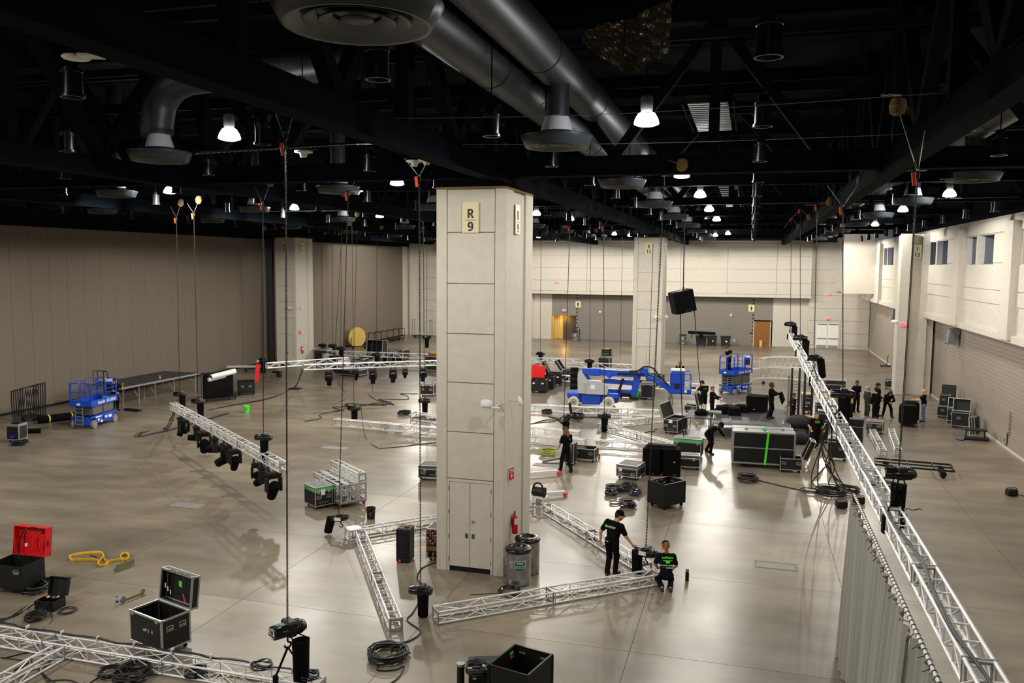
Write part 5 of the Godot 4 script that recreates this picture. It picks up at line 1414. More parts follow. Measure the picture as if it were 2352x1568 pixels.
func boom_lift():
	var t := thing("boom_lift", "blue and grey articulated boom lift with white tyres parked behind the trusses", "lift", Vector3(-8.98, 0, -49.2), 6)
	var st := S()
	bx(st, Vector3(0.15, 0.55, 0), Vector3(2.9, 0.5, 0.9), Basis.IDENTITY, 0.06)
	bx(st, Vector3(0.0, 0.5, 0.5), Vector3(1.1, 0.6, 0.25), Basis.IDENTITY, 0.04)
	bx(st, Vector3(-1.05, 0.72, 0), Vector3(0.8, 0.35, 1.2), Basis.IDENTITY, 0.08)
	bx(st, Vector3(1.25, 0.72, 0), Vector3(0.8, 0.35, 1.2), Basis.IDENTITY, 0.08)
	obj("chassis", st, M.blue, t)
	for x: float in [-1.03, 1.04]:
		for s: float in [-1, 1]:
			var w := S()
			var r := 0.33 if x < 0 else 0.36
			lathe(w, [Vector2(0, -0.06), Vector2(r * 0.6, -0.06), Vector2(r * 0.66, -0.11), Vector2(r * 0.96, -0.12), Vector2(r, -0.09), Vector2(r, 0.09), Vector2(r * 0.96, 0.12), Vector2(r * 0.66, 0.11), Vector2(r * 0.6, 0.06), Vector2(0, 0.06)], 28, Transform3D(Basis(Vector3.RIGHT, PI / 2), Vector3(x, r, s * 0.72)), Vector2.ONE, 10)
			var o := obj("wheel", w, M.tyre_white, t)
			rod("hub", Vector3(x, r, s * 0.72), Vector3(x, r, s * 0.86), 0.09, M.grey, o, 10)
			for k in 8: bar("lug", Vector3(x + 0.16 * cos(k * TAU / 8), r + 0.16 * sin(k * TAU / 8), s * 0.79), Vector3(0.05, 0.05, 0.03), M.grey, o)
	# turntable cowls
	st = S()
	prism(st, PackedVector2Array([Vector2(-0.8, 0.88), Vector2(-0.82, 2.0), Vector2(-0.7, 2.1), Vector2(-0.5, 1.95), Vector2(-0.28, 1.62), Vector2(-0.2, 0.84)]), 1.15, Transform3D(Basis.IDENTITY, Vector3(0, 0, -0.45)))
	obj("counterweight_cowl", st, M.shell, t)
	st = S()
	prism(st, PackedVector2Array([Vector2(-0.34, 0.84), Vector2(-0.36, 1.55), Vector2(-0.2, 1.66), Vector2(0.55, 1.62), Vector2(0.95, 1.35), Vector2(1.0, 1.1), Vector2(0.95, 0.84)]), 0.42, Transform3D(Basis.IDENTITY, Vector3(0, 0, 0.35)))
	var hood := obj("engine_hood", st, M.shell, t)
	bar("hood_seam", Vector3(-0.3, 1.2, 0.775), Vector3(0.02, 0.6, 0.01), M.grey, hood)
	bar("decal", Vector3(0.1, 1.28, 0.775), Vector3(0.24, 0.24, 0.01), M.paper, hood)
	bar("grab_slot", Vector3(-0.15, 1.45, 0.775), Vector3(0.05, 0.05, 0.01), M.black, hood)
	rod("beacon", Vector3(0.68, 1.5, 0.55), Vector3(0.68, 1.68, 0.55), 0.06, M.orange, t, 10)
	bar("turntable", Vector3(0.1, 0.83, 0), Vector3(1.9, 0.1, 1.1), M.grey, t, 0.02)
	# main boom, folded risers, upright link
	var B := func(called: String, a: Vector2, b: Vector2, th: float, z: float, wz := 0.22):
		var p := Vector3(a.x, a.y, z)
		var q := Vector3(b.x, b.y, z)
		return bar(called, (p + q) / 2, Vector3(th, (q - p).length(), wz), M.blue, t, 0.02, frame_of(q - p))
	B.call("main_boom", Vector2(-0.6, 2.12), Vector2(2.75, 2.02), 0.36, 0.0, 0.3)
	B.call("riser", Vector2(0.7, 1.55), Vector2(2.75, 1.45), 0.3, -0.25)
	B.call("riser", Vector2(0.0, 1.0), Vector2(2.7, 0.92), 0.2, -0.2)
	B.call("riser", Vector2(-0.5, 2.05), Vector2(0.2, 1.0), 0.2, -0.1)
	B.call("upright_link", Vector2(2.5, 0.72), Vector2(2.72, 2.1), 0.26, -0.12, 0.4)
	bar("boom_collar", Vector3(0.15, 2.1, 0.05), Vector3(0.7, 0.44, 0.34), M.blue, t, 0.05)
	bar("boom_lug", Vector3(1.05, 1.92, 0.18), Vector3(0.3, 0.3, 0.06), M.blue, t, 0.02, Basis(Vector3.BACK, 0.7))
	bar("extension_tube", Vector3(2.3, 2.05, 0.18), Vector3(1.6, 0.12, 0.1), M.black, t, 0.02)
	rod("cylinder", Vector3(1.55, 0.75, 0.05), Vector3(1.85, 1.75, 0.05), 0.08, M.black, t, 10)
	# jib reaching down to the basket
	for y: float in [0.0, -0.28]:
		B.call("jib_arm", Vector2(3.15 - y * 0.15, 2.2 + y), Vector2(4.75, 1.2 + y * 0.55), 0.14, 0.0, 0.16)
	bar("jib_knuckle", Vector3(3.05, 2.15, 0), Vector3(0.5, 0.5, 0.3), M.blue, t, 0.06)
	st = S()
	path(st, smooth_path([Vector3(2.2, 2.2, 0.15), Vector3(2.7, 2.25, 0.15), Vector3(3.1, 2.5, 0.12), Vector3(3.6, 2.42, 0.12), Vector3(4.0, 1.95, 0.1), Vector3(4.6, 1.35, 0.1)]), 0.05, 7)
	obj("hose_bundle", st, M.black, t)
	st = S()
	for k: float in [0, 0.08]: path(st, smooth_path([Vector3(4.6 + k, 1.1, 0.2), Vector3(4.55 + k, 0.6, 0.22), Vector3(4.6 + k, 0.2, 0.22), Vector3(4.68 + k, 0.2, 0.22), Vector3(4.7 + k, 0.6, 0.22), Vector3(4.72 + k, 1.0, 0.2)]), 0.018, 5)
	obj("hanging_leads", st, M.cable, t)
	# basket
	bar("basket_floor", Vector3(5.2, 1.06, 0), Vector3(1.25, 0.08, 1.5), M.blue, t, 0.02)
	bar("toe_board", Vector3(5.2, 1.2, 0.75), Vector3(1.25, 0.22, 0.04), M.blue, t, 0.01)
	bar("basket_mount", Vector3(4.75, 1.2, 0), Vector3(0.5, 0.4, 0.4), M.blue, t, 0.03)
	bar("control_panel", Vector3(5.05, 1.75, 0.62), Vector3(0.78, 1.25, 0.1), M.blue, t, 0.03)
	bar("panel_top", Vector3(5.05, 2.42, 0.5), Vector3(0.82, 0.16, 0.36), M.paper, t, 0.03)
	bar("panel_box", Vector3(5.0, 1.5, 0.7), Vector3(0.3, 0.3, 0.1), M.black, t, 0.02)
	bar("decal", Vector3(5.5, 1.2, 0.775), Vector3(0.14, 0.14, 0.01), M.paper, t)
	for s: float in [-0.7, 0.7]:
		var g := S()
		path(g, smooth_path([Vector3(4.65, 1.1, s), Vector3(4.65, 2.1, s), Vector3(4.75, 2.2, s), Vector3(5.7, 2.2, s), Vector3(5.8, 2.1, s), Vector3(5.8, 1.1, s)], 5), 0.022, 7)
		tube(g, Vector3(4.65, 1.65, s), Vector3(5.8, 1.65, s), 0.018, 7)
		obj("basket_rail", g, M.blue, t)
	for x: float in [4.65, 5.8]:
		for y: float in [1.65, 2.2]: rod("cross_rail", Vector3(x, y, -0.7), Vector3(x, y, 0.7), 0.02, M.blue, t, 7)
	bar("tool_tray", Vector3(5.95, 1.38, 0.3), Vector3(0.3, 0.1, 0.5), M.black, t, 0.02)

# platform stage deck on tube legs
func stage_deck(label: String, c: Vector3, turn: float, w: float, d: float, h: float, legs: Array, o := {}) -> Node3D:
	var t := thing("stage_deck", label, "stage", c, turn)
	var nx: int = o.get("nx", 1)
	var nz: int = o.get("nz", 1)
	for i in nx:
		for k in nz: bar("deck_panel", Vector3(-w / 2 + w * (i + 0.5) / nx, h - 0.03, -d / 2 + d * (k + 0.5) / nz), Vector3(w / nx - 0.012, 0.06, d / nz - 0.012), M.deck, t, 0.004)
	var st := S()
	for s: float in [-1, 1]:
		bx(st, Vector3(0, h - 0.07, s * d / 2), Vector3(w + 0.04, 0.11, 0.045), Basis.IDENTITY, 0.006)
		bx(st, Vector3(s * w / 2, h - 0.07, 0), Vector3(0.045, 0.11, d + 0.04), Basis.IDENTITY, 0.006)
	obj("edge_rail", st, M.alu_dull, t)
	for l: Array in legs:
		for s: float in [-1, 1]:
			var p := Vector3(l[0] * w / 2, 0, s * (d / 2 - 0.06)) if l.size() == 1 else Vector3(l[0] * w / 2, 0, l[1] * d / 2)
			if l.size() == 2 and s > 0: continue
			rod("leg", p, p + Vector3(0, h - 0.1, 0), 0.025, M.alu_dull, t, 8)
			var q := p * Vector3(0.82, 1, 1)
			if o.get("brace", true): rod("brace", p + Vector3(0, 0.35, 0), Vector3(q.x - 0.3, h - 0.12, p.z), 0.015, M.alu_dull, t, 6)
		if l.size() == 1: rod("leg_tie", Vector3(l[0] * w / 2, 0.35, -d / 2 + 0.06), Vector3(l[0] * w / 2, 0.35, d / 2 - 0.06), 0.018, M.alu_dull, t, 6)
	return t

func push_cart(label: String, at: Vector3, turn: float, l: float, w: float, h: float, group := ""):   # flat cart with a hoop handle at each end
	var t := thing("flat_cart", label, "cart", at, turn, group)
	bar("bed", Vector3(0, 0.2, 0), Vector3(l, 0.07, w), M.black, t, 0.01)
	for s: float in [-1, 1]:
		var g := S()
		path(g, smooth_path([Vector3(s * l / 2, 0.2, -w / 2), Vector3(s * l / 2, h - 0.08, -w / 2), Vector3(s * l / 2, h, -w / 2 + 0.08), Vector3(s * l / 2, h, w / 2 - 0.08), Vector3(s * l / 2, h - 0.08, w / 2), Vector3(s * l / 2, 0.2, w / 2)], 4), 0.024, 6)
		obj("hoop", g, M.black, t)
		for k: float in [-1, 1]: caster(t, Vector3(s * (l / 2 - 0.15), 0, k * (w / 2 - 0.1)), 0.08, 30 * k)

func machines():
	var y1: float = scissor_lift("blue scissor lift with lowered grey arms parked near the left wall", Vector3(-32.62, 0, -35.25), 10, 0.05, "GS-3246")
	var y2: float = scissor_lift("blue scissor lift carrying a worker, in the middle of the far floor", Vector3(-0.75, 0, -57.6), -30, 0.25, "GS-3246")
	boom_lift()
	var gb := thing("green_bag", "black and green tool bag left on the platform of the left scissor lift", "bag", Vector3(-32.35, y1, -35.7), 20)
	bar("bag", Vector3(0, 0.1, 0), Vector3(0.5, 0.2, 0.25), M.black, gb, 0.06)
	bar("green_top", Vector3(0.05, 0.2, 0), Vector3(0.3, 0.06, 0.2), M.green, gb, 0.02)
	# left stage deck
	stage_deck("long grey-topped stage platform on silver tube legs by the left wall", Vector3(-36.2, 0, -43.3), 0, 2.7, 7.0, 1.2, [[1, 0.98], [1, 0.6], [1, 0.2], [1, -0.3], [1, -0.9], [0.4, 0.95], [0.4, 0.2], [0.4, -0.6], [-0.9, 0.95], [-0.9, 0.1], [-0.9, -0.9], [0.0, -0.95]], {"nx": 1, "nz": 3})
	var gr := thing("guard_hoop", "black rounded guard hoop standing at the near end of the left stage platform", "guard rail", Vector3(-36.1, 0, -39.6), 0)
	var g := S()
	path(g, smooth_path([Vector3(-0.55, 1.5, 0), Vector3(-0.55, 2.0, 0), Vector3(-0.45, 2.12, 0), Vector3(0.3, 2.12, 0), Vector3(0.45, 2.0, 0), Vector3(0.45, 1.6, 0), Vector3(0.3, 1.5, 0), Vector3(-0.55, 1.5, 0)], 4), 0.025, 6)
	tube(g, Vector3(-0.25, 0, 0), Vector3(-0.25, 2.1, 0), 0.025, 6)
	tube(g, Vector3(0.18, 0, 0), Vector3(0.18, 2.1, 0), 0.025, 6)
	obj("hoop", g, M.black, gr)
	bar("foot", Vector3(0, 0.03, 0.2), Vector3(0.9, 0.06, 0.5), M.black, gr, 0.01)
	var step := thing("black_plank", "flat black plank lying on the floor in front of the left stage platform", "plank", Vector3(-33.645, 0, -39.224), -8)
	bar("board", Vector3(0, 0.05, 0), Vector3(1.15, 0.1, 0.3), M.black, step, 0.01)
	bottle("small water bottle standing on the left stage platform", Vector3(-35.2, 1.2, -43.5))
	# centre black stage with side table
	var cs := stage_deck("low black centre stage with workers on it behind the strapped panel stack", Vector3(0.25, 0, -44.4), 0, 3.7, 4.9, 0.8, [[-0.98], [0.0], [0.98]], {"nx": 2, "nz": 2, "brace": false})
	bar("white_seam", Vector3(0.55, 0.802, 0.2), Vector3(0.03, 0.004, 4.4), M.grey, cs, 0, ry(-8))
	var tb := thing("folding_table", "grey folding table on thin legs at the left corner of the black stage", "table", Vector3(-2.3, 0, -43.3), 0)
	bar("tabletop", Vector3(0, 0.9, 0), Vector3(1.2, 0.05, 2.4), M.deck, tb, 0.01)
	for s: float in [-1, 1]:
		for e: float in [-1, 1]: rod("leg", Vector3(s * 0.52, 0, e * 1.1), Vector3(s * 0.52, 0.88, e * 1.1), 0.02, M.alu_dull, tb)
	var bg := thing("black_bag", "crumpled black bag lying on the grey folding table", "bag", Vector3(-2.2, 0.925, -43.0), 15)
	var st := S()
	lathe(st, [Vector2(0.1, 0), Vector2(0.3, 0.03), Vector2(0.32, 0.15), Vector2(0.2, 0.27), Vector2(0.06, 0.32), Vector2(0, 0.32)], 9, Transform3D.IDENTITY, Vector2(1.1, 0.8))
	obj("sack", st, M.black_matte, bg)
	var roll := thing("grey_roll", "pale green-grey rolled drawing tube on the grey folding table", "roll", Vector3(-1.95, 0.925, -43.5), -5)
	rod("tube", Vector3(-0.1, 0.1, 0.0), Vector3(0.75, 0.1, 0.05), 0.1, mat(Color(0.52, 0.6, 0.5), 0.6), roll, 14)
	rod("end_cap", Vector3(-0.13, 0.1, 0), Vector3(-0.1, 0.1, 0), 0.105, M.black, roll, 14)
	bottle("clear water bottle on the front edge of the black centre stage", Vector3(-0.75, 0.8, -42.3))
	bottle("clear water bottle by the soft black bags right of the stage", Vector3(1.75, 0.8, -42.2))
	# strapped stack of stage panels on a dolly
	var ps := thing("panel_stack", "stack of black stage panels standing on edge under a neon green strap", "stage panels", Vector3(0.72, 0, -36.9), 3)
	for i in 7:
		var z := 0.75 - 0.19 * i - (0.08 if i > 3 else 0.0)
		bar("panel", Vector3(0, 0.86, z), Vector3(2.46, 1.26, 0.1), M.black, ps, 0.004)
		st = S()
		for sx: float in [-1, 1]: bx(st, Vector3(sx * 1.24, 0.86, z), Vector3(0.07, 1.38, 0.15), Basis.IDENTITY, 0.006)
		for y: float in [0.2, 1.52]: bx(st, Vector3(0, y, z), Vector3(2.42, 0.07, 0.15), Basis.IDENTITY, 0.006)
		if i == 0: bx(st, Vector3(0, 0.86, z), Vector3(2.42, 0.05, 0.12), Basis.IDENTITY, 0.004)
		obj("panel_frame", st, M.alu_dull, ps)
	bar("dolly", Vector3(0, 0.14, 0.1), Vector3(1.9, 0.06, 1.3), M.black, ps)
	for s: float in [-1, 1]:
		for e: float in [-1, 1]: caster(ps, Vector3(s * 0.75, 0, 0.1 + e * 0.5), 0.055)
	for k in 3: bar("clamp", Vector3(-0.7 + 0.75 * k, 1.58, 0.3 - 0.1 * k), Vector3(0.12, 0.06, 0.2), M.grey, ps, 0.01)
	var strap := thing("ratchet_strap", "neon green ratchet strap over the stack of stage panels", "strap", Vector3(0.72, 0, -36.9), 3)
	bar("front_run", Vector3(0.12, 0.87, 0.84), Vector3(0.09, 1.42, 0.012), M.neon, strap, 0, Basis(Vector3.BACK, -0.08))
	bar("top_run", Vector3(0.06, 1.575, 0.25), Vector3(0.09, 0.012, 1.2), M.neon, strap, 0, ry(8))
	bar("ratchet", Vector3(0.08, 1.6, 0.45), Vector3(0.09, 0.05, 0.18), M.grey, strap, 0.01)
	# tall black ladder frames and a slim silver post at the right end of the stage
	for k in 2:
		var lf := thing("ladder_frame", "tall black tapered ladder frame at the stage end, %s of a pair" % ["left one", "right one"][k], "ladder frame", [Vector3(2.38, 0, -45.4), Vector3(3.0, 0, -45.0)][k], 10)
		for s: float in [-1, 1]:
			st = S()
			prism(st, PackedVector2Array([Vector2(-0.09, 0), Vector2(0.09, 0), Vector2(0.12, 1.6), Vector2(0.06, 2.7), Vector2(0.0, 3.25), Vector2(-0.06, 2.7), Vector2(-0.12, 1.6)]), 0.1, Transform3D(ry(70), Vector3(s * 0.19, 0, 0)))
			obj("stile", st, M.black, lf)
		for i in 17: rod("rung", Vector3(-0.19, 0.15 + 0.16 * i, 0), Vector3(0.19, 0.15 + 0.16 * i, 0), 0.018, M.black if i < 10 else M.alu_dull, lf, 6)
		bar("foot", Vector3(0, 0.03, 0), Vector3(0.6, 0.06, 0.5), M.black, lf, 0.01)
	var post := thing("grey_post", "slim dark grey post standing at the right edge of the stage", "post", Vector3(2.05, 0, -44.6))
	rod("tube", Vector3.ZERO, Vector3(0, 2.95, 0), 0.045, M.grey, post, 8)
	bar("base", Vector3(0, 0.02, 0), Vector3(0.5, 0.04, 0.4), M.black, post)
	# black frame cart, roll, row of carts, yellow disc, trays on the far left
	var fc := thing("folded_carts", "nest of folded black tube frames on wheels against the left wall", "cart", Vector3(-36.6, 0, -35.0), 78)
	for i in 6:
		g = S()
		var z := -0.5 + 0.2 * i
		path(g, smooth_path([Vector3(-0.6, 0.25, z), Vector3(-0.62, 1.5 + 0.05 * i, z), Vector3(-0.5, 1.62 + 0.05 * i, z), Vector3(0.5, 1.75 + 0.05 * i, z), Vector3(0.6, 1.6 + 0.05 * i, z), Vector3(0.55, 0.2, z)], 4), 0.03, 6)
		tube(g, Vector3(-0.3, 0.25, z), Vector3(-0.1, 1.65, z), 0.02, 6)
		tube(g, Vector3(0.3, 0.25, z), Vector3(0.15, 1.7, z), 0.02, 6)
		obj("frame", g, M.black, fc)
		caster(fc, Vector3(-0.55, 0, z), 0.09, 20 * i)
		caster(fc, Vector3(0.5, 0, z), 0.09, -20 * i)
	bar("bed", Vector3(0, 0.24, 0), Vector3(1.1, 0.08, 1.1), M.black, fc, 0.01)
	var rl := thing("carpet_roll", "long black roll with two yellow tape bands on the floor by the left wall", "roll", Vector3(-35.5, 0, -34.5), 0)
	var v := Vector3(1.6, 0, -3.4)
	rod("roll", Vector3(0, 0.2, 0), v + Vector3(0, 0.2, 0), 0.2, M.black_matte, rl, 18)
	for u: float in [0.12, 0.42]: rod("yellow_band", v * u + Vector3(0, 0.2, 0), v * (u + 0.02) + Vector3(0, 0.2, 0), 0.206, mat(Color(0.9, 0.9, 0.1), 0.5), rl, 18)
	var rl2 := thing("black_tube", "short black tube lying on the floor beside the left edge rack", "roll", Vector3(-34.369, 0, -32.156), 0)
	rod("tube", Vector3(0, 0.12, 0), Vector3(0.85, 0.12, -0.5), 0.12, M.black_matte, rl2, 14)
	for i in 6:
		push_cart("black hoop-handled flat cart by the left wall, %s from the yellow disc" % ["first", "second", "third", "fourth", "fifth", "sixth"][i], Vector3(-37.7 + 0.05 * i, 0, -78.2 - 1.45 * i), 70, 0.9, 0.9, 1.25)
	push_cart("black flat cart with hoop handles in front of the yellow disc", Vector3(-37.3, 0, -75.2), 20, 1.5, 0.8, 1.05)
	push_cart("tall black cart with two hoops against the far left end wall", Vector3(-36.2, 0, -89.2), 5, 2.1, 0.9, 2.0)
	var dk := thing("yellow_disc", "big round yellow tabletop disc standing on edge by the left wall", "disc", Vector3(-38.2, 0, -76.6), 58)
	st = S()
	lathe(st, [Vector2(0, -0.09), Vector2(0.98, -0.09), Vector2(1.0, -0.07), Vector2(1.0, 0.07), Vector2(0.98, 0.09), Vector2(0, 0.09)], 40, Transform3D(Basis(Vector3.RIGHT, PI / 2), Vector3(0, 1.0, 0)), Vector2.ONE, 10)
	obj("disc", st, M.gold, dk)
	# black board cart and white roll
	var bc := thing("board_cart", "upright black boards on a wheeled frame cart behind the left hanging truss", "cart", Vector3(-31.35, 0, -43.9), 58)
	for i in 5: bar("board", Vector3(0, 1.0, -0.35 + 0.16 * i), Vector3(1.75, 1.45, 0.05), M.black if i < 4 else M.black_matte, bc, 0.01)
	for s: float in [-1, 1]: bar("end_frame", Vector3(s * 0.95, 0.85, 0), Vector3(0.05, 1.65, 0.08), M.alu_dull, bc, 0.01)
	bar("bed", Vector3(0, 0.2, 0), Vector3(2.1, 0.07, 1.0), M.black, bc, 0.01)
	for s: float in [-1, 1]:
		for e: float in [-1, 1]: caster(bc, Vector3(s * 0.9, 0, e * 0.4), 0.075, 30)
	var wr := thing("white_roll", "long white rolled sheet propped along the top of the black board cart", "roll", Vector3(-30.129, 1.78, -41.613), 0)
	v = Vector3(-29.457, 2, -42.994) - wr.position
	rod("roll", Vector3.ZERO, v, 0.16, M.white, wr, 16)
	rod("roll", v * 0.02 + Vector3(-0.15, -0.16, 0.1), v * 0.7 + Vector3(-0.15, -0.16, 0.1), 0.12, M.white, wr, 14)
	rod("core", v * -0.01, v * -0.015, 0.1, M.black, wr, 14)
	var lad := thing("flat_ladder", "silver frame lying flat on a dark dolly by the far left hoist", "frame", Vector3(-37.425, 0, -56.331), 25)
	st = S()
	for s: float in [-0.35, 0.35]: bx(st, Vector3(0, 0.4, s), Vector3(3.2, 0.06, 0.06))
	for i in 7: bx(st, Vector3(-1.5 + 0.5 * i, 0.4, 0), Vector3(0.05, 0.05, 0.7))
	obj("frame", st, M.alu, lad)
	bar("dolly", Vector3(0.4, 0.25, 0), Vector3(1.4, 0.1, 0.6), M.black, lad)
	for s: float in [-1, 1]: caster(lad, Vector3(0.4 + s * 0.6, 0, 0), 0.09)
	# truss stack on a dolly
	var yaw := 62.0
	var tdir := Vector3(-0.78, 0, -0.62).normalized()
	var fr: Vector3 = Vector3(-12.836, 0.22, -26.179)
	var side := Vector3(-0.62, 0, 0.78).normalized()
	var sd := thing("truss_dolly", "low wheeled dolly with red casters under the stacked trusses", "dolly", fr, 0)
	var dq := Basis(tdir, Vector3.UP, tdir.cross(Vector3.UP))
	bar("bed", tdir * 1.2 + side * 0.4 + Vector3(0, -0.06, 0), Vector3(2.3, 0.06, 1.05), M.alu_dull, sd, 0.01, dq)
	for u: float in [0.15, 2.2]:
		for w: float in [-0.05, 0.85]:
			var c: MeshInstance3D = caster(sd, tdir * u + side * w + Vector3(0, -0.22, 0), 0.06, yaw)
			c.material_override = M.red
	var tn := 0
	for col: Array in [[0.0, 3], [0.345, 2], [0.69, 2]]:
		for row in col[1]:
			var a: Vector3 = fr + side * (col[0] + 0.05) + Vector3(0, -0.03 + 0.335 * row, 0)
			truss("short silver truss in the dolly stack, %s column, %s layer" % [["right", "middle", "left"][int(round(col[0] / 0.345))], ["bottom", "second", "top"][row]], a, a + tdir * 2.4, {"w": 0.31, "h": 0.31, "pitch": 0.4, "rb": 0.014, "sec": 9.0})
			tn += 1
	# flat dolly and truss pieces on the right floor
	var fd := thing("flat_dolly", "black steel frame dolly with open bays on the floor right of the long truss", "dolly", Vector3(6.75, 0, -37.3), -6)
	st = S()
	for s: float in [-1, 1]:
		bx(st, Vector3(0, 0.34, s * 0.62), Vector3(2.9, 0.07, 0.07))
		bx(st, Vector3(s * 1.45, 0.34, 0), Vector3(0.07, 0.07, 1.3))
	for x: float in [-0.85, -0.2, 0.75]: bx(st, Vector3(x, 0.34, 0), Vector3(0.06, 0.06, 1.25))
	bx(st, Vector3(0, 0.34, 0.0), Vector3(2.9, 0.06, 0.06))
	obj("frame", st, M.black, fd)
	for s: float in [-1, 1]:
		for e: float in [-1, 1]: caster(fd, Vector3(s * 1.05, 0, e * 0.5), 0.13, 25)
	truss("short silver truss lying on the floor right of the long truss, left one of two", Vector3(6.2, 0, -45.2), Vector3(6.0, 0, -40.0), {"w": 0.32, "h": 0.32, "pitch": 0.45, "rb": 0.014})
	truss("short silver truss lying on the floor right of the long truss, right one of two", Vector3(7.15, 0, -45.7), Vector3(6.68, 0, -40.4), {"w": 0.32, "h": 0.32, "pitch": 0.45, "rb": 0.014})
	# stack of curved trusses behind the stage
	for k in 2:
		var ct := thing("curved_truss", "curved silver truss arc behind the ladder frames, %s" % ["upper one", "lower one"][k], "truss", Vector3(3.0 - 0.3 * k, 0.25 + 0.55 * (1 - k) * 1.6, -63.5), 0)
		var r := 2.2 + 0.3 * k
		for rr: float in [r, r - 0.35]:
			for y: float in [0, 0.75]:
				var pts := []
				for i in 17: pts.append(Vector3(cos(PI * (0.02 + i / 17.0)) * rr - 0.3 * k, y, -sin(PI * (0.02 + i / 17.0)) * rr + 1.6))
				st = S()
				path(st, pts, 0.035, 6)
				obj("chord", st, M.white, ct)
		st = S()
		for i in 16:
			for j in 2:
				var a0 := PI * (0.02 + (i + 0.5 * j) / 17.0)
				var a1 := PI * (0.02 + (i + 0.5 + 0.5 * j) / 17.0)
				tube(st, Vector3(cos(a0) * r - 0.3 * k, 0.75 * j, -sin(a0) * r + 1.6), Vector3(cos(a1) * r - 0.3 * k, 0.75 * (1 - j), -sin(a1) * r + 1.6), 0.02, 5)
				tube(st, Vector3(cos(a0) * r - 0.3 * k, 0.75, -sin(a0) * r + 1.6), Vector3(cos(a0) * (r - 0.35) - 0.3 * k, 0.75, -sin(a0) * (r - 0.35) + 1.6), 0.02, 5)
		tag(obj("lattice", st, M.white, ct), "", "", "", "stuff")
		if k == 1:
			for s: float in [-1, 1]: caster(ct, Vector3(s * 1.6, -0.25, 1.2), 0.115)
	# square vent frame of white legs on the floor: two white beams with red end caps
	for e: Array in [[Vector3(-8.491, 0, -31.471), Vector3(-7.239, 0, -32.378), "farther one"], [Vector3(-7.333, 0, -28.724), Vector3(-6.317, 0, -29.405), "nearer one"]]:
		var wb := thing("white_beam", "white outrigger beam with a red end roller right of the column, " + e[2], "beam", e[0])
		var d: Vector3 = e[1] - e[0]
		bar("beam", d / 2 + Vector3(0, 0.14, 0), Vector3(d.length(), 0.17, 0.12), M.white, wb, 0.01, Basis(d.normalized(), Vector3.UP, d.normalized().cross(Vector3.UP)))
		rod("roller", d + Vector3(0.02, 0.09, -0.08), d + Vector3(0.02, 0.09, 0.1), 0.085, M.orange, wb, 12)

func bottle(label: String, at: Vector3, cap: Material = null):
	var t := thing("water_bottle", label, "bottle", at)
	var m := mat(Color(0.75, 0.82, 0.9, 0.35), 0.1)
	m.transparency = BaseMaterial3D.TRANSPARENCY_ALPHA
	var st := S()
	lathe(st, [Vector2(0, 0), Vector2(0.032, 0), Vector2(0.034, 0.02), Vector2(0.034, 0.14), Vector2(0.014, 0.19), Vector2(0.014, 0.21)], 14)
	obj("body", st, m, t)
	rod("label", Vector3(0, 0.07, 0), Vector3(0, 0.12, 0), 0.0355, M.cable_blue if cap else M.paper, t, 14)
	rod("cap", Vector3(0, 0.205, 0), Vector3(0, 0.23, 0), 0.016, cap if cap else M.paper, t, 10)

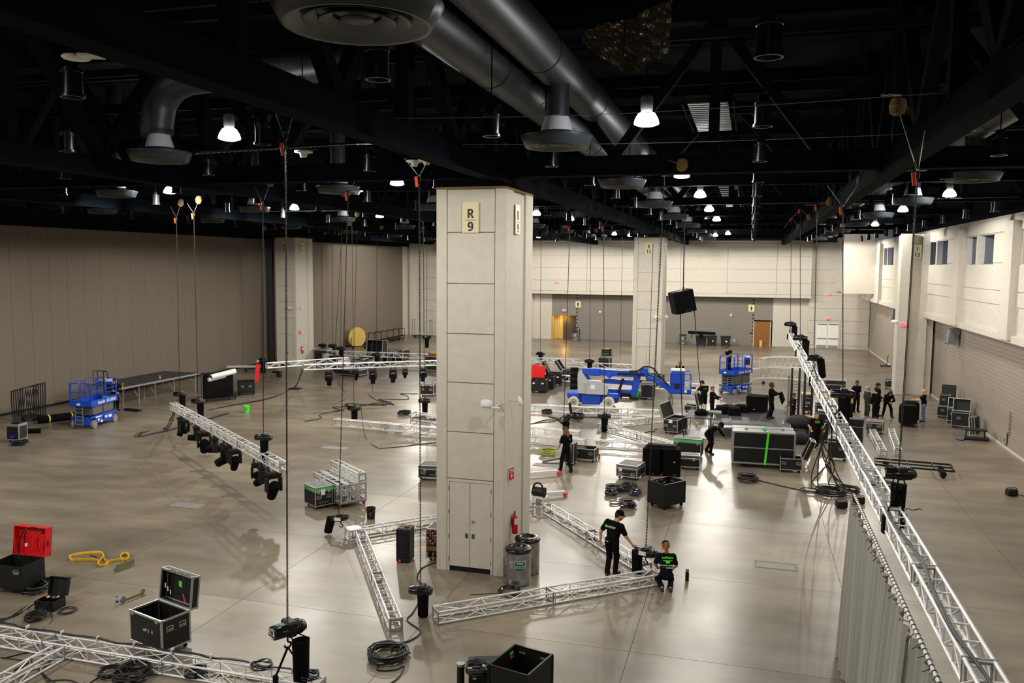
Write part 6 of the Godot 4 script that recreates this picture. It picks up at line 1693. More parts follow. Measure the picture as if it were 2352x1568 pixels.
# ---------------------------------------------------------------- cases, trunks, racks
func cases():
	var c := road_case("open black road case with raised lid, nearest on the floor at the left", Vector3(-12.33, 0, -15.0), -16.7, Vector3(1.13, 0.7, 0.72), {"open": 97, "lid": 0.2, "handles": [[1, 1, -0.22], [1, 1, 0.22]], "hy": 0.68, "latches": [-0.4, 0.36], "edge": 0.042})
	for i in 3: text("scrawl", ["rwf", "2", "K"][i], 0.09, M.paper, c, Transform3D(Basis(Vector3.BACK, 0.15), Vector3(-0.02 + 0.13 * i, 0.5, 0.366)), 0, false)
	bar("green_sticker", Vector3(0.25, 1.35, -0.36), Vector3(0.1, 0.13, 0.01), M.neon, c)
	for i in 3: bar("paper_note", Vector3(-0.3 + 0.09 * i, 1.2 - 0.06 * i, -0.36), Vector3(0.03, 0.1, 0.01), M.paper, c)
	bar("tool", Vector3(0.38, 1.05, -0.35), Vector3(0.04, 0.2, 0.02), M.pink, c, 0.005, Basis(Vector3.BACK, 0.4))
	var lp := S()
	for i in 3: path(lp, smooth_path([Vector3(-0.25 + 0.25 * i, 1.42, -0.34), Vector3(-0.2 + 0.25 * i, 1.56, -0.38), Vector3(-0.05 + 0.25 * i, 1.55, -0.45), Vector3(0.0 + 0.25 * i, 1.46, -0.5)]), 0.008, 5)
	obj("lead_loops", lp, M.cable, c)
	c = road_case("black trunk with a tall open red lid at the left edge of the picture", Vector3(-18.0, 0, -16.62), 3, Vector3(1.0, 0.62, 0.75), {"open": 97, "lid": 0.22, "skin": M.black, "lidskin": M.red, "edges": false, "latches": [], "handles": [[0, 1, 0.32], [0, 1, -0.32]], "hy": 0.75, "wheels": 0.07})
	for i in 5: bar("lid_rib", Vector3(-0.4 + 0.2 * i, 1.13, -0.36), Vector3(0.03, 0.62, 0.03), M.red, c, 0.01)
	text("lettering", "SEA", 0.1, M.ink, c, Transform3D(Basis.from_euler(Vector3(0, PI / 2, PI / 2)), Vector3(0.508, 1.1, -0.5)))
	lp = S()
	path(lp, smooth_path([Vector3(-0.12, 0.75, -0.2), Vector3(-0.17, 1.1, -0.25), Vector3(0.0, 1.5, -0.3), Vector3(0.25, 1.52, -0.42), Vector3(0.42, 1.35, -0.5)]), 0.016, 6)
	path(lp, smooth_path([Vector3(0.05, 1.48, -0.3), Vector3(-0.02, 1.3, -0.28), Vector3(0.04, 1.12, -0.28)]), 0.016, 6)
	obj("lead", lp, M.cable, c)
	rod("plug", Vector3(0.04, 1.06, -0.28), Vector3(0.04, 1.14, -0.28), 0.035, M.paper, c, 10)
	c = road_case("small open black waterproof case spilling leads, by the red-lidded trunk", Vector3(-16.28, 0, -15.92), 4, Vector3(0.52, 0.24, 0.44), {"open": 104, "lid": 0.1, "skin": M.black, "edges": false, "wheels": 0.0, "latches": [-0.3, 0.3], "handles": [], "name": "hard_case", "trim": M.black})
	for i in 8: bar("connector", Vector3(-0.2 + 0.055 * i, 0.245, -0.12 + 0.03 * (i % 3)), Vector3(0.04, 0.03, 0.08), [M.orange, M.grey, M.paper, M.black][i % 4], c, 0.005)
	c = road_case("green-taped black road case, left one of a pair by the truss stack", Vector3(-14.3, 0, -25.6), 57, Vector3(0.66, 0.52, 0.8), {"tape": M.green, "top_dish": true, "notes": [[-0.05, 0.92, 0.16, 0.2, M.paper]], "symbols": true, "lidskin": M.case_grey})
	c = road_case("green-taped black road case, right one of a pair by the truss stack", Vector3(-13.92, 0, -26.19), 57, Vector3(0.62, 0.52, 0.8), {"tape": M.green, "top_dish": true, "notes": [[0.0, 0.92, 0.14, 0.2, M.paper]], "symbols": true})
	road_case("low black road case half hidden behind the left edge of the column", Vector3(-11.72, 0, -30.4), 7, Vector3(1.3, 0.34, 0.8), {"symbols": true, "lidskin": M.case_grey, "handles": [[0, 1, -0.35], [0, 1, 0.1]], "top_dish": true})
	# power rack and moulded case beside the column
	c = road_case("power distribution rack full of sockets against the left face of the column", Vector3(-8.45, 0, -22.0), 0, Vector3(0.5, 0.86, 0.62), {"handles": [], "latches": [], "lid": 0.0, "wheels": 0.045})
	for r in 6:
		for k in 6: bar("socket", Vector3(-0.19 + 0.075 * k, 0.9 - 0.075 * r, 0.315), Vector3(0.055, 0.055, 0.02), [M.grey, M.red, M.black, M.stainless][(r * 5 + k * 3) % 4], c, 0.008)
	bar("brown_panel", Vector3(0, 0.38, 0.315), Vector3(0.44, 0.12, 0.012), M.brown, c)
	for r in 2:
		for k in 5: rod("plug", Vector3(-0.18 + 0.09 * k, 0.27 - 0.09 * r, 0.31), Vector3(-0.18 + 0.09 * k, 0.25 - 0.09 * r, 0.4), 0.032, M.stainless if k % 2 == 0 else M.black, c, 10)
	c = thing("moulded_case", "tall ribbed black moulded case standing on end inside the truss diamond", "case", Vector3(-9.28, 0, -21.55), 4)
	bar("shell", Vector3(0, 0.5, 0), Vector3(0.4, 1.0, 0.5), M.black, c, 0.04)
	for i in 5: bar("rib", Vector3(0, 0.12 + 0.19 * i, 0.255), Vector3(0.36, 0.03, 0.03), M.black, c, 0.008)
	for s: float in [-1, 1]: bar("rib", Vector3(s * 0.15, 0.5, 0.255), Vector3(0.025, 0.9, 0.03), M.black, c, 0.008)
	bar("pink_label", Vector3(-0.08, 0.07, 0.272), Vector3(0.07, 0.07, 0.006), M.pink, c)
	bar("tan_handle", Vector3(0.05, 1.03, 0), Vector3(0.14, 0.06, 0.1), M.tan, c, 0.015)
	# bottom edge: black box with coil, open crate
	c = thing("speaker_box", "black box with a cable coil on top at the bottom edge, beside the crate", "box", Vector3(-4.859, 0, -15.216), 20)
	bar("cabinet", Vector3(0, 0.3, 0), Vector3(0.62, 0.6, 0.5), M.black, c, 0.012)
	for i in 3: bar("mark", Vector3(-0.2, 0.5 - 0.06 * i, 0.253), Vector3(0.07, 0.025, 0.006), M.paper, c)
	coil("black cable coil with blue and white plugs on top of the bottom-edge box", Vector3(-4.87, 0.6, -14.8), 0.25, 9, 0.012, {"plugs": 6})
	var can := thing("canister", "slim black canister with a silver lid at the bottom edge beside the box", "canister", Vector3(-5.281, 0, -15), 0)
	rod("body", Vector3.ZERO, Vector3(0, 0.58, 0), 0.075, M.black, can, 18)
	rod("lid", Vector3(0, 0.56, 0), Vector3(0, 0.61, 0), 0.085, M.alu_dull, can, 18)
	c = crate("open black crate with slotted rim and a green sticker at the bottom edge", Vector3(-4.013, 0, -14.901), -14, Vector3(0.85, 0.78, 1.0), [[-0.32, 0.68, M.neon], [-0.32, 0.6, M.pink]])
	# trunk right of centre
	crate("open black wheeled trunk with pink and green stickers in the right foreground", Vector3(-2.62, 0, -29.35), -38, Vector3(0.78, 0.78, 1.05), [[-0.1, 0.72, M.pink], [0.1, 0.72, M.green], [0.3, 0.72, M.pink], [-0.25, 0.6, M.green]])
	road_case("silver-edged road case with a grey lid and an orange sticker, right of centre", Vector3(-4.38, 0, -32.95), -12.6, Vector3(0.88, 0.34, 0.95), {"lid": 0.13, "lidskin": M.case_grey, "top_dish": true, "top_sticker": M.orange, "notes": [[-0.3, 0.8, 0.14, 0.12, M.paper]], "symbols": true, "handles": [[0, 1, -0.3], [0, 1, 0.3]], "hy": 0.35, "latches": [], "edge": 0.045})
	for k in 2:
		c = thing("speaker_cabinet", "tall black speaker cabinet under the slotted grille, %s of two" % ["left", "right"][k], "loudspeaker", [Vector3(-3.62, 0, -33.85), Vector3(-2.86, 0, -33.9)][k], [-3, 8][k])
		bar("cabinet", Vector3(0, 0.55, 0), Vector3(0.7, 1.1, 0.75), M.black_matte, c, 0.015)
		bar("handle_cup", Vector3(0.1, 0.6, 0.376), Vector3(0.05, 0.05, 0.01), M.paper if k == 1 else M.black, c, 0.01)
		bar("badge", Vector3(0.1, 0.08, 0.376), Vector3(0.1, 0.03, 0.01), M.grey, c)
	c = thing("grille_panel", "black slotted grille lying across the two speaker cabinets", "grille", Vector3(-3.25, 1.11, -33.75), 0)
	for i in 30: bar("slat", Vector3(-0.56 + 0.039 * i, 0.08, 0), Vector3(0.014, 0.16, 0.5), M.black, c)
	for s: float in [-1, 1]: bar("frame_bar", Vector3(0, 0.02, s * 0.26), Vector3(1.2, 0.04, 0.02), M.black, c)
	road_case("black road case with a green tape band right of the speaker cabinets", Vector3(-2.42, 0, -37.35), -6, Vector3(1.2, 0.6, 0.7), {"lid": 0.16, "tape": M.green, "lidskin": M.case_grey, "latches": [-0.38, 0.38], "handles": []})
	road_case("low silver-edged case in front of the green-taped case, beside the speakers", Vector3(-2.2, 0, -35.15), 3, Vector3(0.8, 0.36, 0.55), {"lid": 0.14, "lidskin": M.case_grey, "latches": [0.2], "handles": []})
	road_case("open black case with silver edges in front of the stage, lid tipped right", Vector3(1.85, 0, -36.0), 2, Vector3(0.86, 0.48, 0.66), {"open": 112, "hinge": "right", "lid": 0.22, "handles": [[0, 1, -0.33], [0, 1, 0.33]], "latches": []})
	c = road_case("open black case with foam inside, behind the long-haired walking worker", Vector3(-6.68, 0, -35.3), -3, Vector3(0.98, 0.46, 0.78), {"open": -1, "handles": [[0, 1, -0.32], [0, 1, 0.32]], "latches": []})
	bar("foam_block", Vector3(-0.25, 0.45, -0.1), Vector3(0.42, 0.2, 0.5), M.inside, c, 0.01)
	bar("grey_tray", Vector3(0.18, 0.42, 0.1), Vector3(0.4, 0.12, 0.34), M.grey, c, 0.01)
	c = road_case("lid-up black case standing behind the long-haired worker's legs", Vector3(-7.15, 0, -34.3), -6, Vector3(0.45, 0.85, 0.5), {"handles": [], "latches": [], "lid": 0.0})
	c = road_case("long open case with a green-edged lid raised on its left, centre right", Vector3(-3.45, 0, -42.9), -16, Vector3(0.76, 0.62, 1.5), {"open": 108, "hinge": "left", "lid": 0.1, "tape": M.green, "handles": [[0, 1, -0.3], [0, 1, 0.3]], "hy": 0.5, "latches": [], "symbols": true, "notes": [[0.0, 0.88, 0.2, 0.18, M.paper]]})
	bar("divider", Vector3(0, 0.65, -0.15), Vector3(0.72, 0.06, 0.03), M.trim, c)
	c = road_case("open case with foam cut-outs held open by the worker in shorts", Vector3(-3.05, 0, -49.0), -12, Vector3(0.72, 0.3, 0.6), {"open": 76, "hinge": "right", "lid": 0.16, "handles": [[0, 1, 0.2]], "latches": []})
	for i in 6: bar("foam_block", Vector3(-0.24 + 0.1 * i, 0.42, -0.1 + 0.12 * (i % 2)), Vector3(0.07, 0.06, 0.2), M.inside, c)
	bar("green_sticker", Vector3(0.3, 0.8, 0.1), Vector3(0.05, 0.2, 0.16), M.green, c)
	# behind the boom lift and right of the column
	for k in 3:
		c = crate("black crate with its lid up right of the column, %s" % ["nearest, red lid", "middle of three", "farthest of three"][k], [Vector3(-13.35, 0, -53.6), Vector3(-13.25, 0, -55.3), Vector3(-13.1, 0, -57.0)][k], 4, Vector3(1.05, 0.75, 1.0), [])
		bar("lid", Vector3(-0.2, 1.25, -0.6) if k == 0 else Vector3(-0.62, 1.25, -0.1), Vector3(0.95, 0.95, 0.16) if k == 0 else Vector3(0.16, 0.95, 1.0), M.red if k == 0 else M.black, c, 0.03, Basis(Vector3.BACK, -0.12 if k == 0 else 0.45))
		for s: float in [-0.3, 0.3]: bar("handle_slot", Vector3(s, 0.65, 0.505), Vector3(0.14, 0.08, 0.01), M.paper, c)
	c = road_case("silver-edged case with a leaning open lid between crates and the boom lift", Vector3(-12.35, 0, -58.6), -4, Vector3(0.85, 0.85, 0.8), {"open": 125, "hinge": "left", "lid": 0.22, "handles": [[0, 1, -0.25], [0, 1, 0.25]], "hy": 0.75, "latches": []})
	c = road_case("upright case with an open lid showing green and yellow strips behind the boom lift", Vector3(-11.2, 0, -67), -8, Vector3(0.95, 0.9, 0.7), {"open": 92, "lid": 0.2, "handles": [], "latches": [], "edge": 0.05})
	for i in 3: bar("bright_strip", Vector3(-0.05, 1.25 + 0.2 * i, -0.33), Vector3(0.55, 0.07, 0.03), [M.green, M.cable_blue, M.yellow][i], c)
	road_case("tall black road case with silver edges right of the boom lift", Vector3(-6.05, 0, -53.0), -5, Vector3(0.78, 0.86, 0.7), {"lid": 0.12, "handles": [], "latches": [-0.3, 0.3], "lidskin": M.case_grey})
	road_case("open silver case behind the tall road case right of the boom lift", Vector3(-6.2, 0, -58.5), -8, Vector3(1.1, 0.8, 0.9), {"open": -1, "handles": [[0, 1, -0.3]], "latches": []})
	var ht := thing("hand_truck", "dark wheeled rack of folded gear behind the grey boom lift cowl", "cart", Vector3(-10.918, 0, -53.222), 10)
	bar("frame", Vector3(0, 1.0, 0), Vector3(0.5, 1.6, 0.4), M.black, ht, 0.03)
	for s: float in [-1, 1]: caster(ht, Vector3(s * 0.25, 0, 0.2), 0.14)
	for i in 4: bar("bundle", Vector3(0.02 * i, 0.5 + 0.4 * i, 0.23), Vector3(0.46, 0.24, 0.1), M.black_matte, ht, 0.04)
	var gb := thing("green_sack", "bright green sack between the boom lift and the cardboard box", "bag", Vector3(-6.899, 0, -53.268), 0)
	var st := S()
	lathe(st, [Vector2(0.25, 0), Vector2(0.36, 0.1), Vector2(0.3, 0.35), Vector2(0.16, 0.52), Vector2(0, 0.55)], 9, Transform3D.IDENTITY, Vector2(1, 0.7))
	obj("sack", st, M.neon, gb)
	c = crate("low black bin beside the green sack behind the boom lift", Vector3(-7.489, 0, -52.882), 3, Vector3(0.8, 0.4, 0.6), [])
	carton("brown cardboard box right of the green sack behind the boom lift", Vector3(-6.541, 0, -53.763), -10, Vector3(0.55, 0.42, 0.5))
	carton("small brown cardboard box left of the black bin behind the boom lift", Vector3(-8.164, 0, -54.359), 8, Vector3(0.4, 0.36, 0.4))
	coil("black cable coil on the floor in front of the green sack", Vector3(-6.835, 0, -52.377), 0.28, 6, 0.02)
	coil("black and blue cable pile right of the green sack", Vector3(-6.303, 0, -52.738), 0.22, 5, 0.02, {"plugs": 3})
	coil("blue cable coil at the right end of the pile by the green sack", Vector3(-6.25, 0, -53.675), 0.16, 5, 0.022, {"mat": M.cable_blue})
	c = road_case("open black waterproof case with leads on the floor by the truss vee", Vector3(-8.968, 0, -44.894), 10, Vector3(0.6, 0.3, 0.5), {"open": 100, "hinge": "left", "lid": 0.12, "skin": M.black, "edges": false, "wheels": 0, "latches": [], "handles": [], "name": "hard_case"})
	coil("heap of leads in the waterproof case by the truss vee", Vector3(-8.619, 0.3, -43.858), 0.25, 5, 0.014, {"plugs": 4})
	coil("black cable bundle lying on the floor left of the waterproof case", Vector3(-10.949, 0, -45.796), 0.32, 7, 0.024)
	# left side
	c = road_case("black case with a red lid standing open at the left, beyond the hanging truss", Vector3(-31.0, 0, -46.4), 32, Vector3(1.05, 0.72, 0.95), {"open": 96, "hinge": "right", "lid": 0.25, "skin": M.black, "lidskin": M.red, "edges": false, "handles": [[0, 1, -0.2], [0, 1, 0.25]], "latches": [], "hy": 0.6, "wheels": 0.08})
	c = road_case("silver-edged rack with blue leads at the left edge of the floor", Vector3(-33.0, 0, -30.8), 12, Vector3(0.62, 0.68, 0.62), {"lid": 0.06, "handles": [], "latches": [], "edge": 0.045, "lidskin": M.case_grey})
	coil("blue cable loop hung on the front of the left edge rack", Vector3(-32.88, 0.25, -30.42), 0.13, 5, 0.014, {"mat": M.cable_blue})
	var lt := thing("laptop", "open black laptop on the left edge rack", "laptop", Vector3(-33.0, 0.88, -30.8), 30)
	bar("base", Vector3(0, 0.012, 0.1), Vector3(0.36, 0.022, 0.26), M.black, lt, 0.006)
	bar("screen", Vector3(0, 0.16, -0.05), Vector3(0.36, 0.3, 0.02), M.black, lt, 0.006, Basis(Vector3.RIGHT, -0.25))
	# mid-left row
	road_case("black case under the row of three hoists in the far left middle distance", Vector3(-34.76, 0, -63.399), -4, Vector3(1.25, 1.0, 0.9), {"lid": 0.1, "lidskin": M.case_grey, "handles": [], "latches": [], "notes": [[0.35, 0.4, 0.2, 0.3, M.grey]]})
	var rw := [[806, 862, 2.2, 0.65, "long low case at the front of the far case row"], [832, 848, 2.0, 0.8, "cluttered case in the second rank of the far case row"], [850, 840, 1.6, 1.0, "case with its tall lid up at the back of the far case row"], [890, 835, 0.8, 1.05, "black case with pale edges in the far case row, left of three"], [907, 832, 0.8, 1.1, "black case with pale edges in the far case row, middle of three"], [922, 830, 0.8, 1.2, "black case with pale edges in the far case row, right of three"]]
	for i in rw.size():
		c = road_case(rw[i][4], ROW_AT[i], -10, Vector3(rw[i][2], rw[i][3] - 0.25, 1.2), {"open": 95 if i == 2 else 0.0, "lid": 0.75 if i == 2 else 0.1, "lidskin": M.case_grey if i < 2 else M.ply, "handles": [[0, 1, 0.2]], "latches": [], "edge": 0.05})
		if i < 2:
			rng.seed = i
			for k in 9: bar("clutter", Vector3(-0.8 + 0.2 * k, rw[i][3] + 0.05, rng.randf_range(-0.4, 0.4)), Vector3(0.16, 0.1, 0.3), [M.grey, M.green, M.paper, M.black][k % 4], c, 0.01)
	road_case("silver-edged black case on the floor close to the left side of the column", Vector3(-19.79, 0, -49.805), 10, Vector3(0.85, 0.62, 0.9), {"lid": 0.1, "top_sticker": M.green, "symbols": false, "hy": 0.55})
	c = road_case("black case with a yellow top load half hidden left of the column, far back", Vector3(-23.981, 0, -61.384), 0, Vector3(1.1, 1.1, 0.8), {"lid": 0.1, "handles": [[0, 1, -0.2]]})
	bar("yellow_load", Vector3(0.1, 1.48, 0), Vector3(0.7, 0.25, 0.5), M.tan, c, 0.05)
	bar("red_load", Vector3(-0.2, 1.42, 0.1), Vector3(0.3, 0.12, 0.3), M.red, c, 0.03)
	# right of the long truss
	road_case("closed silver-edged case with latches, far right of the long truss", Vector3(5.45, 0, -56.95), 0, Vector3(1.25, 0.85, 0.75), {"lid": 0.28, "handles": [[0, 1, -0.3], [0, 1, 0.3]], "hy": 0.2, "latches": [-0.3, 0.3]})
	road_case("closed black case by the foot of the T 13 column", Vector3(9.739, 0, -63.194), -6, Vector3(0.85, 0.48, 0.6), {"lid": 0.14, "lidskin": M.case_grey, "latches": [-0.3, 0.3], "handles": []})
	c = road_case("upright white-edged amplifier rack behind the woman in the green print shirt", Vector3(3.35, 0, -51.0), 2, Vector3(0.52, 0.98, 0.55), {"lid": 0.0, "handles": [], "latches": [], "edge": 0.05})
	bar("vent_strip", Vector3(0, 0.62, 0.28), Vector3(0.4, 0.14, 0.01), M.grey, c)
	bar("badge", Vector3(0, 0.42, 0.28), Vector3(0.12, 0.04, 0.01), M.paper, c)
	bar("pale_load", Vector3(0, 1.15, 0), Vector3(0.5, 0.08, 0.45), M.sign, c, 0.02)
	road_case("tall black case topped by a small moulded case right of the long truss", Vector3(5.12, 0, -42.6), -8, Vector3(0.68, 0.78, 0.62), {"lid": 0.0, "handles": [], "latches": []})
	c = thing("hard_case", "small black moulded case resting on the tall case right of the long truss", "case", Vector3(5.12, 0.9, -42.6), -8)
	bar("shell", Vector3(0, 0.17, 0), Vector3(0.66, 0.34, 0.48), M.black, c, 0.03)
	bar("handle", Vector3(0, 0.17, 0.26), Vector3(0.2, 0.05, 0.04), M.black, c, 0.01)
	road_case("low black case with a pink sticker on its lid, near the leaning group", Vector3(6.401, 0, -45.793), -14, Vector3(0.78, 0.42, 0.62), {"lid": 0.12, "lidskin": M.case_grey, "top_sticker": M.pink, "latches": [], "hy": 0.7})
	for k in 2:
		c = thing("monitor_speaker", "big black chamfered loudspeaker on wheels, %s, beside the man in blue jeans" % ["front one", "back one"][k], "loudspeaker", [Vector3(8.35, 0, -48.4), Vector3(8.7, 0, -49.6)][k], -8)
		st = S()
		prism(st, PackedVector2Array([Vector2(-0.42, 0.25), Vector2(-0.42, 1.05), Vector2(-0.34, 1.15), Vector2(0.34, 1.15), Vector2(0.42, 1.05), Vector2(0.42, 0.25), Vector2(0.28, 0.12), Vector2(-0.28, 0.12)]), 0.8, Transform3D(Basis.IDENTITY, Vector3(0, 0, -0.4)))
		obj("cabinet", st, M.black_matte, c)
		for s: float in [-1, 1]:
			for e: float in [-1, 1]: caster(c, Vector3(s * 0.28, 0, e * 0.3), 0.06)
		if k == 1: bar("top_handle", Vector3(0, 1.18, 0), Vector3(0.5, 0.06, 0.12), M.black, c, 0.02)
	var wc := [[Vector3(10.85, 0, -51.9), -14, Vector3(0.7, 0.55, 0.62), "lower silver-edged case of the stack at the right wall", 0.0], [Vector3(10.85, 0.69, -51.9), -14, Vector3(0.55, 0.62, 0.5), "upper silver-edged case of the stack at the right wall", 0.0], [Vector3(11.0, 0, -50.35), -14, Vector3(0.6, 0.66, 0.55), "black case with lid up, middle of the right wall row", 100.0], [Vector3(11.05, 0, -48.9), -16, Vector3(0.85, 0.72, 0.66), "silver-edged case with lid up, nearest of the right wall row", 100.0]]
	for e: Array in wc: road_case(e[3], e[0], e[1], e[2], {"open": e[4], "lid": 0.0 if e[4] == 0.0 else 0.35, "wheels": 0.0 if e[0].y > 0 else 0.055, "latches": [], "handles": [[0, 1, -0.1]], "hy": 0.6})
	c = thing("open_case", "black case with its lid leaning open behind the stack at the right wall", "lid", Vector3(11.25, 0.0, -52.9), -14)
	bar("lid_panel", Vector3(0, 1.3, 0), Vector3(0.75, 0.9, 0.12), M.black, c, 0.03, Basis(Vector3.RIGHT, -0.2))
	bar("post", Vector3(0, 0.45, 0), Vector3(0.6, 0.9, 0.5), M.black, c, 0.02)
	for k in 3:
		c = thing("edged_board", "silver-edged black board leaning on the right wall row, %s" % ["first", "second", "third"][k], "panel", Vector3(11.25 + 0.13 * k, 0, -47.35 - 0.05 * k), 60)
		bar("board", Vector3(0, 0.42, 0), Vector3(0.6, 0.84, 0.04), M.ply, c, 0, Basis(Vector3.RIGHT, -0.1))
		st = S()
		for s: float in [-1, 1]:
			bx(st, Vector3(s * 0.3, 0.42, 0), Vector3(0.035, 0.86, 0.06))
			bx(st, Vector3(0, 0.42 + s * 0.42, 0), Vector3(0.6, 0.035, 0.06))
		obj("edge_trim", st, M.trim, c, Transform3D(Basis(Vector3.RIGHT, -0.1), Vector3(0, 0.0, 0)))
	var sw := thing("scissor_cart", "low black platform on folding legs by the right wall with a blue strap", "cart", Vector3(11.0, 0, -45.6), -10)
	bar("top", Vector3(0, 0.5, 0), Vector3(1.0, 0.06, 0.6), M.black, sw, 0.01)
	bar("base", Vector3(0.05, 0.08, 0.1), Vector3(1.1, 0.1, 0.5), M.black, sw, 0.02)
	for s: float in [-1, 1]: rod("leg", Vector3(s * 0.42, 0.1, 0), Vector3(s * 0.38, 0.5, 0), 0.03, M.black, sw)
	cable("blue strap trailing on the floor from the low platform by the right wall", [Vector3(10.089, 0, -45.422), Vector3(10.304, 0, -45.06), Vector3(10.712, 0, -45.846), Vector3(10.858, 0, -45.456)], 0.03, {"mat": M.cable_blue})
	# around the woman and under the long truss
	var lot := [[Vector3(3.95, 0, -38.9), -10, Vector3(0.78, 0.72, 0.7), "silver-edged black case below the long truss, nearest of the cluster"], [Vector3(3.45, 0, -42.6), -6, Vector3(0.9, 0.62, 0.6), "open-sided black case behind the woman's right arm under the truss"], [Vector3(3.9, 0, -45.4), -4, Vector3(0.62, 0.85, 0.6), "black rack with a lit panel right of the woman"], [Vector3(4.2, 0, -48.6), 0, Vector3(1.0, 0.8, 0.7), "dark case behind the long truss near the cartons"]]
	for e: Array in lot: road_case(e[3], e[0], e[1], e[2], {"lid": 0.14, "handles": [[0, 1, 0.2]], "latches": []})
	for k in 3: carton("brown cardboard carton under the long truss, %s" % ["bottom of the right pile", "top of the right pile", "left of the pile"][k], [Vector3(5.6, 0, -52.2), Vector3(5.6, 0.62, -52.2), Vector3(4.75, 0.0, -52.6)][k], [0, 3, -5][k], Vector3(0.8, 0.62, 0.6) if k < 2 else Vector3(0.8, 1.1, 0.6))
	c = thing("speaker_cabinet", "tall black speaker cabinet standing right of the long truss", "loudspeaker", Vector3(5.2, 0, -47.3), -4)
	bar("cabinet", Vector3(0, 0.62, 0), Vector3(0.55, 1.24, 0.6), M.black_matte, c, 0.015)
	bar("badge", Vector3(0, 1.15, 0.302), Vector3(0.1, 0.03, 0.01), M.grey, c)
	c = thing("speaker_cabinet", "square black subwoofer at the back of the centre stage", "loudspeaker", Vector3(0.55, 0.8, -45.9), -6)
	bar("cabinet", Vector3(0, 0.42, 0), Vector3(1.05, 0.84, 0.9), M.black_matte, c, 0.02)
	bar("handle_cup", Vector3(-0.1, 0.15, 0.452), Vector3(0.06, 0.04, 0.01), M.paper, c)
	c = crate("open black tray case on the stage behind the seated-height worker, green sticker", Vector3(-0.75, 0.8, -45.8), -8, Vector3(1.1, 0.22, 0.7), [[0.25, 0.2, M.green]], 0.0)
	for k in 4:
		c = thing("wedge_monitor", "black wedge stage monitor heaped at the back left of the stage, %s" % ["frontmost", "second", "third", "rearmost"][k], "loudspeaker", [Vector3(-1.25, 0.8, -44.6), Vector3(-0.85, 0.8, -44.9), Vector3(-0.6, 0.8, -44.3), Vector3(-0.2, 0.8, -45.3)][k], [30, -25, 10, -5][k])
		st = S()
		prism(st, PackedVector2Array([Vector2(-0.3, 0), Vector2(0.3, 0), Vector2(0.22, 0.16), Vector2(-0.18, 0.42), Vector2(-0.3, 0.36)]), 0.62, Transform3D(ry(90), Vector3(-0.31, 0, 0)))
		obj("cabinet", st, M.black_matte, c)
		bar("grille", Vector3(0, 0.3, 0.03), Vector3(0.54, 0.02, 0.42), M.black, c, 0, Basis(Vector3.RIGHT, 0.57))
	for k in 4:
		c = thing("soft_bag", "soft grey bag in the pile right of the stage, %s" % ["front one with a purple tag", "second", "third", "rear top one"][k], "bag", [Vector3(2.45, 0, -41.9), Vector3(2.5, 0.0, -42.8), Vector3(2.45, 0.5, -43.2), Vector3(2.6, 0.45, -44.0)][k], [4, -6, 10, 0][k])
		st = S()
		lathe(st, [Vector2(0.3, 0), Vector2(0.52, 0.05), Vector2(0.55, 0.3), Vector2(0.48, 0.48), Vector2(0.3, 0.55), Vector2(0, 0.56)], 14, Transform3D.IDENTITY, Vector2(1, 0.75))
		obj("padding", st, mat(Color(0.11, 0.11, 0.12), 0.85), c)
		bar("strap", Vector3(0, 0.5, 0.1), Vector3(0.5, 0.02, 0.05), M.black, c)
		if k == 0: bar("purple_tag", Vector3(0.25, 0.42, 0.3), Vector3(0.2, 0.03, 0.05), mat(Color(0.35, 0.25, 0.75)), c)
	c = thing("wood_board", "pale wooden board lying on cases behind the woman", "board", Vector3(2.85, 0.9, -44.2), 5)
	bar("board", Vector3(0, 0.03, 0), Vector3(0.75, 0.06, 0.4), M.tan, c, 0.005)
	bar("support", Vector3(0, -0.45, 0), Vector3(0.6, 0.88, 0.36), M.black, c)
	# far wall bins
	for k in 3:
		c = thing("wheeled_bin", "black wheeled bin against the far grey wall, %s" % ["left one under a draped roll", "middle one with a pale logo", "right one standing apart"][k], "bin", [Vector3(-4.81, 0, -90.476), Vector3(-3.743, 0, -90.878), Vector3(-2.349, 0, -90.9)][k], 0)
		st = S()
		prism(st, PackedVector2Array([Vector2(-0.42, 0.15), Vector2(0.42, 0.15), Vector2(0.5, 1.0), Vector2(-0.5, 1.0)]), 0.9, Transform3D(Basis.IDENTITY, Vector3(0, 0, -0.45)))
		obj("tub", st, M.black, c)
		bar("lid", Vector3(0, 1.04, 0), Vector3(1.06, 0.08, 0.98), M.black, c, 0.02)
		for s: float in [-1, 1]: caster(c, Vector3(s * 0.35, 0, 0.3), 0.07)
		bar("badge", Vector3(0.1, 0.55, 0.455), Vector3(0.16, 0.14, 0.01), M.paper if k > 0 else M.black, c)
	c = thing("draped_roll", "long black roll resting across the left bin by the far wall", "roll", Vector3(-4.799, 0, -89.479), 0)
	rod("roll", Vector3(-1.35, 1.5, 0.2), Vector3(1.45, 1.45, 0.2), 0.16, M.black_matte, c, 10)
	rod("tail", Vector3(-0.9, 1.45, 0.3), Vector3(-1.0, 0.95, 0.3), 0.05, M.black_matte, c, 6)
	rod("support", Vector3(0, 1.0, 0.2), Vector3(0, 1.5, 0.2), 0.2, M.black_matte, c, 8)

const ROW_AT := [Vector3(-28.899, 0, -56.903), Vector3(-29.723, 0, -60.504), Vector3(-30.391, 0, -63.337), Vector3(-29.54, 0, -64.949), Vector3(-29.172, 0, -65.753), Vector3(-28.739, 0, -66.249)]

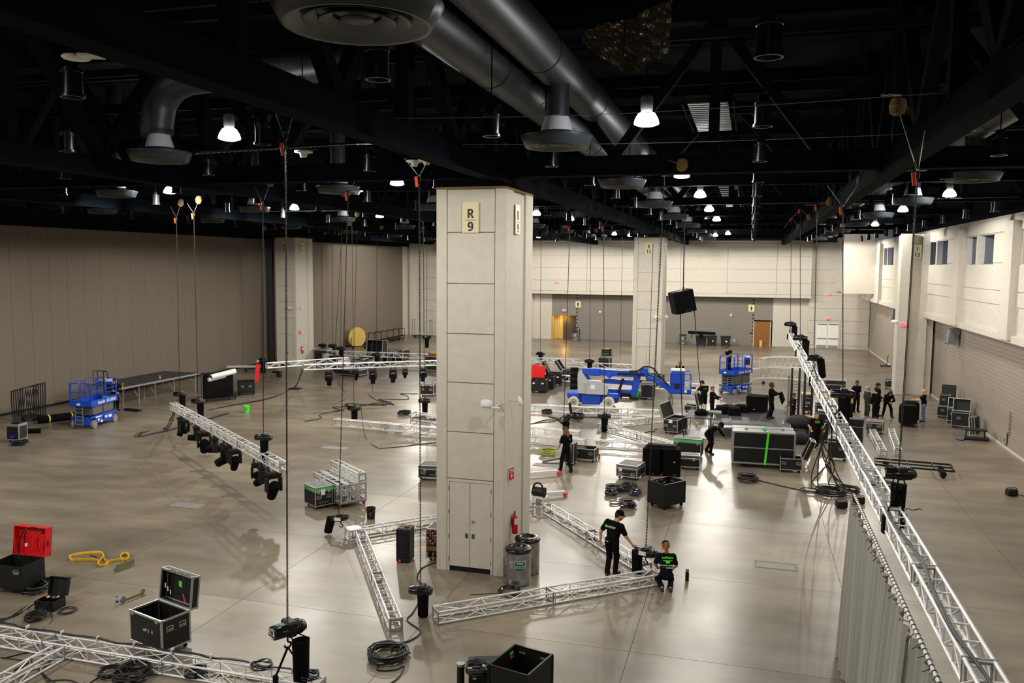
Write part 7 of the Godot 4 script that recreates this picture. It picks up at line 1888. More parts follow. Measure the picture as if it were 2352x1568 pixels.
func carton(label: String, at: Vector3, turn: float, s: Vector3):
	var c := thing("carton", label, "box", at, turn)
	bar("box", Vector3(0, s.y / 2, 0), s, M.tan, c, 0.006)
	for k: float in [-1, 1]: bar("flap", Vector3(0, s.y + 0.006, k * s.z / 4), Vector3(s.x, 0.01, s.z / 2 - 0.01), M.tan, c, 0, Basis(Vector3.RIGHT, 0.05 * k))

func crate(label: String, at: Vector3, turn: float, s: Vector3, stickers: Array, wheels := 0.06) -> Node3D:
	var c := thing("open_crate", label, "crate", at, turn)
	var y0 := wheels * 2.15
	var st := S()
	tray(st, Vector3(0, y0, 0), s, 0.025)
	obj("body", st, M.black, c)
	st = S()
	for k: float in [-1, 1]:
		bx(st, Vector3(0, y0 + s.y, k * (s.z / 2 - 0.012)), Vector3(s.x + 0.02, 0.03, 0.045), Basis.IDENTITY, 0.006)
		bx(st, Vector3(k * (s.x / 2 - 0.012), y0 + s.y, 0), Vector3(0.045, 0.03, s.z + 0.02), Basis.IDENTITY, 0.006)
		for j: float in [-1, 1]: bx(st, Vector3(k * (s.x / 2), y0 + s.y / 2, j * (s.z / 2)), Vector3(0.04, s.y, 0.04), Basis.IDENTITY, 0.008)
	obj("rim", st, M.black_gloss, c)
	if wheels > 0:
		for k: float in [-1, 1]:
			for j: float in [-1, 1]: caster(c, Vector3(k * (s.x / 2 - 0.1), 0, j * (s.z / 2 - 0.1)), wheels, 30)
	for k: float in [-0.28, 0.28]: bar("hand_slot", Vector3(k * s.x, y0 + s.y - 0.12, -s.z / 2 + 0.03), Vector3(0.14, 0.05, 0.012), M.grey, c, 0.01)
	for e: Array in stickers: bar("sticker", Vector3(-s.x / 2 + 0.03, y0 + e[1], e[0] * s.z), Vector3(0.012, 0.05, 0.12), e[2], c)
	return c

# ---------------------------------------------------------------- people: one continuous surface over a posed skeleton
# bones: [a, b, radius at a, radius at b]; the distances are blended and meshed as surface nets
func flesh(bones: Array, cell: float, grow: float, kk: float) -> Array:
	var lo := Vector3.INF
	var hi := -Vector3.INF
	for b: Array in bones:
		var r := Vector3.ONE * (maxf(b[2], b[3]) + grow + kk * 4.0 + cell)
		lo = lo.min((b[0] as Vector3).min(b[1]) - r)
		hi = hi.max((b[0] as Vector3).max(b[1]) + r)
	var n := Vector3i(((hi - lo) / cell).ceil()) + Vector3i.ONE
	var sy := n.x
	var sz := n.x * n.y
	var f := PackedFloat32Array()
	f.resize(sz * n.z)
	for b: Array in bones:
		var a: Vector3 = b[0]
		var d: Vector3 = b[1] - a
		var L := maxf(d.length_squared(), 1e-8)
		var ra: float = b[2] + grow
		var rd: float = b[3] - b[2]
		var m := Vector3.ONE * (maxf(b[2], b[3]) + grow + kk * 4.0)
		var i0 := Vector3i((((a.min(b[1]) - m) - lo) / cell).floor())
		var i1 := Vector3i((((a.max(b[1]) + m) - lo) / cell).ceil())
		for z in range(maxi(i0.z, 0), mini(i1.z + 1, n.z)):
			for y in range(maxi(i0.y, 0), mini(i1.y + 1, n.y)):
				var p := lo + Vector3(i0.x, y, z) * cell - a
				var at := i0.x + y * sy + z * sz
				for x in range(i0.x, mini(i1.x + 1, n.x)):
					var t := clampf(p.dot(d) / L, 0.0, 1.0)
					var e := (p - d * t).length() - ra - rd * t
					if e < kk * 4.0: f[at] += exp(-e / kk)
					p.x += cell
					at += 1
	for i in f.size(): f[i] = log(maxf(f[i], 1e-5))
	var id := PackedInt32Array()
	id.resize(f.size())
	id.fill(-1)
	var V := PackedVector3Array()
	var off := [0, 1, sy, sy + 1, sz, sz + 1, sz + sy, sz + sy + 1]
	var ed := [[0, 1], [2, 3], [4, 5], [6, 7], [0, 2], [1, 3], [4, 6], [5, 7], [0, 4], [1, 5], [2, 6], [3, 7]]
	for z in n.z - 1:
		for y in n.y - 1:
			var at := y * sy + z * sz - 1
			for x in n.x - 1:
				at += 1
				if f[at] < -9.0 and f[at + off[7]] < -9.0: continue
				var c := 0
				for k in 8:
					if f[at + off[k]] > 0.0: c |= 1 << k
				if c == 0 or c == 255: continue
				var s := Vector3.ZERO
				var m := 0
				for e: Array in ed:
					var va := f[at + off[e[0]]]
					var vb := f[at + off[e[1]]]
					if (va > 0.0) == (vb > 0.0): continue
					var t := va / (va - vb)
					var pa := Vector3(e[0] & 1, (e[0] >> 1) & 1, e[0] >> 2)
					s += pa.lerp(Vector3(e[1] & 1, (e[1] >> 1) & 1, e[1] >> 2), t)
					m += 1
				id[at] = V.size()
				V.append(lo + (Vector3(x, y, z) + s / m) * cell)
	var I := PackedInt32Array()
	for z in range(1, n.z - 1):
		for y in range(1, n.y - 1):
			var at := y * sy + z * sz
			for x in range(1, n.x - 1):
				at += 1
				if f[at] < -9.0: continue
				var inside := f[at] > 0.0
				for ax in 3:
					var st: int = [1, sy, sz][ax]
					if (f[at + st] > 0.0) == inside: continue
					var u: int = [sy, sz, 1][ax]
					var w: int = [sz, 1, sy][ax]
					var q := [id[at], id[at - u], id[at - u - w], id[at - w]]
					if q.min() < 0: continue
					if inside: I.append_array([q[0], q[2], q[1], q[0], q[3], q[2]])
					else: I.append_array([q[0], q[1], q[2], q[0], q[2], q[3]])
	var N := PackedVector3Array()
	N.resize(V.size())
	for i in range(0, I.size(), 3):
		var nn := (V[I[i + 2]] - V[I[i]]).cross(V[I[i + 1]] - V[I[i]])
		for k in 3: N[I[i + k]] += nn
	for i in N.size(): N[i] = N[i].normalized()
	return [V, N, I]

func join(parts: Array) -> ArrayMesh:   # [[V, N, I], transform, colour or callable]
	var V := PackedVector3Array()
	var N := PackedVector3Array()
	var I := PackedInt32Array()
	var C := PackedColorArray()
	for p: Array in parts:
		var base := V.size()
		var xf: Transform3D = p[1]
		var flip := xf.basis.determinant() < 0
		var q := xf.basis.orthonormalized() if not flip else Basis(xf.basis.x.normalized(), xf.basis.y.normalized(), xf.basis.z.normalized())
		for i in p[0][0].size():
			V.append(xf * p[0][0][i])
			N.append(q * p[0][1][i])
			C.append(p[2] if p[2] is Color else p[2].call(p[0][0][i]))
		var src: PackedInt32Array = p[0][2]
		for i in range(0, src.size(), 3):
			I.append(base + src[i])
			I.append(base + src[i + (2 if flip else 1)])
			I.append(base + src[i + (1 if flip else 2)])
	var a := []
	a.resize(Mesh.ARRAY_MAX)
	a[Mesh.ARRAY_VERTEX] = V
	a[Mesh.ARRAY_NORMAL] = N
	a[Mesh.ARRAY_INDEX] = I
	a[Mesh.ARRAY_COLOR] = C
	var m := ArrayMesh.new()
	m.add_surface_from_arrays(Mesh.PRIMITIVE_TRIANGLES, a)
	return m

func head_nets() -> Array:
	if not cache.has("head"):
		var b := [[Vector3(0, 0.055, -0.035), Vector3(0, 0.06, 0.018), 0.088, 0.083], [Vector3(0, 0.0, 0.0), Vector3(0, -0.005, 0.035), 0.068, 0.062], [Vector3(0, -0.05, 0.03), Vector3(0, -0.068, 0.06), 0.046, 0.03],
			[Vector3(0, 0.028, 0.095), Vector3(0, -0.006, 0.112), 0.009, 0.014], [Vector3(-0.014, -0.01, 0.1), Vector3(0.014, -0.01, 0.1), 0.01, 0.01], [Vector3(-0.045, 0.05, 0.07), Vector3(0.045, 0.05, 0.07), 0.018, 0.018], [Vector3(-0.05, -0.005, 0.055), Vector3(-0.035, -0.02, 0.065), 0.026, 0.022], [Vector3(0.05, -0.005, 0.055), Vector3(0.035, -0.02, 0.065), 0.026, 0.022],
			[Vector3(-0.02, -0.042, 0.083), Vector3(0.02, -0.042, 0.083), 0.009, 0.009], [Vector3(-0.09, 0.035, -0.015), Vector3(-0.087, -0.012, -0.005), 0.016, 0.01], [Vector3(0.09, 0.035, -0.015), Vector3(0.087, -0.012, -0.005), 0.016, 0.01], [Vector3(0, -0.03, -0.02), Vector3(0, -0.14, -0.04), 0.055, 0.056]]
		cache.head = flesh(b, 0.0075, 0.0, 0.009)
	return cache.head

# wrist at the origin, fingers along -y, palm facing +z, thumb towards +x
func hand_nets(curl: float) -> Array:
	var key := "hand%.1f" % curl
	if not cache.has(key):
		var b := [[Vector3(0, 0.02, 0), Vector3(0, -0.03, 0), 0.024, 0.022]]
		for i in 4: b.append([Vector3(-0.012 + 0.008 * i, -0.015, 0), Vector3(-0.03 + 0.02 * i, -0.082 + 0.004 * absf(i - 1.6), 0), 0.013, 0.011])
		var len := [0.062, 0.078, 0.085, 0.076]
		for i in 4:
			var p := Vector3(-0.031 + 0.021 * i, -0.085 + 0.004 * absf(i - 1.6), 0)
			var a := 0.25 + 0.5 * curl
			for k in 3:
				var q: Vector3 = p + Vector3(0.003 * (i - 1.5), -cos(a), sin(a)) * float(len[i]) * [0.45, 0.31, 0.24][k]
				b.append([p, q, 0.0092 - 0.0006 * k, 0.0086 - 0.0006 * k])
				p = q
				a += 0.25 + 0.75 * curl
		b.append([Vector3(0.014, -0.015, 0.004), Vector3(0.042, -0.05, 0.018), 0.014, 0.011])
		b.append([Vector3(0.042, -0.05, 0.018), Vector3(0.05, -0.08, 0.028), 0.0105, 0.0095])
		b.append([Vector3(0.05, -0.08, 0.028), Vector3(0.049, -0.103, 0.036), 0.0095, 0.0085])
		cache[key] = flesh(b, 0.0055, 0.0, 0.004)
	return cache[key]

const REST := {"pel": Vector3(0, 0.95, 0), "wai": Vector3(0, 1.1, 0), "che": Vector3(0, 1.33, 0), "nec": Vector3(0, 1.5, -0.01), "hea": Vector3(0, 1.645, 0.015),
	"shL": Vector3(0.185, 1.43, -0.01), "elL": Vector3(0.245, 1.15, -0.02), "wrL": Vector3(0.255, 0.9, 0.06), "hiL": Vector3(0.095, 0.92, 0), "knL": Vector3(0.11, 0.5, 0.02), "anL": Vector3(0.115, 0.085, -0.02), "toL": Vector3(0.14, 0.035, 0.14),
	"shR": Vector3(-0.185, 1.43, -0.01), "elR": Vector3(-0.245, 1.15, -0.02), "wrR": Vector3(-0.255, 0.9, 0.06), "hiR": Vector3(-0.095, 0.92, 0), "knR": Vector3(-0.11, 0.5, 0.02), "anR": Vector3(-0.115, 0.085, -0.02), "toR": Vector3(-0.14, 0.035, 0.14)}

# o: pose (joint overrides), h, skin, hair, hairstyle, shirt, pants, shoes, shorts, cap, beard, sleeves, bulk, look [yaw, pitch], cell, curl, prints
func person(label: String, at: Vector3, turn: float, o := {}) -> Node3D:
	var t := thing("person", label, "person", at, turn)
	var k: float = o.get("h", 1.78) / 1.78
	var J := REST.duplicate()
	for n: String in o.get("pose", {}): J[n] = o.pose[n]
	for n: String in J: J[n] *= k
	var w: float = k * o.get("bulk", 1.0)
	var cell: float = o.get("cell", 0.022)
	var up: Vector3 = (J.nec - J.pel).normalized()
	var sd: Vector3 = (J.shL - J.shR).normalized()
	var hs: Vector3 = (J.hiL - J.hiR).normalized()
	var torso := [[J.pel - hs * 0.06 * w, J.pel + hs * 0.06 * w, 0.115 * w, 0.115 * w], [J.pel, J.wai, 0.12 * w, 0.118 * w], [J.wai - sd * 0.045 * w, J.che - sd * 0.07 * w, 0.1 * w, 0.115 * w], [J.wai + sd * 0.045 * w, J.che + sd * 0.07 * w, 0.1 * w, 0.115 * w], [J.che, J.nec - up * 0.05 * k, 0.115 * w, 0.07 * k], [J.shR, J.shL, 0.062 * w, 0.062 * w]]
	var neck := [[J.nec - up * 0.03 * k, J.hea - (J.hea - J.nec) * 0.3, 0.06 * k, 0.055 * k]]
	var body := torso + neck
	var shirt := torso.duplicate()
	var pants := [[J.pel - hs * 0.055 * w, J.pel + hs * 0.055 * w, 0.116 * w, 0.116 * w], [J.pel, J.pel.lerp(J.wai, 0.35), 0.12 * w, 0.12 * w]]
	var shoes := {}
	for s: String in ["L", "R"]:
		var sh: Vector3 = J["sh" + s]
		var el: Vector3 = J["el" + s]
		var wr: Vector3 = J["wr" + s]
		body += [[sh, el, 0.055 * w, 0.043 * k], [el, wr, 0.043 * k, 0.03 * k]]
		if o.get("sleeves", 0) == 1: shirt += [[sh, el, 0.057 * w, 0.047 * k], [el, el.lerp(wr, 0.96), 0.047 * k, 0.036 * k]]
		else: shirt.append([sh, sh.lerp(el, 0.72), 0.06 * w, 0.058 * k])
		var hi: Vector3 = J["hi" + s]
		var kn: Vector3 = J["kn" + s]
		var an: Vector3 = J["an" + s]
		var to: Vector3 = J["to" + s]
		body += [[hi, kn, 0.088 * w, 0.06 * k], [kn, an, 0.058 * k, 0.04 * k], [an, to, 0.038 * k, 0.034 * k]]
		if o.get("shorts", false): pants.append([hi, hi.lerp(kn, 0.95), 0.092 * w, 0.085 * k])
		else: pants += [[hi, kn, 0.09 * w, 0.066 * k], [kn, kn.lerp(an, 1.0), 0.066 * k, 0.056 * k]]
		var heel := an + (an - to).normalized() * 0.03 * k
		heel.y = minf(heel.y, an.y) - 0.035 * k * signf(absf(an.y - to.y))
		shoes[s] = [[heel, to, 0.046 * k, 0.042 * k], [an, heel.lerp(to, 0.4), 0.045 * k, 0.04 * k]]
	# head and hands of finer grids, joined to the same surface
	var look: Array = o.get("look", [0, 0])
	var hq := Basis(Vector3.UP, deg_to_rad(look[0])) * Basis(Vector3.RIGHT, deg_to_rad(look[1]))
	var hx := Transform3D(hq.scaled(Vector3.ONE * k), J.hea)
	var skin: Color = o.get("skin", Color(0.80, 0.58, 0.46)).srgb_to_linear()
	var hairc: Color = o.get("hair", Color(0.16, 0.10, 0.07))
	var hl := hairc.srgb_to_linear()
	var beard: bool = o.get("beard", false)
	var face := func(p: Vector3) -> Color:
		if absf(absf(p.x) - 0.033) < 0.014 and absf(p.y - 0.03) < 0.009 and p.z > 0.05: return Color(0.75, 0.75, 0.72) if absf(absf(p.x) - 0.033) > 0.007 else Color(0.03, 0.02, 0.02)
		if absf(absf(p.x) - 0.034) < 0.022 and absf(p.y - 0.054) < 0.007 and p.z > 0.05: return hl
		if absf(p.x) < 0.026 and absf(p.y + 0.043) < 0.009 and p.z > 0.07: return skin * Color(0.85, 0.55, 0.55)
		if beard and p.y < -0.02 and p.y > -0.11 and p.z > 0.02: return hl.lerp(skin, 0.25)
		return skin
	var parts := [[flesh(body, cell, 0.0, 0.016), Transform3D.IDENTITY, skin], [head_nets(), hx, face]]
	for s: String in ["L", "R"]:
		var d: Vector3 = (J["wr" + s] - J["el" + s]).normalized()
		var y := -d
		var inw: Vector3 = o.get("palm" + s, Vector3(0, 0, 1) if d.y < -0.5 else Vector3(0, -1, 0))
		var z := (inw - y * inw.dot(y)).normalized()
		var x := y.cross(z)
		if o.has("thumb" + s): x = o["thumb" + s]
		elif s == "R": x = -x   # mirrored hand
		parts.append([hand_nets(o.get("curl", 0.5)), Transform3D(Basis(x, y, z).scaled(Vector3.ONE * k * 1.02), J["wr" + s] + d * 0.012), skin])
	var m := mat(Color.WHITE, 0.6)
	m.vertex_color_use_as_albedo = true
	obj("body", join(parts), m, t)
	obj("shirt", join([[flesh(shirt, cell, 0.013, 0.016), Transform3D.IDENTITY, Color.WHITE]]), o.get("shirt", M.cloth_black), t)
	obj("shorts" if o.get("shorts", false) else "trousers", join([[flesh(pants, cell, 0.012, 0.014), Transform3D.IDENTITY, Color.WHITE]]), o.get("pants", M.cloth_dark), t)
	for s: String in ["L", "R"]: obj("shoe", join([[flesh(shoes[s], minf(cell, 0.018), 0.004, 0.01), Transform3D.IDENTITY, Color.WHITE]]), o.get("shoes", M.black), t)
	var style: String = o.get("hairstyle", "short")
	var hm := mat(hairc, 0.7)
	if style != "bald":
		var hb := [[Vector3(0, 0.075, -0.045), Vector3(0, 0.085, 0.0), 0.09, 0.084], [Vector3(-0.05, 0.07, -0.03), Vector3(-0.06, 0.03, -0.035), 0.045, 0.035], [Vector3(0.05, 0.07, -0.03), Vector3(0.06, 0.03, -0.035), 0.045, 0.035], [Vector3(0, 0.03, -0.06), Vector3(0, -0.02, -0.065), 0.07, 0.05], [Vector3(-0.035, 0.11, 0.04), Vector3(0.035, 0.11, 0.04), 0.035, 0.035]]
		if style == "curly":
			for i in 14: hb.append([Vector3(0.085 * cos(i * 2.4), 0.1 + 0.04 * sin(i * 1.7), -0.03 + 0.085 * sin(i * 2.4)), Vector3(0.095 * cos(i * 2.4), 0.12 + 0.04 * sin(i * 1.7), -0.03 + 0.09 * sin(i * 2.4)), 0.035, 0.03])
		if style == "long":
			for i in 5: hb.append([Vector3(-0.07 + 0.035 * i, 0.02, -0.075), Vector3(-0.09 + 0.04 * i, -0.24 + 0.02 * absf(i - 2), -0.1), 0.04, 0.025])
			for s: float in [-1, 1]: hb.append([Vector3(s * 0.08, 0.03, -0.01), Vector3(s * 0.095, -0.2, -0.03), 0.03, 0.022])
		if style == "tail":
			hb.append([Vector3(0, 0.03, -0.12), Vector3(o.get("tail", 0.0), -0.22, -0.14), 0.035, 0.02])
			hb.append([Vector3(0, 0.06, -0.11), Vector3(o.get("tail", 0.0) * 0.5, -0.1, -0.15), 0.04, 0.035])
		obj("hair", join([[flesh(hb, 0.011, 0.004, 0.012), Transform3D.IDENTITY, Color.WHITE]]), hm, t, hx)
	if o.has("cap"):
		var st := S()
		var tip := Transform3D(Basis(Vector3.RIGHT, -0.12), Vector3(0, 0.075, -0.018))
		lathe(st, [Vector2(0.106, 0.0), Vector2(0.11, 0.02), Vector2(0.1, 0.07), Vector2(0.07, 0.105), Vector2(0.03, 0.12), Vector2(0, 0.122)], 20, tip, Vector2(0.98, 1.1))
		var cp := obj("cap", st, o.cap, t, hx)
		if not o.get("beanie", false):
			st = S()
			var poly := PackedVector2Array()
			for i in 9: poly.append(Vector2(cos(PI * i / 8.0) * 0.078, 0.085 + 0.085 * sin(PI * i / 8.0)))
			poly.append(Vector2(-0.07, 0.06))
			poly.append(Vector2(0.07, 0.06))
			prism(st, poly, 0.008, Transform3D(Basis(Vector3.RIGHT, PI / 2 + 0.18), Vector3(0, 0.095, 0.0)))
			obj("brim", st, o.cap, cp)
	return t

# printed lettering lying on a shirt: rows of [text, size, material, x, y]
func print_on(t: Node3D, o: Vector3, n: Vector3, rows: Array):
	var z := n.normalized()
	var x := Vector3.UP.cross(z).normalized()
	for r: Array in rows: text("shirt_print", r[0], r[1], r[2], t, Transform3D(Basis(x, z.cross(x), z), o + x * r[3] + z.cross(x) * r[4]), 0, true, 0.004)

func people():
	M.cloth_black = mat(Color(0.045, 0.046, 0.05), 0.9, 0, 0.25)
	M.cloth_dark = mat(Color(0.065, 0.065, 0.07), 0.92, 0, 0.25)
	M.cloth_navy = mat(Color(0.05, 0.06, 0.085), 0.9, 0, 0.25)
	M.denim = mat(Color(0.36, 0.47, 0.62), 0.85)
	M.olive = mat(Color(0.12, 0.15, 0.13), 0.9)
	var fair := Color(0.82, 0.60, 0.49)
	var brown := Color(0.45, 0.29, 0.21)
	# 1 standing, seen from behind
	var p := person("man in black cap and printed black t-shirt walking between the two floor trusses", Vector3(-3.42, 0, -22.15), 158, {"cell": 0.014, "h": 1.8, "bulk": 1.12, "skin": fair, "cap": M.cloth_black, "beard": true, "look": [-62, 22], "curl": 0.35, "pants": M.cloth_dark, "shoes": mat(Color(0.25, 0.18, 0.13), 0.8),
		"pose": {"wai": Vector3(-0.02, 1.1, 0.03), "che": Vector3(-0.03, 1.33, 0.07), "nec": Vector3(-0.06, 1.48, 0.12), "hea": Vector3(-0.11, 1.61, 0.18), "shL": Vector3(0.17, 1.44, 0.05), "elL": Vector3(0.32, 1.19, -0.05), "wrL": Vector3(0.36, 0.93, 0.0), "shR": Vector3(-0.22, 1.37, 0.11), "elR": Vector3(-0.33, 1.1, 0.19), "wrR": Vector3(-0.44, 0.88, 0.32), "knL": Vector3(0.1, 0.5, 0.06), "anL": Vector3(0.1, 0.085, -0.06), "knR": Vector3(-0.1, 0.52, 0.1), "anR": Vector3(-0.07, 0.085, 0.08), "toL": Vector3(0.13, 0.035, 0.1), "toR": Vector3(-0.1, 0.035, 0.25)}})
	print_on(p, Vector3(0.0, 1.385, -0.085), Vector3(0.05, 0.3, -1), [["onPoint", 0.075, M.white, 0.02, 0], ["o", 0.13, M.neon, -0.15, 0.01], ["______", 0.05, M.neon, 0.04, -0.02]])
	bar("belt_gap", Vector3(0.1, 0.985, -0.125), Vector3(0.16, 0.02, 0.03), M.paper, p, 0.005, Basis(Vector3.UP, -0.3))
	# 2 kneeling at the truss corner
	p = person("kneeling worker with a ginger ponytail and green print, back to the camera", Vector3(-1.9, 0, -21.75), 190, {"cell": 0.014, "h": 1.74, "skin": Color(0.80, 0.52, 0.42), "hair": Color(0.50, 0.28, 0.13), "hairstyle": "tail", "tail": 0.06, "cap": M.cloth_black, "look": [8, 42], "shirt": M.cloth_navy, "pants": M.cloth_navy, "shoes": mat(Color(0.18, 0.16, 0.15), 0.9),
		"pose": {"pel": Vector3(0, 0.36, -0.08), "wai": Vector3(0, 0.5, -0.02), "che": Vector3(0, 0.72, 0.06), "nec": Vector3(0, 0.9, 0.13), "hea": Vector3(0, 1.02, 0.22), "shL": Vector3(0.19, 0.83, 0.09), "elL": Vector3(0.29, 0.58, 0.13), "wrL": Vector3(0.2, 0.42, 0.32), "shR": Vector3(-0.19, 0.83, 0.09), "elR": Vector3(-0.28, 0.57, 0.12), "wrR": Vector3(-0.2, 0.4, 0.3), "hiL": Vector3(0.1, 0.34, -0.05), "knL": Vector3(0.2, 0.1, 0.34), "anL": Vector3(0.12, 0.09, -0.2), "toL": Vector3(0.11, 0.05, -0.38), "hiR": Vector3(-0.1, 0.34, -0.05), "knR": Vector3(-0.17, 0.1, 0.34), "anR": Vector3(-0.1, 0.09, -0.2), "toR": Vector3(-0.11, 0.05, -0.38)}})
	print_on(p, Vector3(-0.03, 0.72, -0.08), Vector3(0, 0.42, -1), [["WE BUILD EVENTS.", 0.048, M.white, 0, -0.1], ["onPoint", 0.05, M.white, 0.06, -0.16], ["___ ___", 0.05, M.neon, -0.08, -0.13], ["onPoint", 0.08, M.neon, 0, 0.1]])
	bar("green_table_top", Vector3(-0.03, 0.745, -0.09), Vector3(0.24, 0.02, 0.006), M.neon, p, 0, Basis(Vector3.RIGHT, 0.4))
	bar("green_table_drape", Vector3(-0.03, 0.71, -0.1), Vector3(0.1, 0.06, 0.006), M.neon, p, 0, Basis(Vector3.RIGHT, 0.4))
	bar("blue_tag", Vector3(0.0, 0.34, -0.21), Vector3(0.05, 0.03, 0.02), M.cable_blue, p)
	# 3 long-haired walker
	p = person("long-haired person in a brown beanie and black clothes walking left right of the column", Vector3(-7.05, 0, -33.0), 228, {"cell": 0.018, "h": 1.84, "bulk": 0.92, "skin": fair, "hair": Color(0.45, 0.29, 0.18), "hairstyle": "long", "cap": mat(Color(0.30, 0.21, 0.20), 0.9), "beanie": true, "look": [25, 15], "shoes": mat(Color(0.12, 0.11, 0.1)),
		"pose": {"nec": Vector3(0, 1.49, 0.04), "hea": Vector3(0, 1.62, 0.09), "elL": Vector3(0.24, 1.15, 0.08), "wrL": Vector3(0.2, 0.94, 0.26), "elR": Vector3(-0.24, 1.15, 0.02), "knL": Vector3(0.1, 0.5, 0.16), "anL": Vector3(0.1, 0.085, 0.22), "toL": Vector3(0.11, 0.04, 0.38), "knR": Vector3(-0.1, 0.5, 0.0), "anR": Vector3(-0.1, 0.1, -0.22), "toR": Vector3(-0.12, 0.04, -0.08)}})
	print_on(p, Vector3(-0.06, 1.4, -0.135), Vector3(0, 0.1, -1), [["o", 0.1, M.neon, 0, 0]])
	# 4 in shorts at the open case
	p = person("man in a dark cap, black t-shirt and black shorts leaning over an open case", Vector3(-2.4, 0, -49.3), 205, {"h": 1.82, "bulk": 1.15, "skin": fair, "cap": M.cloth_navy, "shorts": true, "look": [35, 30],
		"pose": {"che": Vector3(0, 1.32, 0.06), "nec": Vector3(0, 1.48, 0.1), "hea": Vector3(0.02, 1.6, 0.17), "elL": Vector3(0.3, 1.2, 0.22), "wrL": Vector3(0.42, 1.0, 0.4), "elR": Vector3(-0.24, 1.15, 0.1), "wrR": Vector3(-0.1, 1.0, 0.28)}})
	print_on(p, Vector3(-0.04, 1.38, -0.11), Vector3(0, 0.1, -1), [["onPoint", 0.07, M.green, 0, 0]])
	# 5 behind the stage
	person("bearded man in a black hoodie standing behind the stage lifting a wedge monitor", Vector3(-1.85, 0, -47.45), 75, {"h": 1.76, "skin": fair, "hair": Color(0.34, 0.22, 0.13), "beard": true, "sleeves": 1, "look": [0, 12], "pose": {"elL": Vector3(0.24, 1.2, 0.2), "wrL": Vector3(0.2, 1.18, 0.44), "elR": Vector3(-0.24, 1.2, 0.2), "wrR": Vector3(-0.2, 1.15, 0.44)}})
	# 6 on the stage with cloth
	p = person("man in black standing on the stage holding up a black cloth", Vector3(1.2, 0.8, -43.8), 80, {"h": 1.82, "skin": brown, "hair": Color(0.06, 0.05, 0.05), "beard": true, "sleeves": 1, "pose": {"elL": Vector3(0.26, 1.24, 0.18), "wrL": Vector3(0.2, 1.25, 0.42), "elR": Vector3(-0.26, 1.24, 0.2), "wrR": Vector3(-0.18, 1.3, 0.44), "knL": Vector3(0.12, 0.5, 0.08), "anR": Vector3(-0.12, 0.085, -0.12), "toR": Vector3(-0.14, 0.035, 0.04)}})
	var cl := thing("black_cloth", "limp black cloth held out by the man standing on the stage", "cloth", Vector3(1.62, 1.7, -43.75), 80)
	var st := S()
	for i in 5:
		var a := Vector3(0.05 * sin(i), 0.3 - 0.08 * i, 0.1 + 0.03 * i)
		tube(st, Vector3(-0.22, a.y + 0.18, a.z), Vector3(0.22, a.y - 0.12, a.z - 0.14), 0.07, 7, 0.04)
	obj("cloth", st, M.black_matte, cl)
	# 7 between the ladder frames
	person("woman in black seen between the tall black ladder frames, facing left", Vector3(2.42, 0, -46.6), -70, {"h": 1.74, "skin": Color(0.62, 0.42, 0.32), "hair": Color(0.1, 0.07, 0.06), "look": [0, 8], "pose": {"elL": Vector3(0.24, 1.18, 0.12), "wrL": Vector3(0.1, 1.12, 0.32), "elR": Vector3(-0.24, 1.18, 0.12), "wrR": Vector3(-0.12, 1.05, 0.34)}})
	# 8 bending at the left end of the panel stack
	person("worker in black bending over at the left end of the strapped panel stack", Vector3(-1.5, 0, -38.3), 62, {"h": 1.8, "skin": Color(0.3, 0.2, 0.15), "hair": Color(0.05, 0.05, 0.05), "cap": M.cloth_black, "sleeves": 1, "look": [10, 45],
		"pose": {"pel": Vector3(0, 0.88, -0.15), "wai": Vector3(0, 1.0, -0.06), "che": Vector3(0, 1.16, 0.14), "nec": Vector3(0, 1.27, 0.3), "hea": Vector3(0, 1.32, 0.46), "shL": Vector3(0.19, 1.2, 0.22), "elL": Vector3(0.26, 0.95, 0.4), "wrL": Vector3(0.16, 0.85, 0.6), "shR": Vector3(-0.19, 1.2, 0.22), "elR": Vector3(-0.28, 0.92, 0.22), "wrR": Vector3(-0.15, 0.66, 0.2), "hiL": Vector3(0.1, 0.86, -0.15), "hiR": Vector3(-0.1, 0.86, -0.15), "knL": Vector3(0.14, 0.47, -0.1), "anL": Vector3(0.15, 0.085, -0.3), "toL": Vector3(0.17, 0.035, -0.14), "knR": Vector3(-0.13, 0.5, 0.14), "anR": Vector3(-0.13, 0.085, 0.08), "toR": Vector3(-0.15, 0.035, 0.24)}})
	# 9 woman with green print
	p = person("woman in a black t-shirt with a green chest print walking toward the camera", Vector3(3.17, 0, -40.7), 8, {"h": 1.72, "bulk": 1.28, "skin": fair, "hair": Color(0.35, 0.20, 0.13), "hairstyle": "tail", "look": [18, 0], "shoes": mat(Color(0.6, 0.58, 0.52)),
		"pose": {"elL": Vector3(0.34, 1.16, -0.06), "wrL": Vector3(0.33, 0.98, 0.14), "elR": Vector3(-0.34, 1.16, -0.06), "wrR": Vector3(-0.26, 0.98, 0.14), "knR": Vector3(-0.1, 0.5, 0.12), "anR": Vector3(-0.06, 0.085, 0.2), "toR": Vector3(-0.07, 0.035, 0.36), "knL": Vector3(0.1, 0.5, 0.0), "anL": Vector3(0.08, 0.1, -0.2), "toL": Vector3(0.1, 0.04, -0.06)}})
	print_on(p, Vector3(0, 1.34, 0.168), Vector3(0, 0.05, 1), [["onPoint", 0.06, M.neon, 0, 0.03], ["EVENTS", 0.06, M.neon, 0.01, -0.04]])
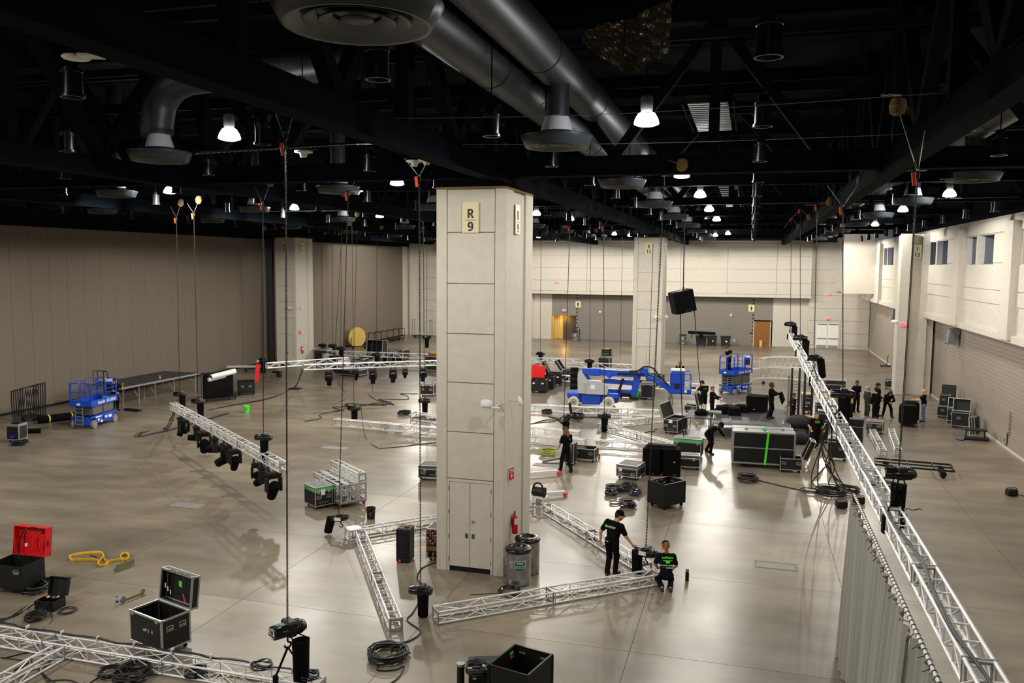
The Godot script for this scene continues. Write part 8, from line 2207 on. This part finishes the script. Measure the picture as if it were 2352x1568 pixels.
	# group right of the truss
	person("man in a black hooded top standing apart with hands behind him, right of the truss", Vector3(6.22, 0, -52.2), 25, {"h": 1.84, "skin": brown, "hair": Color(0.05, 0.04, 0.04), "sleeves": 1, "pose": {"elL": Vector3(0.27, 1.18, -0.12), "wrL": Vector3(0.1, 0.98, -0.17), "elR": Vector3(-0.27, 1.18, -0.12), "wrR": Vector3(-0.08, 1.0, -0.18)}})
	person("man in black beanie and jacket, back to camera, at the front of the group", Vector3(6.98, 0, -50.1), 200, {"h": 1.72, "skin": fair, "cap": M.cloth_black, "beanie": true, "sleeves": 1, "hair": Color(0.1, 0.08, 0.07), "shoes": mat(Color(0.55, 0.42, 0.2))})
	person("grey-haired person in dark green clothes in the standing group, left one", Vector3(6.6, 0, -50.5), 120, {"h": 1.74, "skin": fair, "hair": Color(0.62, 0.6, 0.57), "hairstyle": "curly", "sleeves": 1, "shirt": M.olive, "pants": M.olive, "shoes": mat(Color(0.7, 0.7, 0.68))})
	person("tall curly-haired person in black at the back of the standing group", Vector3(7.2, 0, -51.0), 60, {"h": 1.88, "skin": Color(0.58, 0.38, 0.28), "hair": Color(0.06, 0.045, 0.04), "hairstyle": "curly", "sleeves": 1, "pose": {"elR": Vector3(-0.25, 1.18, 0.1), "wrR": Vector3(-0.1, 1.06, 0.28)}})
	p = person("dark-haired person in black stooping to look at a phone, right of the standing group", Vector3(7.72, 0, -50.8), 10, {"h": 1.76, "skin": Color(0.66, 0.45, 0.35), "hair": Color(0.09, 0.06, 0.05), "hairstyle": "long", "sleeves": 1, "look": [0, 45],
		"pose": {"pel": Vector3(0, 0.9, -0.12), "wai": Vector3(0, 1.03, -0.06), "che": Vector3(0, 1.22, 0.08), "nec": Vector3(0, 1.35, 0.2), "hea": Vector3(0, 1.42, 0.32), "shL": Vector3(0.19, 1.28, 0.13), "elL": Vector3(0.27, 1.02, 0.2), "wrL": Vector3(0.06, 0.95, 0.36), "shR": Vector3(-0.19, 1.28, 0.13), "elR": Vector3(-0.27, 1.02, 0.2), "wrR": Vector3(-0.06, 0.95, 0.36), "hiL": Vector3(0.1, 0.88, -0.12), "hiR": Vector3(-0.1, 0.88, -0.12), "knL": Vector3(0.2, 0.48, -0.02), "anL": Vector3(0.26, 0.085, -0.06), "toL": Vector3(0.31, 0.035, 0.1), "knR": Vector3(-0.18, 0.48, -0.02), "anR": Vector3(-0.24, 0.085, -0.06), "toR": Vector3(-0.3, 0.035, 0.1)}})
	person("bald man in a black t-shirt and blue jeans leaning on the black loudspeakers", Vector3(9.45, 0, -50.1), -95, {"h": 1.8, "skin": fair, "hairstyle": "bald", "beard": true, "hair": Color(0.45, 0.36, 0.28), "pants": M.denim, "look": [0, 20], "curl": 0.2, "pose": {"elL": Vector3(0.22, 1.22, 0.24), "wrL": Vector3(0.14, 1.18, 0.5), "elR": Vector3(-0.25, 1.2, 0.22), "wrR": Vector3(-0.2, 1.19, 0.48), "che": Vector3(0, 1.33, 0.04)}})
	# left side and on the lifts
	person("curly-haired person in black working at the near end of the left stage platform", Vector3(-34.6, 0, -39.0), 75, {"h": 1.82, "skin": fair, "hair": Color(0.22, 0.13, 0.09), "hairstyle": "curly", "look": [0, 18], "pose": {"elL": Vector3(0.27, 1.25, 0.22), "wrL": Vector3(0.22, 1.45, 0.36), "elR": Vector3(-0.25, 1.16, 0.16), "wrR": Vector3(-0.18, 1.08, 0.4)}})
	person("man in a black t-shirt looking down from the platform of the far scissor lift", Vector3(-1.22, 1.39, -57.35), -50, {"h": 1.78, "skin": fair, "hair": Color(0.35, 0.22, 0.15), "look": [0, 35], "pose": {"che": Vector3(0, 1.32, 0.08), "nec": Vector3(0, 1.46, 0.15), "hea": Vector3(0, 1.57, 0.25), "elL": Vector3(0.26, 1.2, 0.14), "wrL": Vector3(0.22, 1.08, 0.36), "elR": Vector3(-0.26, 1.2, 0.14), "wrR": Vector3(-0.22, 1.08, 0.36)}})
	p = person("bald man with yellow harness straps standing in the boom lift basket", Vector3(-3.85, 1.1, -49.85), 0, {"h": 1.76, "skin": brown, "hairstyle": "bald", "beard": true, "hair": Color(0.1, 0.07, 0.05), "look": [0, 20], "pose": {"elL": Vector3(0.25, 1.18, 0.1), "wrL": Vector3(0.18, 1.15, 0.3), "elR": Vector3(-0.25, 1.18, 0.1), "wrR": Vector3(-0.18, 1.15, 0.3)}})
	for s: float in [-1, 1]: bar("harness_strap", Vector3(s * 0.1, 1.36, 0.125), Vector3(0.035, 0.3, 0.03), M.yellow, p, 0.005)

# ---------------------------------------------------------------- bins, buckets, cables and small things
func trash_can(label: String, at: Vector3, sign_: bool, k := 1.0):
	var t := thing("trash_can", label, "trash can", at)
	var st := S()
	lathe(st, [Vector2(0, 0.02), Vector2(0.33, 0.02), Vector2(0.335, 0.04), Vector2(0.335, 0.93), Vector2(0, 0.93)], 40, Transform3D.IDENTITY.scaled(Vector3.ONE * k), Vector2.ONE, 10)
	obj("drum", st, M.perf, t)
	for y: float in [0.07, 0.5, 0.62]:
		st = S()
		lathe(st, [Vector2(0.337, y), Vector2(0.339, y + 0.01), Vector2(0.339, y + 0.11), Vector2(0.337, y + 0.12)], 40, Transform3D.IDENTITY.scaled(Vector3.ONE * k))
		obj("plain_band", st, M.stainless, t)
	st = S()
	lathe(st, [Vector2(0.35, 0.9), Vector2(0.36, 0.92), Vector2(0.355, 0.97), Vector2(0.3, 1.0), Vector2(0.18, 1.02), Vector2(0.165, 1.0), Vector2(0.16, 0.9), Vector2(0, 0.9)], 36, Transform3D.IDENTITY.scaled(Vector3.ONE * k))
	obj("lid", st, M.black_gloss, t)
	rod("base_ring", Vector3.ZERO, Vector3(0, 0.03, 0), 0.325, M.black, t, 30)
	if sign_:
		var pl := bar("sign", Vector3(0.13, 0.58, 0.318), Vector3(0.27, 0.24, 0.012), M.signgreen, t, 0.003, ry(22))
		bar("sign_border", Vector3(0, 0, -0.004), Vector3(0.285, 0.255, 0.008), M.paper, pl)
		text("lettering", "TRASH", 0.06, M.white, pl, Transform3D(Basis.IDENTITY, Vector3(0, 0.075, 0.007)))
		for i in 3: bar("symbol", Vector3(-0.085 + 0.085 * i, -0.03, 0.007), Vector3(0.05, 0.075, 0.004), M.white, pl, 0.001)
		for i in 3: bar("symbol_core", Vector3(-0.085 + 0.085 * i, -0.03, 0.0095), Vector3(0.03, 0.05, 0.004), M.signgreen, pl, 0.001)

func bucket(label: String, at: Vector3, m: Material):
	var t := thing("bucket", label, "bucket", at)
	var st := S()
	lathe(st, [Vector2(0, 0), Vector2(0.128, 0), Vector2(0.15, 0.3), Vector2(0.158, 0.3), Vector2(0.158, 0.33), Vector2(0.162, 0.33), Vector2(0.162, 0.37), Vector2(0.15, 0.37), Vector2(0.142, 0.3), Vector2(0.12, 0.02), Vector2(0, 0.02)], 24, Transform3D.IDENTITY, Vector2.ONE, 10)
	obj("pail", st, m, t)
	st = S()
	path(st, smooth_path([Vector3(-0.16, 0.33, 0), Vector3(-0.13, 0.26, 0.14), Vector3(0, 0.2, 0.18), Vector3(0.13, 0.26, 0.14), Vector3(0.16, 0.33, 0)]), 0.005, 5)
	obj("bail", st, M.grey, t)
	bar("mark", Vector3(0.05, 0.18, 0.133), Vector3(0.03, 0.12, 0.012), M.ink if m == M.neon else M.grey, t)

func clutter():
	M.perf = mat(Color(0.60, 0.59, 0.57), 0.34, 0.85)
	M.perf.normal_enabled = true
	M.perf.normal_texture = noise_tex(31, 0.2, Color.BLACK, Color.WHITE, 256, 1)
	M.perf.normal_texture.as_normal_map = true
	M.perf.uv1_triplanar = true
	M.perf.uv1_scale = Vector3.ONE * 3
	trash_can("steel mesh trash can with a green sign at the column's front right corner", Vector3(-5.724, 0, -20.867), true)
	trash_can("second steel mesh trash can behind the signed one by the column", Vector3(-5.702, 0, -21.739), false)
	trash_can("steel trash can beside the gold washroom lobby at the far wall", Vector3(-18.679, 0, -91.087), false, 1.1)
	trash_can("steel trash can at the far wall left of the black draped roll", Vector3(-6.83, 0, -91.255), false, 1.1)
	bucket("neon green bucket alone on the floor behind the left hanging truss", Vector3(-27.315, 0, -40.902), M.neon)
	bucket("black bucket on the floor between the truss stack and the corner block", Vector3(-11.946, 0, -24.872), M.black)
	bottle("small water bottle with a blue cap on the floor left of the open case", Vector3(-14.851, 0, -16.539), M.cable_blue)
	var th := thing("thermos", "tall black flask standing alone right of the kneeling worker", "flask", Vector3(-1.388, 0, -22.366))
	rod("body", Vector3.ZERO, Vector3(0, 0.23, 0), 0.05, M.black, th, 20)
	var st := S()
	lathe(st, [Vector2(0.05, 0.23), Vector2(0.04, 0.255), Vector2(0.042, 0.26), Vector2(0.042, 0.31), Vector2(0.03, 0.32), Vector2(0, 0.32)], 18)
	obj("cap", st, M.black_gloss, th)
	bar("label", Vector3(0, 0.285, 0.042), Vector3(0.045, 0.025, 0.006), M.paper, th)
	th = thing("red_can", "small red drinks can alone on the floor right of the walking worker", "can", Vector3(-6.174, 0, -35.84))
	rod("can", Vector3.ZERO, Vector3(0, 0.19, 0), 0.05, M.red, th, 14)
	rod("rim", Vector3(0, 0.19, 0), Vector3(0, 0.2, 0), 0.044, M.trim, th, 14)
	# yellow sling and steel pieces, lower left
	th = thing("yellow_strap", "yellow webbing lifting strap looped on the floor at lower left", "strap", Vector3(-18.481, 0, -18.819))
	var o: Vector3 = th.position
	var loop := smooth_path([Vector3(-17.452, 0, -18.881), Vector3(-17.845, 0, -18.869), Vector3(-18.251, 0, -18.706), Vector3(-18.536, 0, -18.876), Vector3(-18.524, 0, -19.106), Vector3(-18.1, 0, -19.429), Vector3(-17.824, 0, -19.361), Vector3(-17.409, 0, -18.967), Vector3(-17.168, 0, -18.897)].map(func(v): return v - o), 6)
	ribbon(th, "loop", loop, 0.07, M.yellow)
	ribbon(th, "tail", smooth_path([Vector3(-17.612, 0, -19.126), Vector3(-17.419, 0, -18.747), Vector3(-17.268, 0, -18.58), Vector3(-17.107, 0, -18.63), Vector3(-17.193, 0, -18.925), Vector3(-17.082, 0, -19.069), Vector3(-16.968, 0, -19.178)].map(func(v): return v - o), 6), 0.07, M.yellow)
	for i in 3: ribbon(th, "coil", smooth_path([Vector3(-17.114, 0, -19.243), Vector3(-17.272, 0, -19.494), Vector3(-17.155, 0, -19.569), Vector3(-16.915, 0, -19.342), Vector3(-16.883, 0, -19.131), Vector3(-17.089, 0, -19.214)].map(func(v): return (v - o) * Vector3(1, 1, 1) + Vector3(0.02 * i, 0.02 * i, 0.015 * i)), 5), 0.05, M.yellow)
	bar("black_print", (Vector3(-17.901, 0, -19.111) - o) + Vector3(0, 0.05, 0.03), Vector3(0.3, 0.03, 0.01), M.ink, th, 0, ry(-12))
	for e: Array in [[Vector3(-16.52, 0, -18.395), Vector3(-16.407, 0, -18.989), "upright galvanised steel bracket bar on the floor below the yellow strap", 0.17], [Vector3(-14.834, 0, -16.684), Vector3(-14.69, 0, -17.306), "galvanised steel channel with end lugs lying beside the water bottle", 0.06]]:
		th = thing("steel_bracket", e[2], "bracket", e[0])
		var d: Vector3 = e[1] - e[0]
		var q := Basis(d.normalized(), Vector3.UP, d.normalized().cross(Vector3.UP))
		var gm := mat(Color(0.55, 0.54, 0.42), 0.4, 0.5)
		bar("web", d / 2 + Vector3(0, e[3] / 2 + 0.01, 0), Vector3(d.length(), e[3], 0.012), gm, th, 0.002, q)
		bar("flange", d / 2 + Vector3(0, 0.012, 0) + q * Vector3(0, 0, 0.05), Vector3(d.length(), 0.012, 0.1), gm, th, 0.002, q)
		for u: float in [0.06, 0.94]:
			if e[3] < 0.1: rod("lug", d * u + q * Vector3(0, 0.1, -0.01), d * u + q * Vector3(0, 0.1, 0.02), 0.06, gm, th, 12)
			else: bar("bolt_plate", d * u + q * Vector3(0, 0.1, -0.012), Vector3(0.05, 0.06, 0.012), M.paper, th, 0, q)
		rod("pipe_end", Vector3(0, 0.06, 0), d * -0.06 + Vector3(0, 0.06, 0), 0.035, M.grey, th, 10)
	# cable coils
	coil("big black cable coil with a loose tail at the bottom centre", Vector3(-7.311, 0, -15.987), 0.46, 13, 0.016)
	cable("black cable running from the coil past the floor hoist to the socket rack", [Vector3(-7.28, 0, -16.146), Vector3(-7.371, 0, -16.467), Vector3(-7.118, 0, -16.86), Vector3(-7.091, 0, -17.338), Vector3(-7.623, 0, -17.795), Vector3(-7.668, 0, -18.304), Vector3(-7.96, 0, -19.739), Vector3(-8.4, 0, -20.301), Vector3(-8.571, 0, -21.095), Vector3(-8.348, 0, -21.629)], 0.016)
	cable("loose cable tail curling from the big coil toward the bottom edge", [Vector3(-7.315, 0, -15.553), Vector3(-7.235, 0, -15.339), Vector3(-6.913, 0, -15.437), Vector3(-6.773, 0, -15.638), Vector3(-6.703, 0, -15.117), Vector3(-6.874, 0, -14.607)], 0.016)
	coil("black coil beside the small open waterproof case at lower left", Vector3(-16.1, 0, -15.305), 0.24, 10, 0.013)
	coil("thin loose wire coil right of the small waterproof case", Vector3(-15.714, 0, -15.867), 0.22, 7, 0.006)
	coil("black bundle of flat cables behind the small waterproof case", Vector3(-17.41, 0, -16.588), 0.28, 5, 0.03)
	coil("black padded strap bundle behind the waterproof case lid", Vector3(-17.399, 0, -16.894), 0.2, 4, 0.032)
	for i in 5: cable("black lead trailing from the waterproof case to the left edge, %s from the back" % ["first", "second", "third", "fourth", "fifth"][i], [Vector3(-16.472, 0.2, -15.655), Vector3(-16.796, 0, -15.778), Vector3(-16.731, 0, -15.449), Vector3(-16.77, 0, -15.177), Vector3(-17.015, 0, -14.923)].map(func(v): return v + Vector3(0.06 * sin(i * 2.0), 0, 0.16 * i * (0.4 + 0.1 * i))), 0.011)
	cable("black leads looping under the foreground truss at the lower left", squiggle(Vector3(-15.14, 0, -13.546), Vector3(-12.382, 0, -13.249), 9, 0.5, 4), 0.014, {"strands": 2, "spread": 0.3})
	coil("large black cable coil under the foreground truss", Vector3(-11.905, 0, -13.616), 0.38, 10, 0.018, {"plugs": 2})
	coil("second black coil under the foreground truss, left of the large one", Vector3(-12.435, 0, -13.608), 0.26, 7, 0.014)
	coil("black plug cluster under the foreground truss at right", Vector3(-10.72, 0, -14.051), 0.22, 6, 0.02, {"plugs": 4})
	cable("thin cable drooping from the foreground truss over the floor at lower left", [Vector3(-16.094, 0, -15.724), Vector3(-15.649, 0, -15.341), Vector3(-15.464, 0, -14.903), Vector3(-14.793, 0.3, -13.96)], 0.012)
	coil("black and blue cable pile by the rack at the left edge", Vector3(-32.212, 0, -30.252), 0.32, 6, 0.024)
	coil("blue cable in the pile by the rack at the left edge", Vector3(-32.4, 0, -30.191), 0.22, 4, 0.024, {"mat": M.cable_blue})
	coil("black leads heaped behind the front truss beside the trash cans", Vector3(-5.757, 0, -20.142), 0.32, 7, 0.012, {"plugs": 5})
	cable("thin lead with a white plug trailing left behind the front truss", [Vector3(-5.873, 0, -20.136), Vector3(-6.271, 0, -19.894), Vector3(-6.683, 0, -19.708)], 0.009)
	for e: Array in [[Vector3(-4.7, 0, -30.789), 0.36, 9, "left one of the upper coil group right of centre"], [Vector3(-4.206, 0, -31.269), 0.34, 10, "upper right of the coil group right of centre"], [Vector3(-4.729, 0, -30.152), 0.26, 7, "lower left of the coil group right of centre"], [Vector3(-4.224, 0, -30.813), 0.3, 8, "middle of the coil group right of centre"], [Vector3(-3.885, 0, -30.606), 0.26, 5, "thin, right of the coil group right of centre"], [Vector3(-3.892, 0, -30.295), 0.22, 4, "thin, lowest right of the coil group right of centre"]]:
		coil("black cable coil on the floor, " + e[3], e[0], e[1], e[2], 0.016, {"plugs": 3})
	coil("small single cable ring with a blue plug below the coil group", Vector3(-4.427, 0, -29.062), 0.19, 2, 0.014)
	coil("tangled heap of black plugs and leads below the coil group", Vector3(-3.94, 0, -28.821), 0.3, 9, 0.02, {"plugs": 9})
	coil("single cable loop beside the tangled heap of plugs below the coil group", Vector3(-3.756, 0, -28.824), 0.16, 3, 0.018)
	coil("yellow-green rope heap by the long-haired worker's feet", Vector3(-8.495, 0, -35.797), 0.4, 5, 0.03, {"mat": mat(Color(0.62, 0.66, 0.3), 0.8)})
	cable("black lead curling on the floor left of the long-haired worker", [Vector3(-7.825, 0, -35.219), Vector3(-8.151, 0, -34.686), Vector3(-8.363, 0, -34.282), Vector3(-8.147, 0, -34.187), Vector3(-7.63, 0, -34.353)], 0.02)
	cable("long loops of black cable on the floor left of the column", squiggle(Vector3(-22.748, 0, -39.37), Vector3(-22.415, 0, -43.762), 4, 0.7, 3) + squiggle(Vector3(-21.584, 0, -46.153), Vector3(-20.633, 0, -50.09), 7, 1.2, 8), 0.022)
	cable("second run of looped black cable on the floor left of the column", squiggle(Vector3(-22.772, 0, -42.574), Vector3(-20.958, 0, -46.365), 9, 1.4, 12), 0.022, {"strands": 2, "spread": 0.5})
	cable("cable hanging from the middle-distance truss and snaking over the floor", [Vector3(-20.894, 2.4, -44.002), Vector3(-22.548, 1, -47.342), Vector3(-24, 0, -50.317), Vector3(-23.676, 0, -49.049), Vector3(-22.822, 0, -47.841), Vector3(-21.981, 0, -46.877), Vector3(-21.025, 0, -46.512)], 0.018)
	cable("thin cable hanging by the moving lights and looping on the floor", [Vector3(-22.85, 2.4, -43.305), Vector3(-24.537, 1, -46.651), Vector3(-25.031, 0, -48.585), Vector3(-24.193, 0, -47.011), Vector3(-23.855, 0, -44.882), Vector3(-23.466, 0, -43.879), Vector3(-22.185, 0, -42.771)], 0.015)
	cable("cable drooping from the floor truss hoist to the column", [Vector3(-18.288, 1.4, -37.095), Vector3(-18.831, 0.5, -38.284), Vector3(-17.826, 0, -36.602), Vector3(-16.505, 0, -34.882), Vector3(-15.854, 0, -34.804), Vector3(-14.143, 0, -36.651)], 0.018)
	coil("flat black mat and coil on the floor left of the tangled truss", Vector3(-18.491, 0, -42.839), 0.4, 6, 0.03)
	cable("looped leads over the tangled truss end left of the column", squiggle(Vector3(-16.678, 0.45, -40.182), Vector3(-15.382, 0.4, -39.861), 14, 0.35, 33), 0.02, {"strands": 3, "spread": 0.2})
	cable("leads on the floor between the two trusses right of the column", squiggle(Vector3(-10.936, 0, -42.386), Vector3(-7.651, 0, -46.175), 8, 0.9, 9), 0.022, {"strands": 2, "spread": 0.5})
	cable("lead running from the open green-edged case to the truss vee", squiggle(Vector3(-4.93, 0, -41.95), Vector3(-4.417, 0, -43.3), 4, 0.25, 2), 0.02)
	coil("black cable coil by the grey floor pad right of the trunk", Vector3(0.163, 0, -33.811), 0.42, 9, 0.02)
	th = thing("floor_pad", "grey square junction pad on the floor right of the open trunk", "box", Vector3(0.144, 0, -34.594), 3)
	bar("pad", Vector3(0, 0.05, 0), Vector3(0.42, 0.1, 0.36), M.grey, th, 0.01)
	bar("lid_seam", Vector3(0, 0.102, 0), Vector3(0.3, 0.006, 0.24), M.alu_dull, th)
	cable("black cable from the floor pad coil across to the long truss", [Vector3(0.563, 0, -33.939), Vector3(1.496, 0, -33.281), Vector3(2.268, 0, -32.875), Vector3(2.658, 0, -32.871), Vector3(3.102, 0, -32.636), Vector3(3.659, 0, -32.875)], 0.022)
	coil("single ring of cable on the floor left of the drop under the long truss", Vector3(2.424, 0, -32.861), 0.42, 2, 0.018)
	coil("black cable heap on the floor under the drop from the long truss", Vector3(3.16, 0, -32.779), 0.6, 9, 0.02)
	coil("second black cable heap under the long truss, nearer the power box", Vector3(3.785, 0, -33.357), 0.5, 6, 0.02)
	cable("bunch of black cables dropping from the long truss to the floor heap", [Vector3(2.5, 4.0, -26.5), Vector3(2.6, 3.2, -27.2), Vector3(2.9, 2.0, -29.0), Vector3(3.297, 0.6, -31.725), Vector3(3.785, 0, -33.357)], 0.02, {"strands": 6, "spread": 0.35})
	cable("cable bunch falling left from the long truss to the floor heap", [Vector3(2.5, 4.0, -26.5), Vector3(2.55, 2.6, -27.6), Vector3(2.5, 1.0, -30.0), Vector3(3.171, 0, -32.908)], 0.02, {"strands": 3, "spread": 0.3})
	for e: Array in [[Vector3(3.351, 0, -30.954), "by the cable heap left of the truss"], [Vector3(4.014, 0, -31.729), "behind the long truss by the cable heap"], [Vector3(9.68, 0, -34.598), "alone near the right edge of the floor"]]:
		th = thing("floor_light", "small black boxy flood fixture on the floor, " + e[1], "stage light", e[0], 15)
		bar("body", Vector3(0, 0.13, 0), Vector3(0.38, 0.24, 0.26), M.black, th, 0.03)
		bar("face", Vector3(0, 0.13, 0.132), Vector3(0.3, 0.16, 0.01), M.black_gloss, th, 0.005)
		st = S()
		path(st, smooth_path([Vector3(-0.19, 0.15, 0), Vector3(-0.17, 0.29, 0), Vector3(0, 0.31, 0), Vector3(0.17, 0.29, 0), Vector3(0.19, 0.15, 0)]), 0.014, 6)
		obj("bail", st, M.black, th)
	cable("black lead from the lone flood fixture to the right edge", [Vector3(9.944, 0, -34.931), Vector3(10.029, 0, -34.708), Vector3(10.21, 0, -34.581)], 0.014)
	cable("thin loops of wire on the floor right of the curtain top", squiggle(Vector3(5.268, 0, -31.615), Vector3(6.063, 0, -31.479), 7, 0.4, 6), 0.012)
	coil("dark cable loops on the floor behind the near hoist, right of the truss", Vector3(5.274, 0, -34.483), 0.55, 5, 0.02)
	coil("dark cable ring on the floor below the flat dolly by the truss", Vector3(5.121, 0, -35.324), 0.3, 4, 0.022)
	th = thing("music_stand", "thin black stand by the washroom lobby trash can at the far wall", "stand", Vector3(-18.174, 0, -91.28))
	rod("pole", Vector3.ZERO, Vector3(0, 1.1, 0), 0.03, M.black, th)
	bar("head", Vector3(0, 1.05, 0), Vector3(0.08, 0.6, 0.1), M.black, th, 0.01)
	for i in 3: rod("foot", Vector3(0, 0.15, 0), Vector3(0.3 * cos(i * 2.1), 0.01, 0.3 * sin(i * 2.1)), 0.015, M.black, th, 5)
	th = thing("wet_floor_sign", "yellow folding floor sign standing before the brown door", "sign", Vector3(1.262, 0, -92.766) + Vector3(0, 0, 0.4), 0)
	for s: float in [-1, 1]: bar("leaf", Vector3(0, 0.32, s * 0.1), Vector3(0.3, 0.65, 0.02), M.brown if s < 0 else M.gold, th, 0.005, Basis(Vector3.RIGHT, -0.25 * s))
	th = thing("broken_stand", "broken black stand lying on the far floor by the right wall", "stand", Vector3(11.445, 0, -77.051), 0)
	rod("bar", Vector3(-0.5, 0.08, 0), Vector3(0.6, 0.08, 0.1), 0.06, M.black, th)
	rod("pole", Vector3(0, 0.1, 0), Vector3(0.1, 1.0, 0), 0.03, M.black, th)
	th = thing("folded_light", "small black fixture lying on the far floor left of the chain", "stage light", Vector3(-33.6, 0, -54.473), 0)
	bar("base", Vector3(-0.1, 0.35, 0), Vector3(0.7, 0.15, 0.4), M.black, th, 0.04)
	bar("head", Vector3(0.1, 0.15, 0.1), Vector3(0.4, 0.3, 0.3), M.black, th, 0.08)
	th = thing("desk_mat", "flat dark mat at the foot of the drop cables left of the chain", "mat", Vector3(-29.298, 0, -49.518), 0)
	bar("mat", Vector3(0, 0.03, 0), Vector3(0.75, 0.06, 0.6), M.black, th, 0.01)
	for e: Array in [[Vector3(12.107, 0, -54.586) , 0], [Vector3(13.205, 0, -49.49), 1]]:
		pass
	th = thing("wall_outlet", "grey outlet box low on the far block wall right of the bins", "outlet", Vector3(-1.502, 0.485, -92.6), 0)
	bar("box", Vector3.ZERO, Vector3(0.28, 0.24, 0.06), M.paper, th, 0.01)
	bar("cover", Vector3(0, 0, 0.034), Vector3(0.2, 0.16, 0.01), M.grey, th, 0.004)
	th = thing("wall_stencil", "vertical black stencilled lettering on the right block wall", "lettering", Vector3(11.86, 1.222, -43.326), -90)
	for i in 9: bar("letter_stroke", Vector3(0.03 * (i % 2), 0.55 - 0.13 * i, 0.01), Vector3(0.14, 0.07, 0.008), M.ink, th)
	th = thing("wall_panel", "grey outlet panel low on the right block wall under the stencil", "outlet", Vector3(11.84, 0.494, -43.86), -90)
	bar("panel", Vector3.ZERO, Vector3(0.5, 0.6, 0.04), M.block, th, 0.005)
	bar("outlet", Vector3(0, -0.1, 0.025), Vector3(0.1, 0.14, 0.02), M.ink, th)

func ribbon(t: Node3D, called: String, pts: Array, w: float, m: Material):
	var st := S()
	st.set_smooth_group(1)
	for i in pts.size() - 1:
		var a: Vector3 = pts[i]
		var b: Vector3 = pts[i + 1]
		var u := Vector3(0, w, 0)
		var s: Vector3 = (b - a).cross(Vector3.UP).normalized() * 0.012
		quad(st, a + s, b + s, b + s + u, a + s + u)
		quad(st, b - s, a - s, a - s + u, b - s + u)
		quad(st, a + s + u, b + s + u, b - s + u, a - s + u)
	obj(called, st, m, t)

func _ready():
	rng.seed = 20240611
	var cam := Camera3D.new()
	cam.name = "camera"
	cam.transform = Transform3D(Basis(Vector3(0.961455, 0.008074, -0.274845), Vector3(-0.033133, 0.995687, -0.086655), Vector3(0.27296, 0.092421, 0.957576)), Vector3(0, 8.5, 0))
	cam.fov = 44.563
	cam.near = 0.1
	cam.far = 300.0
	cam.current = true
	add_child(cam)
	var env := Environment.new()
	env.background_mode = Environment.BG_COLOR
	env.background_color = Color(0.55, 0.66, 0.85)
	env.background_energy_multiplier = 1.5
	env.ambient_light_source = Environment.AMBIENT_SOURCE_DISABLED
	env.tonemap_mode = Environment.TONE_MAPPER_LINEAR
	env.tonemap_exposure = 1.3
	env.sdfgi_enabled = true
	env.ssao_enabled = true
	env.ssil_enabled = true
	var we := WorldEnvironment.new()
	we.name = "environment"
	we.environment = env
	add_child(we)
	materials()
	room()
	ceiling_steel()
	lamps()
	rigging()
	machines()
	cases()
	people()
	clutter()
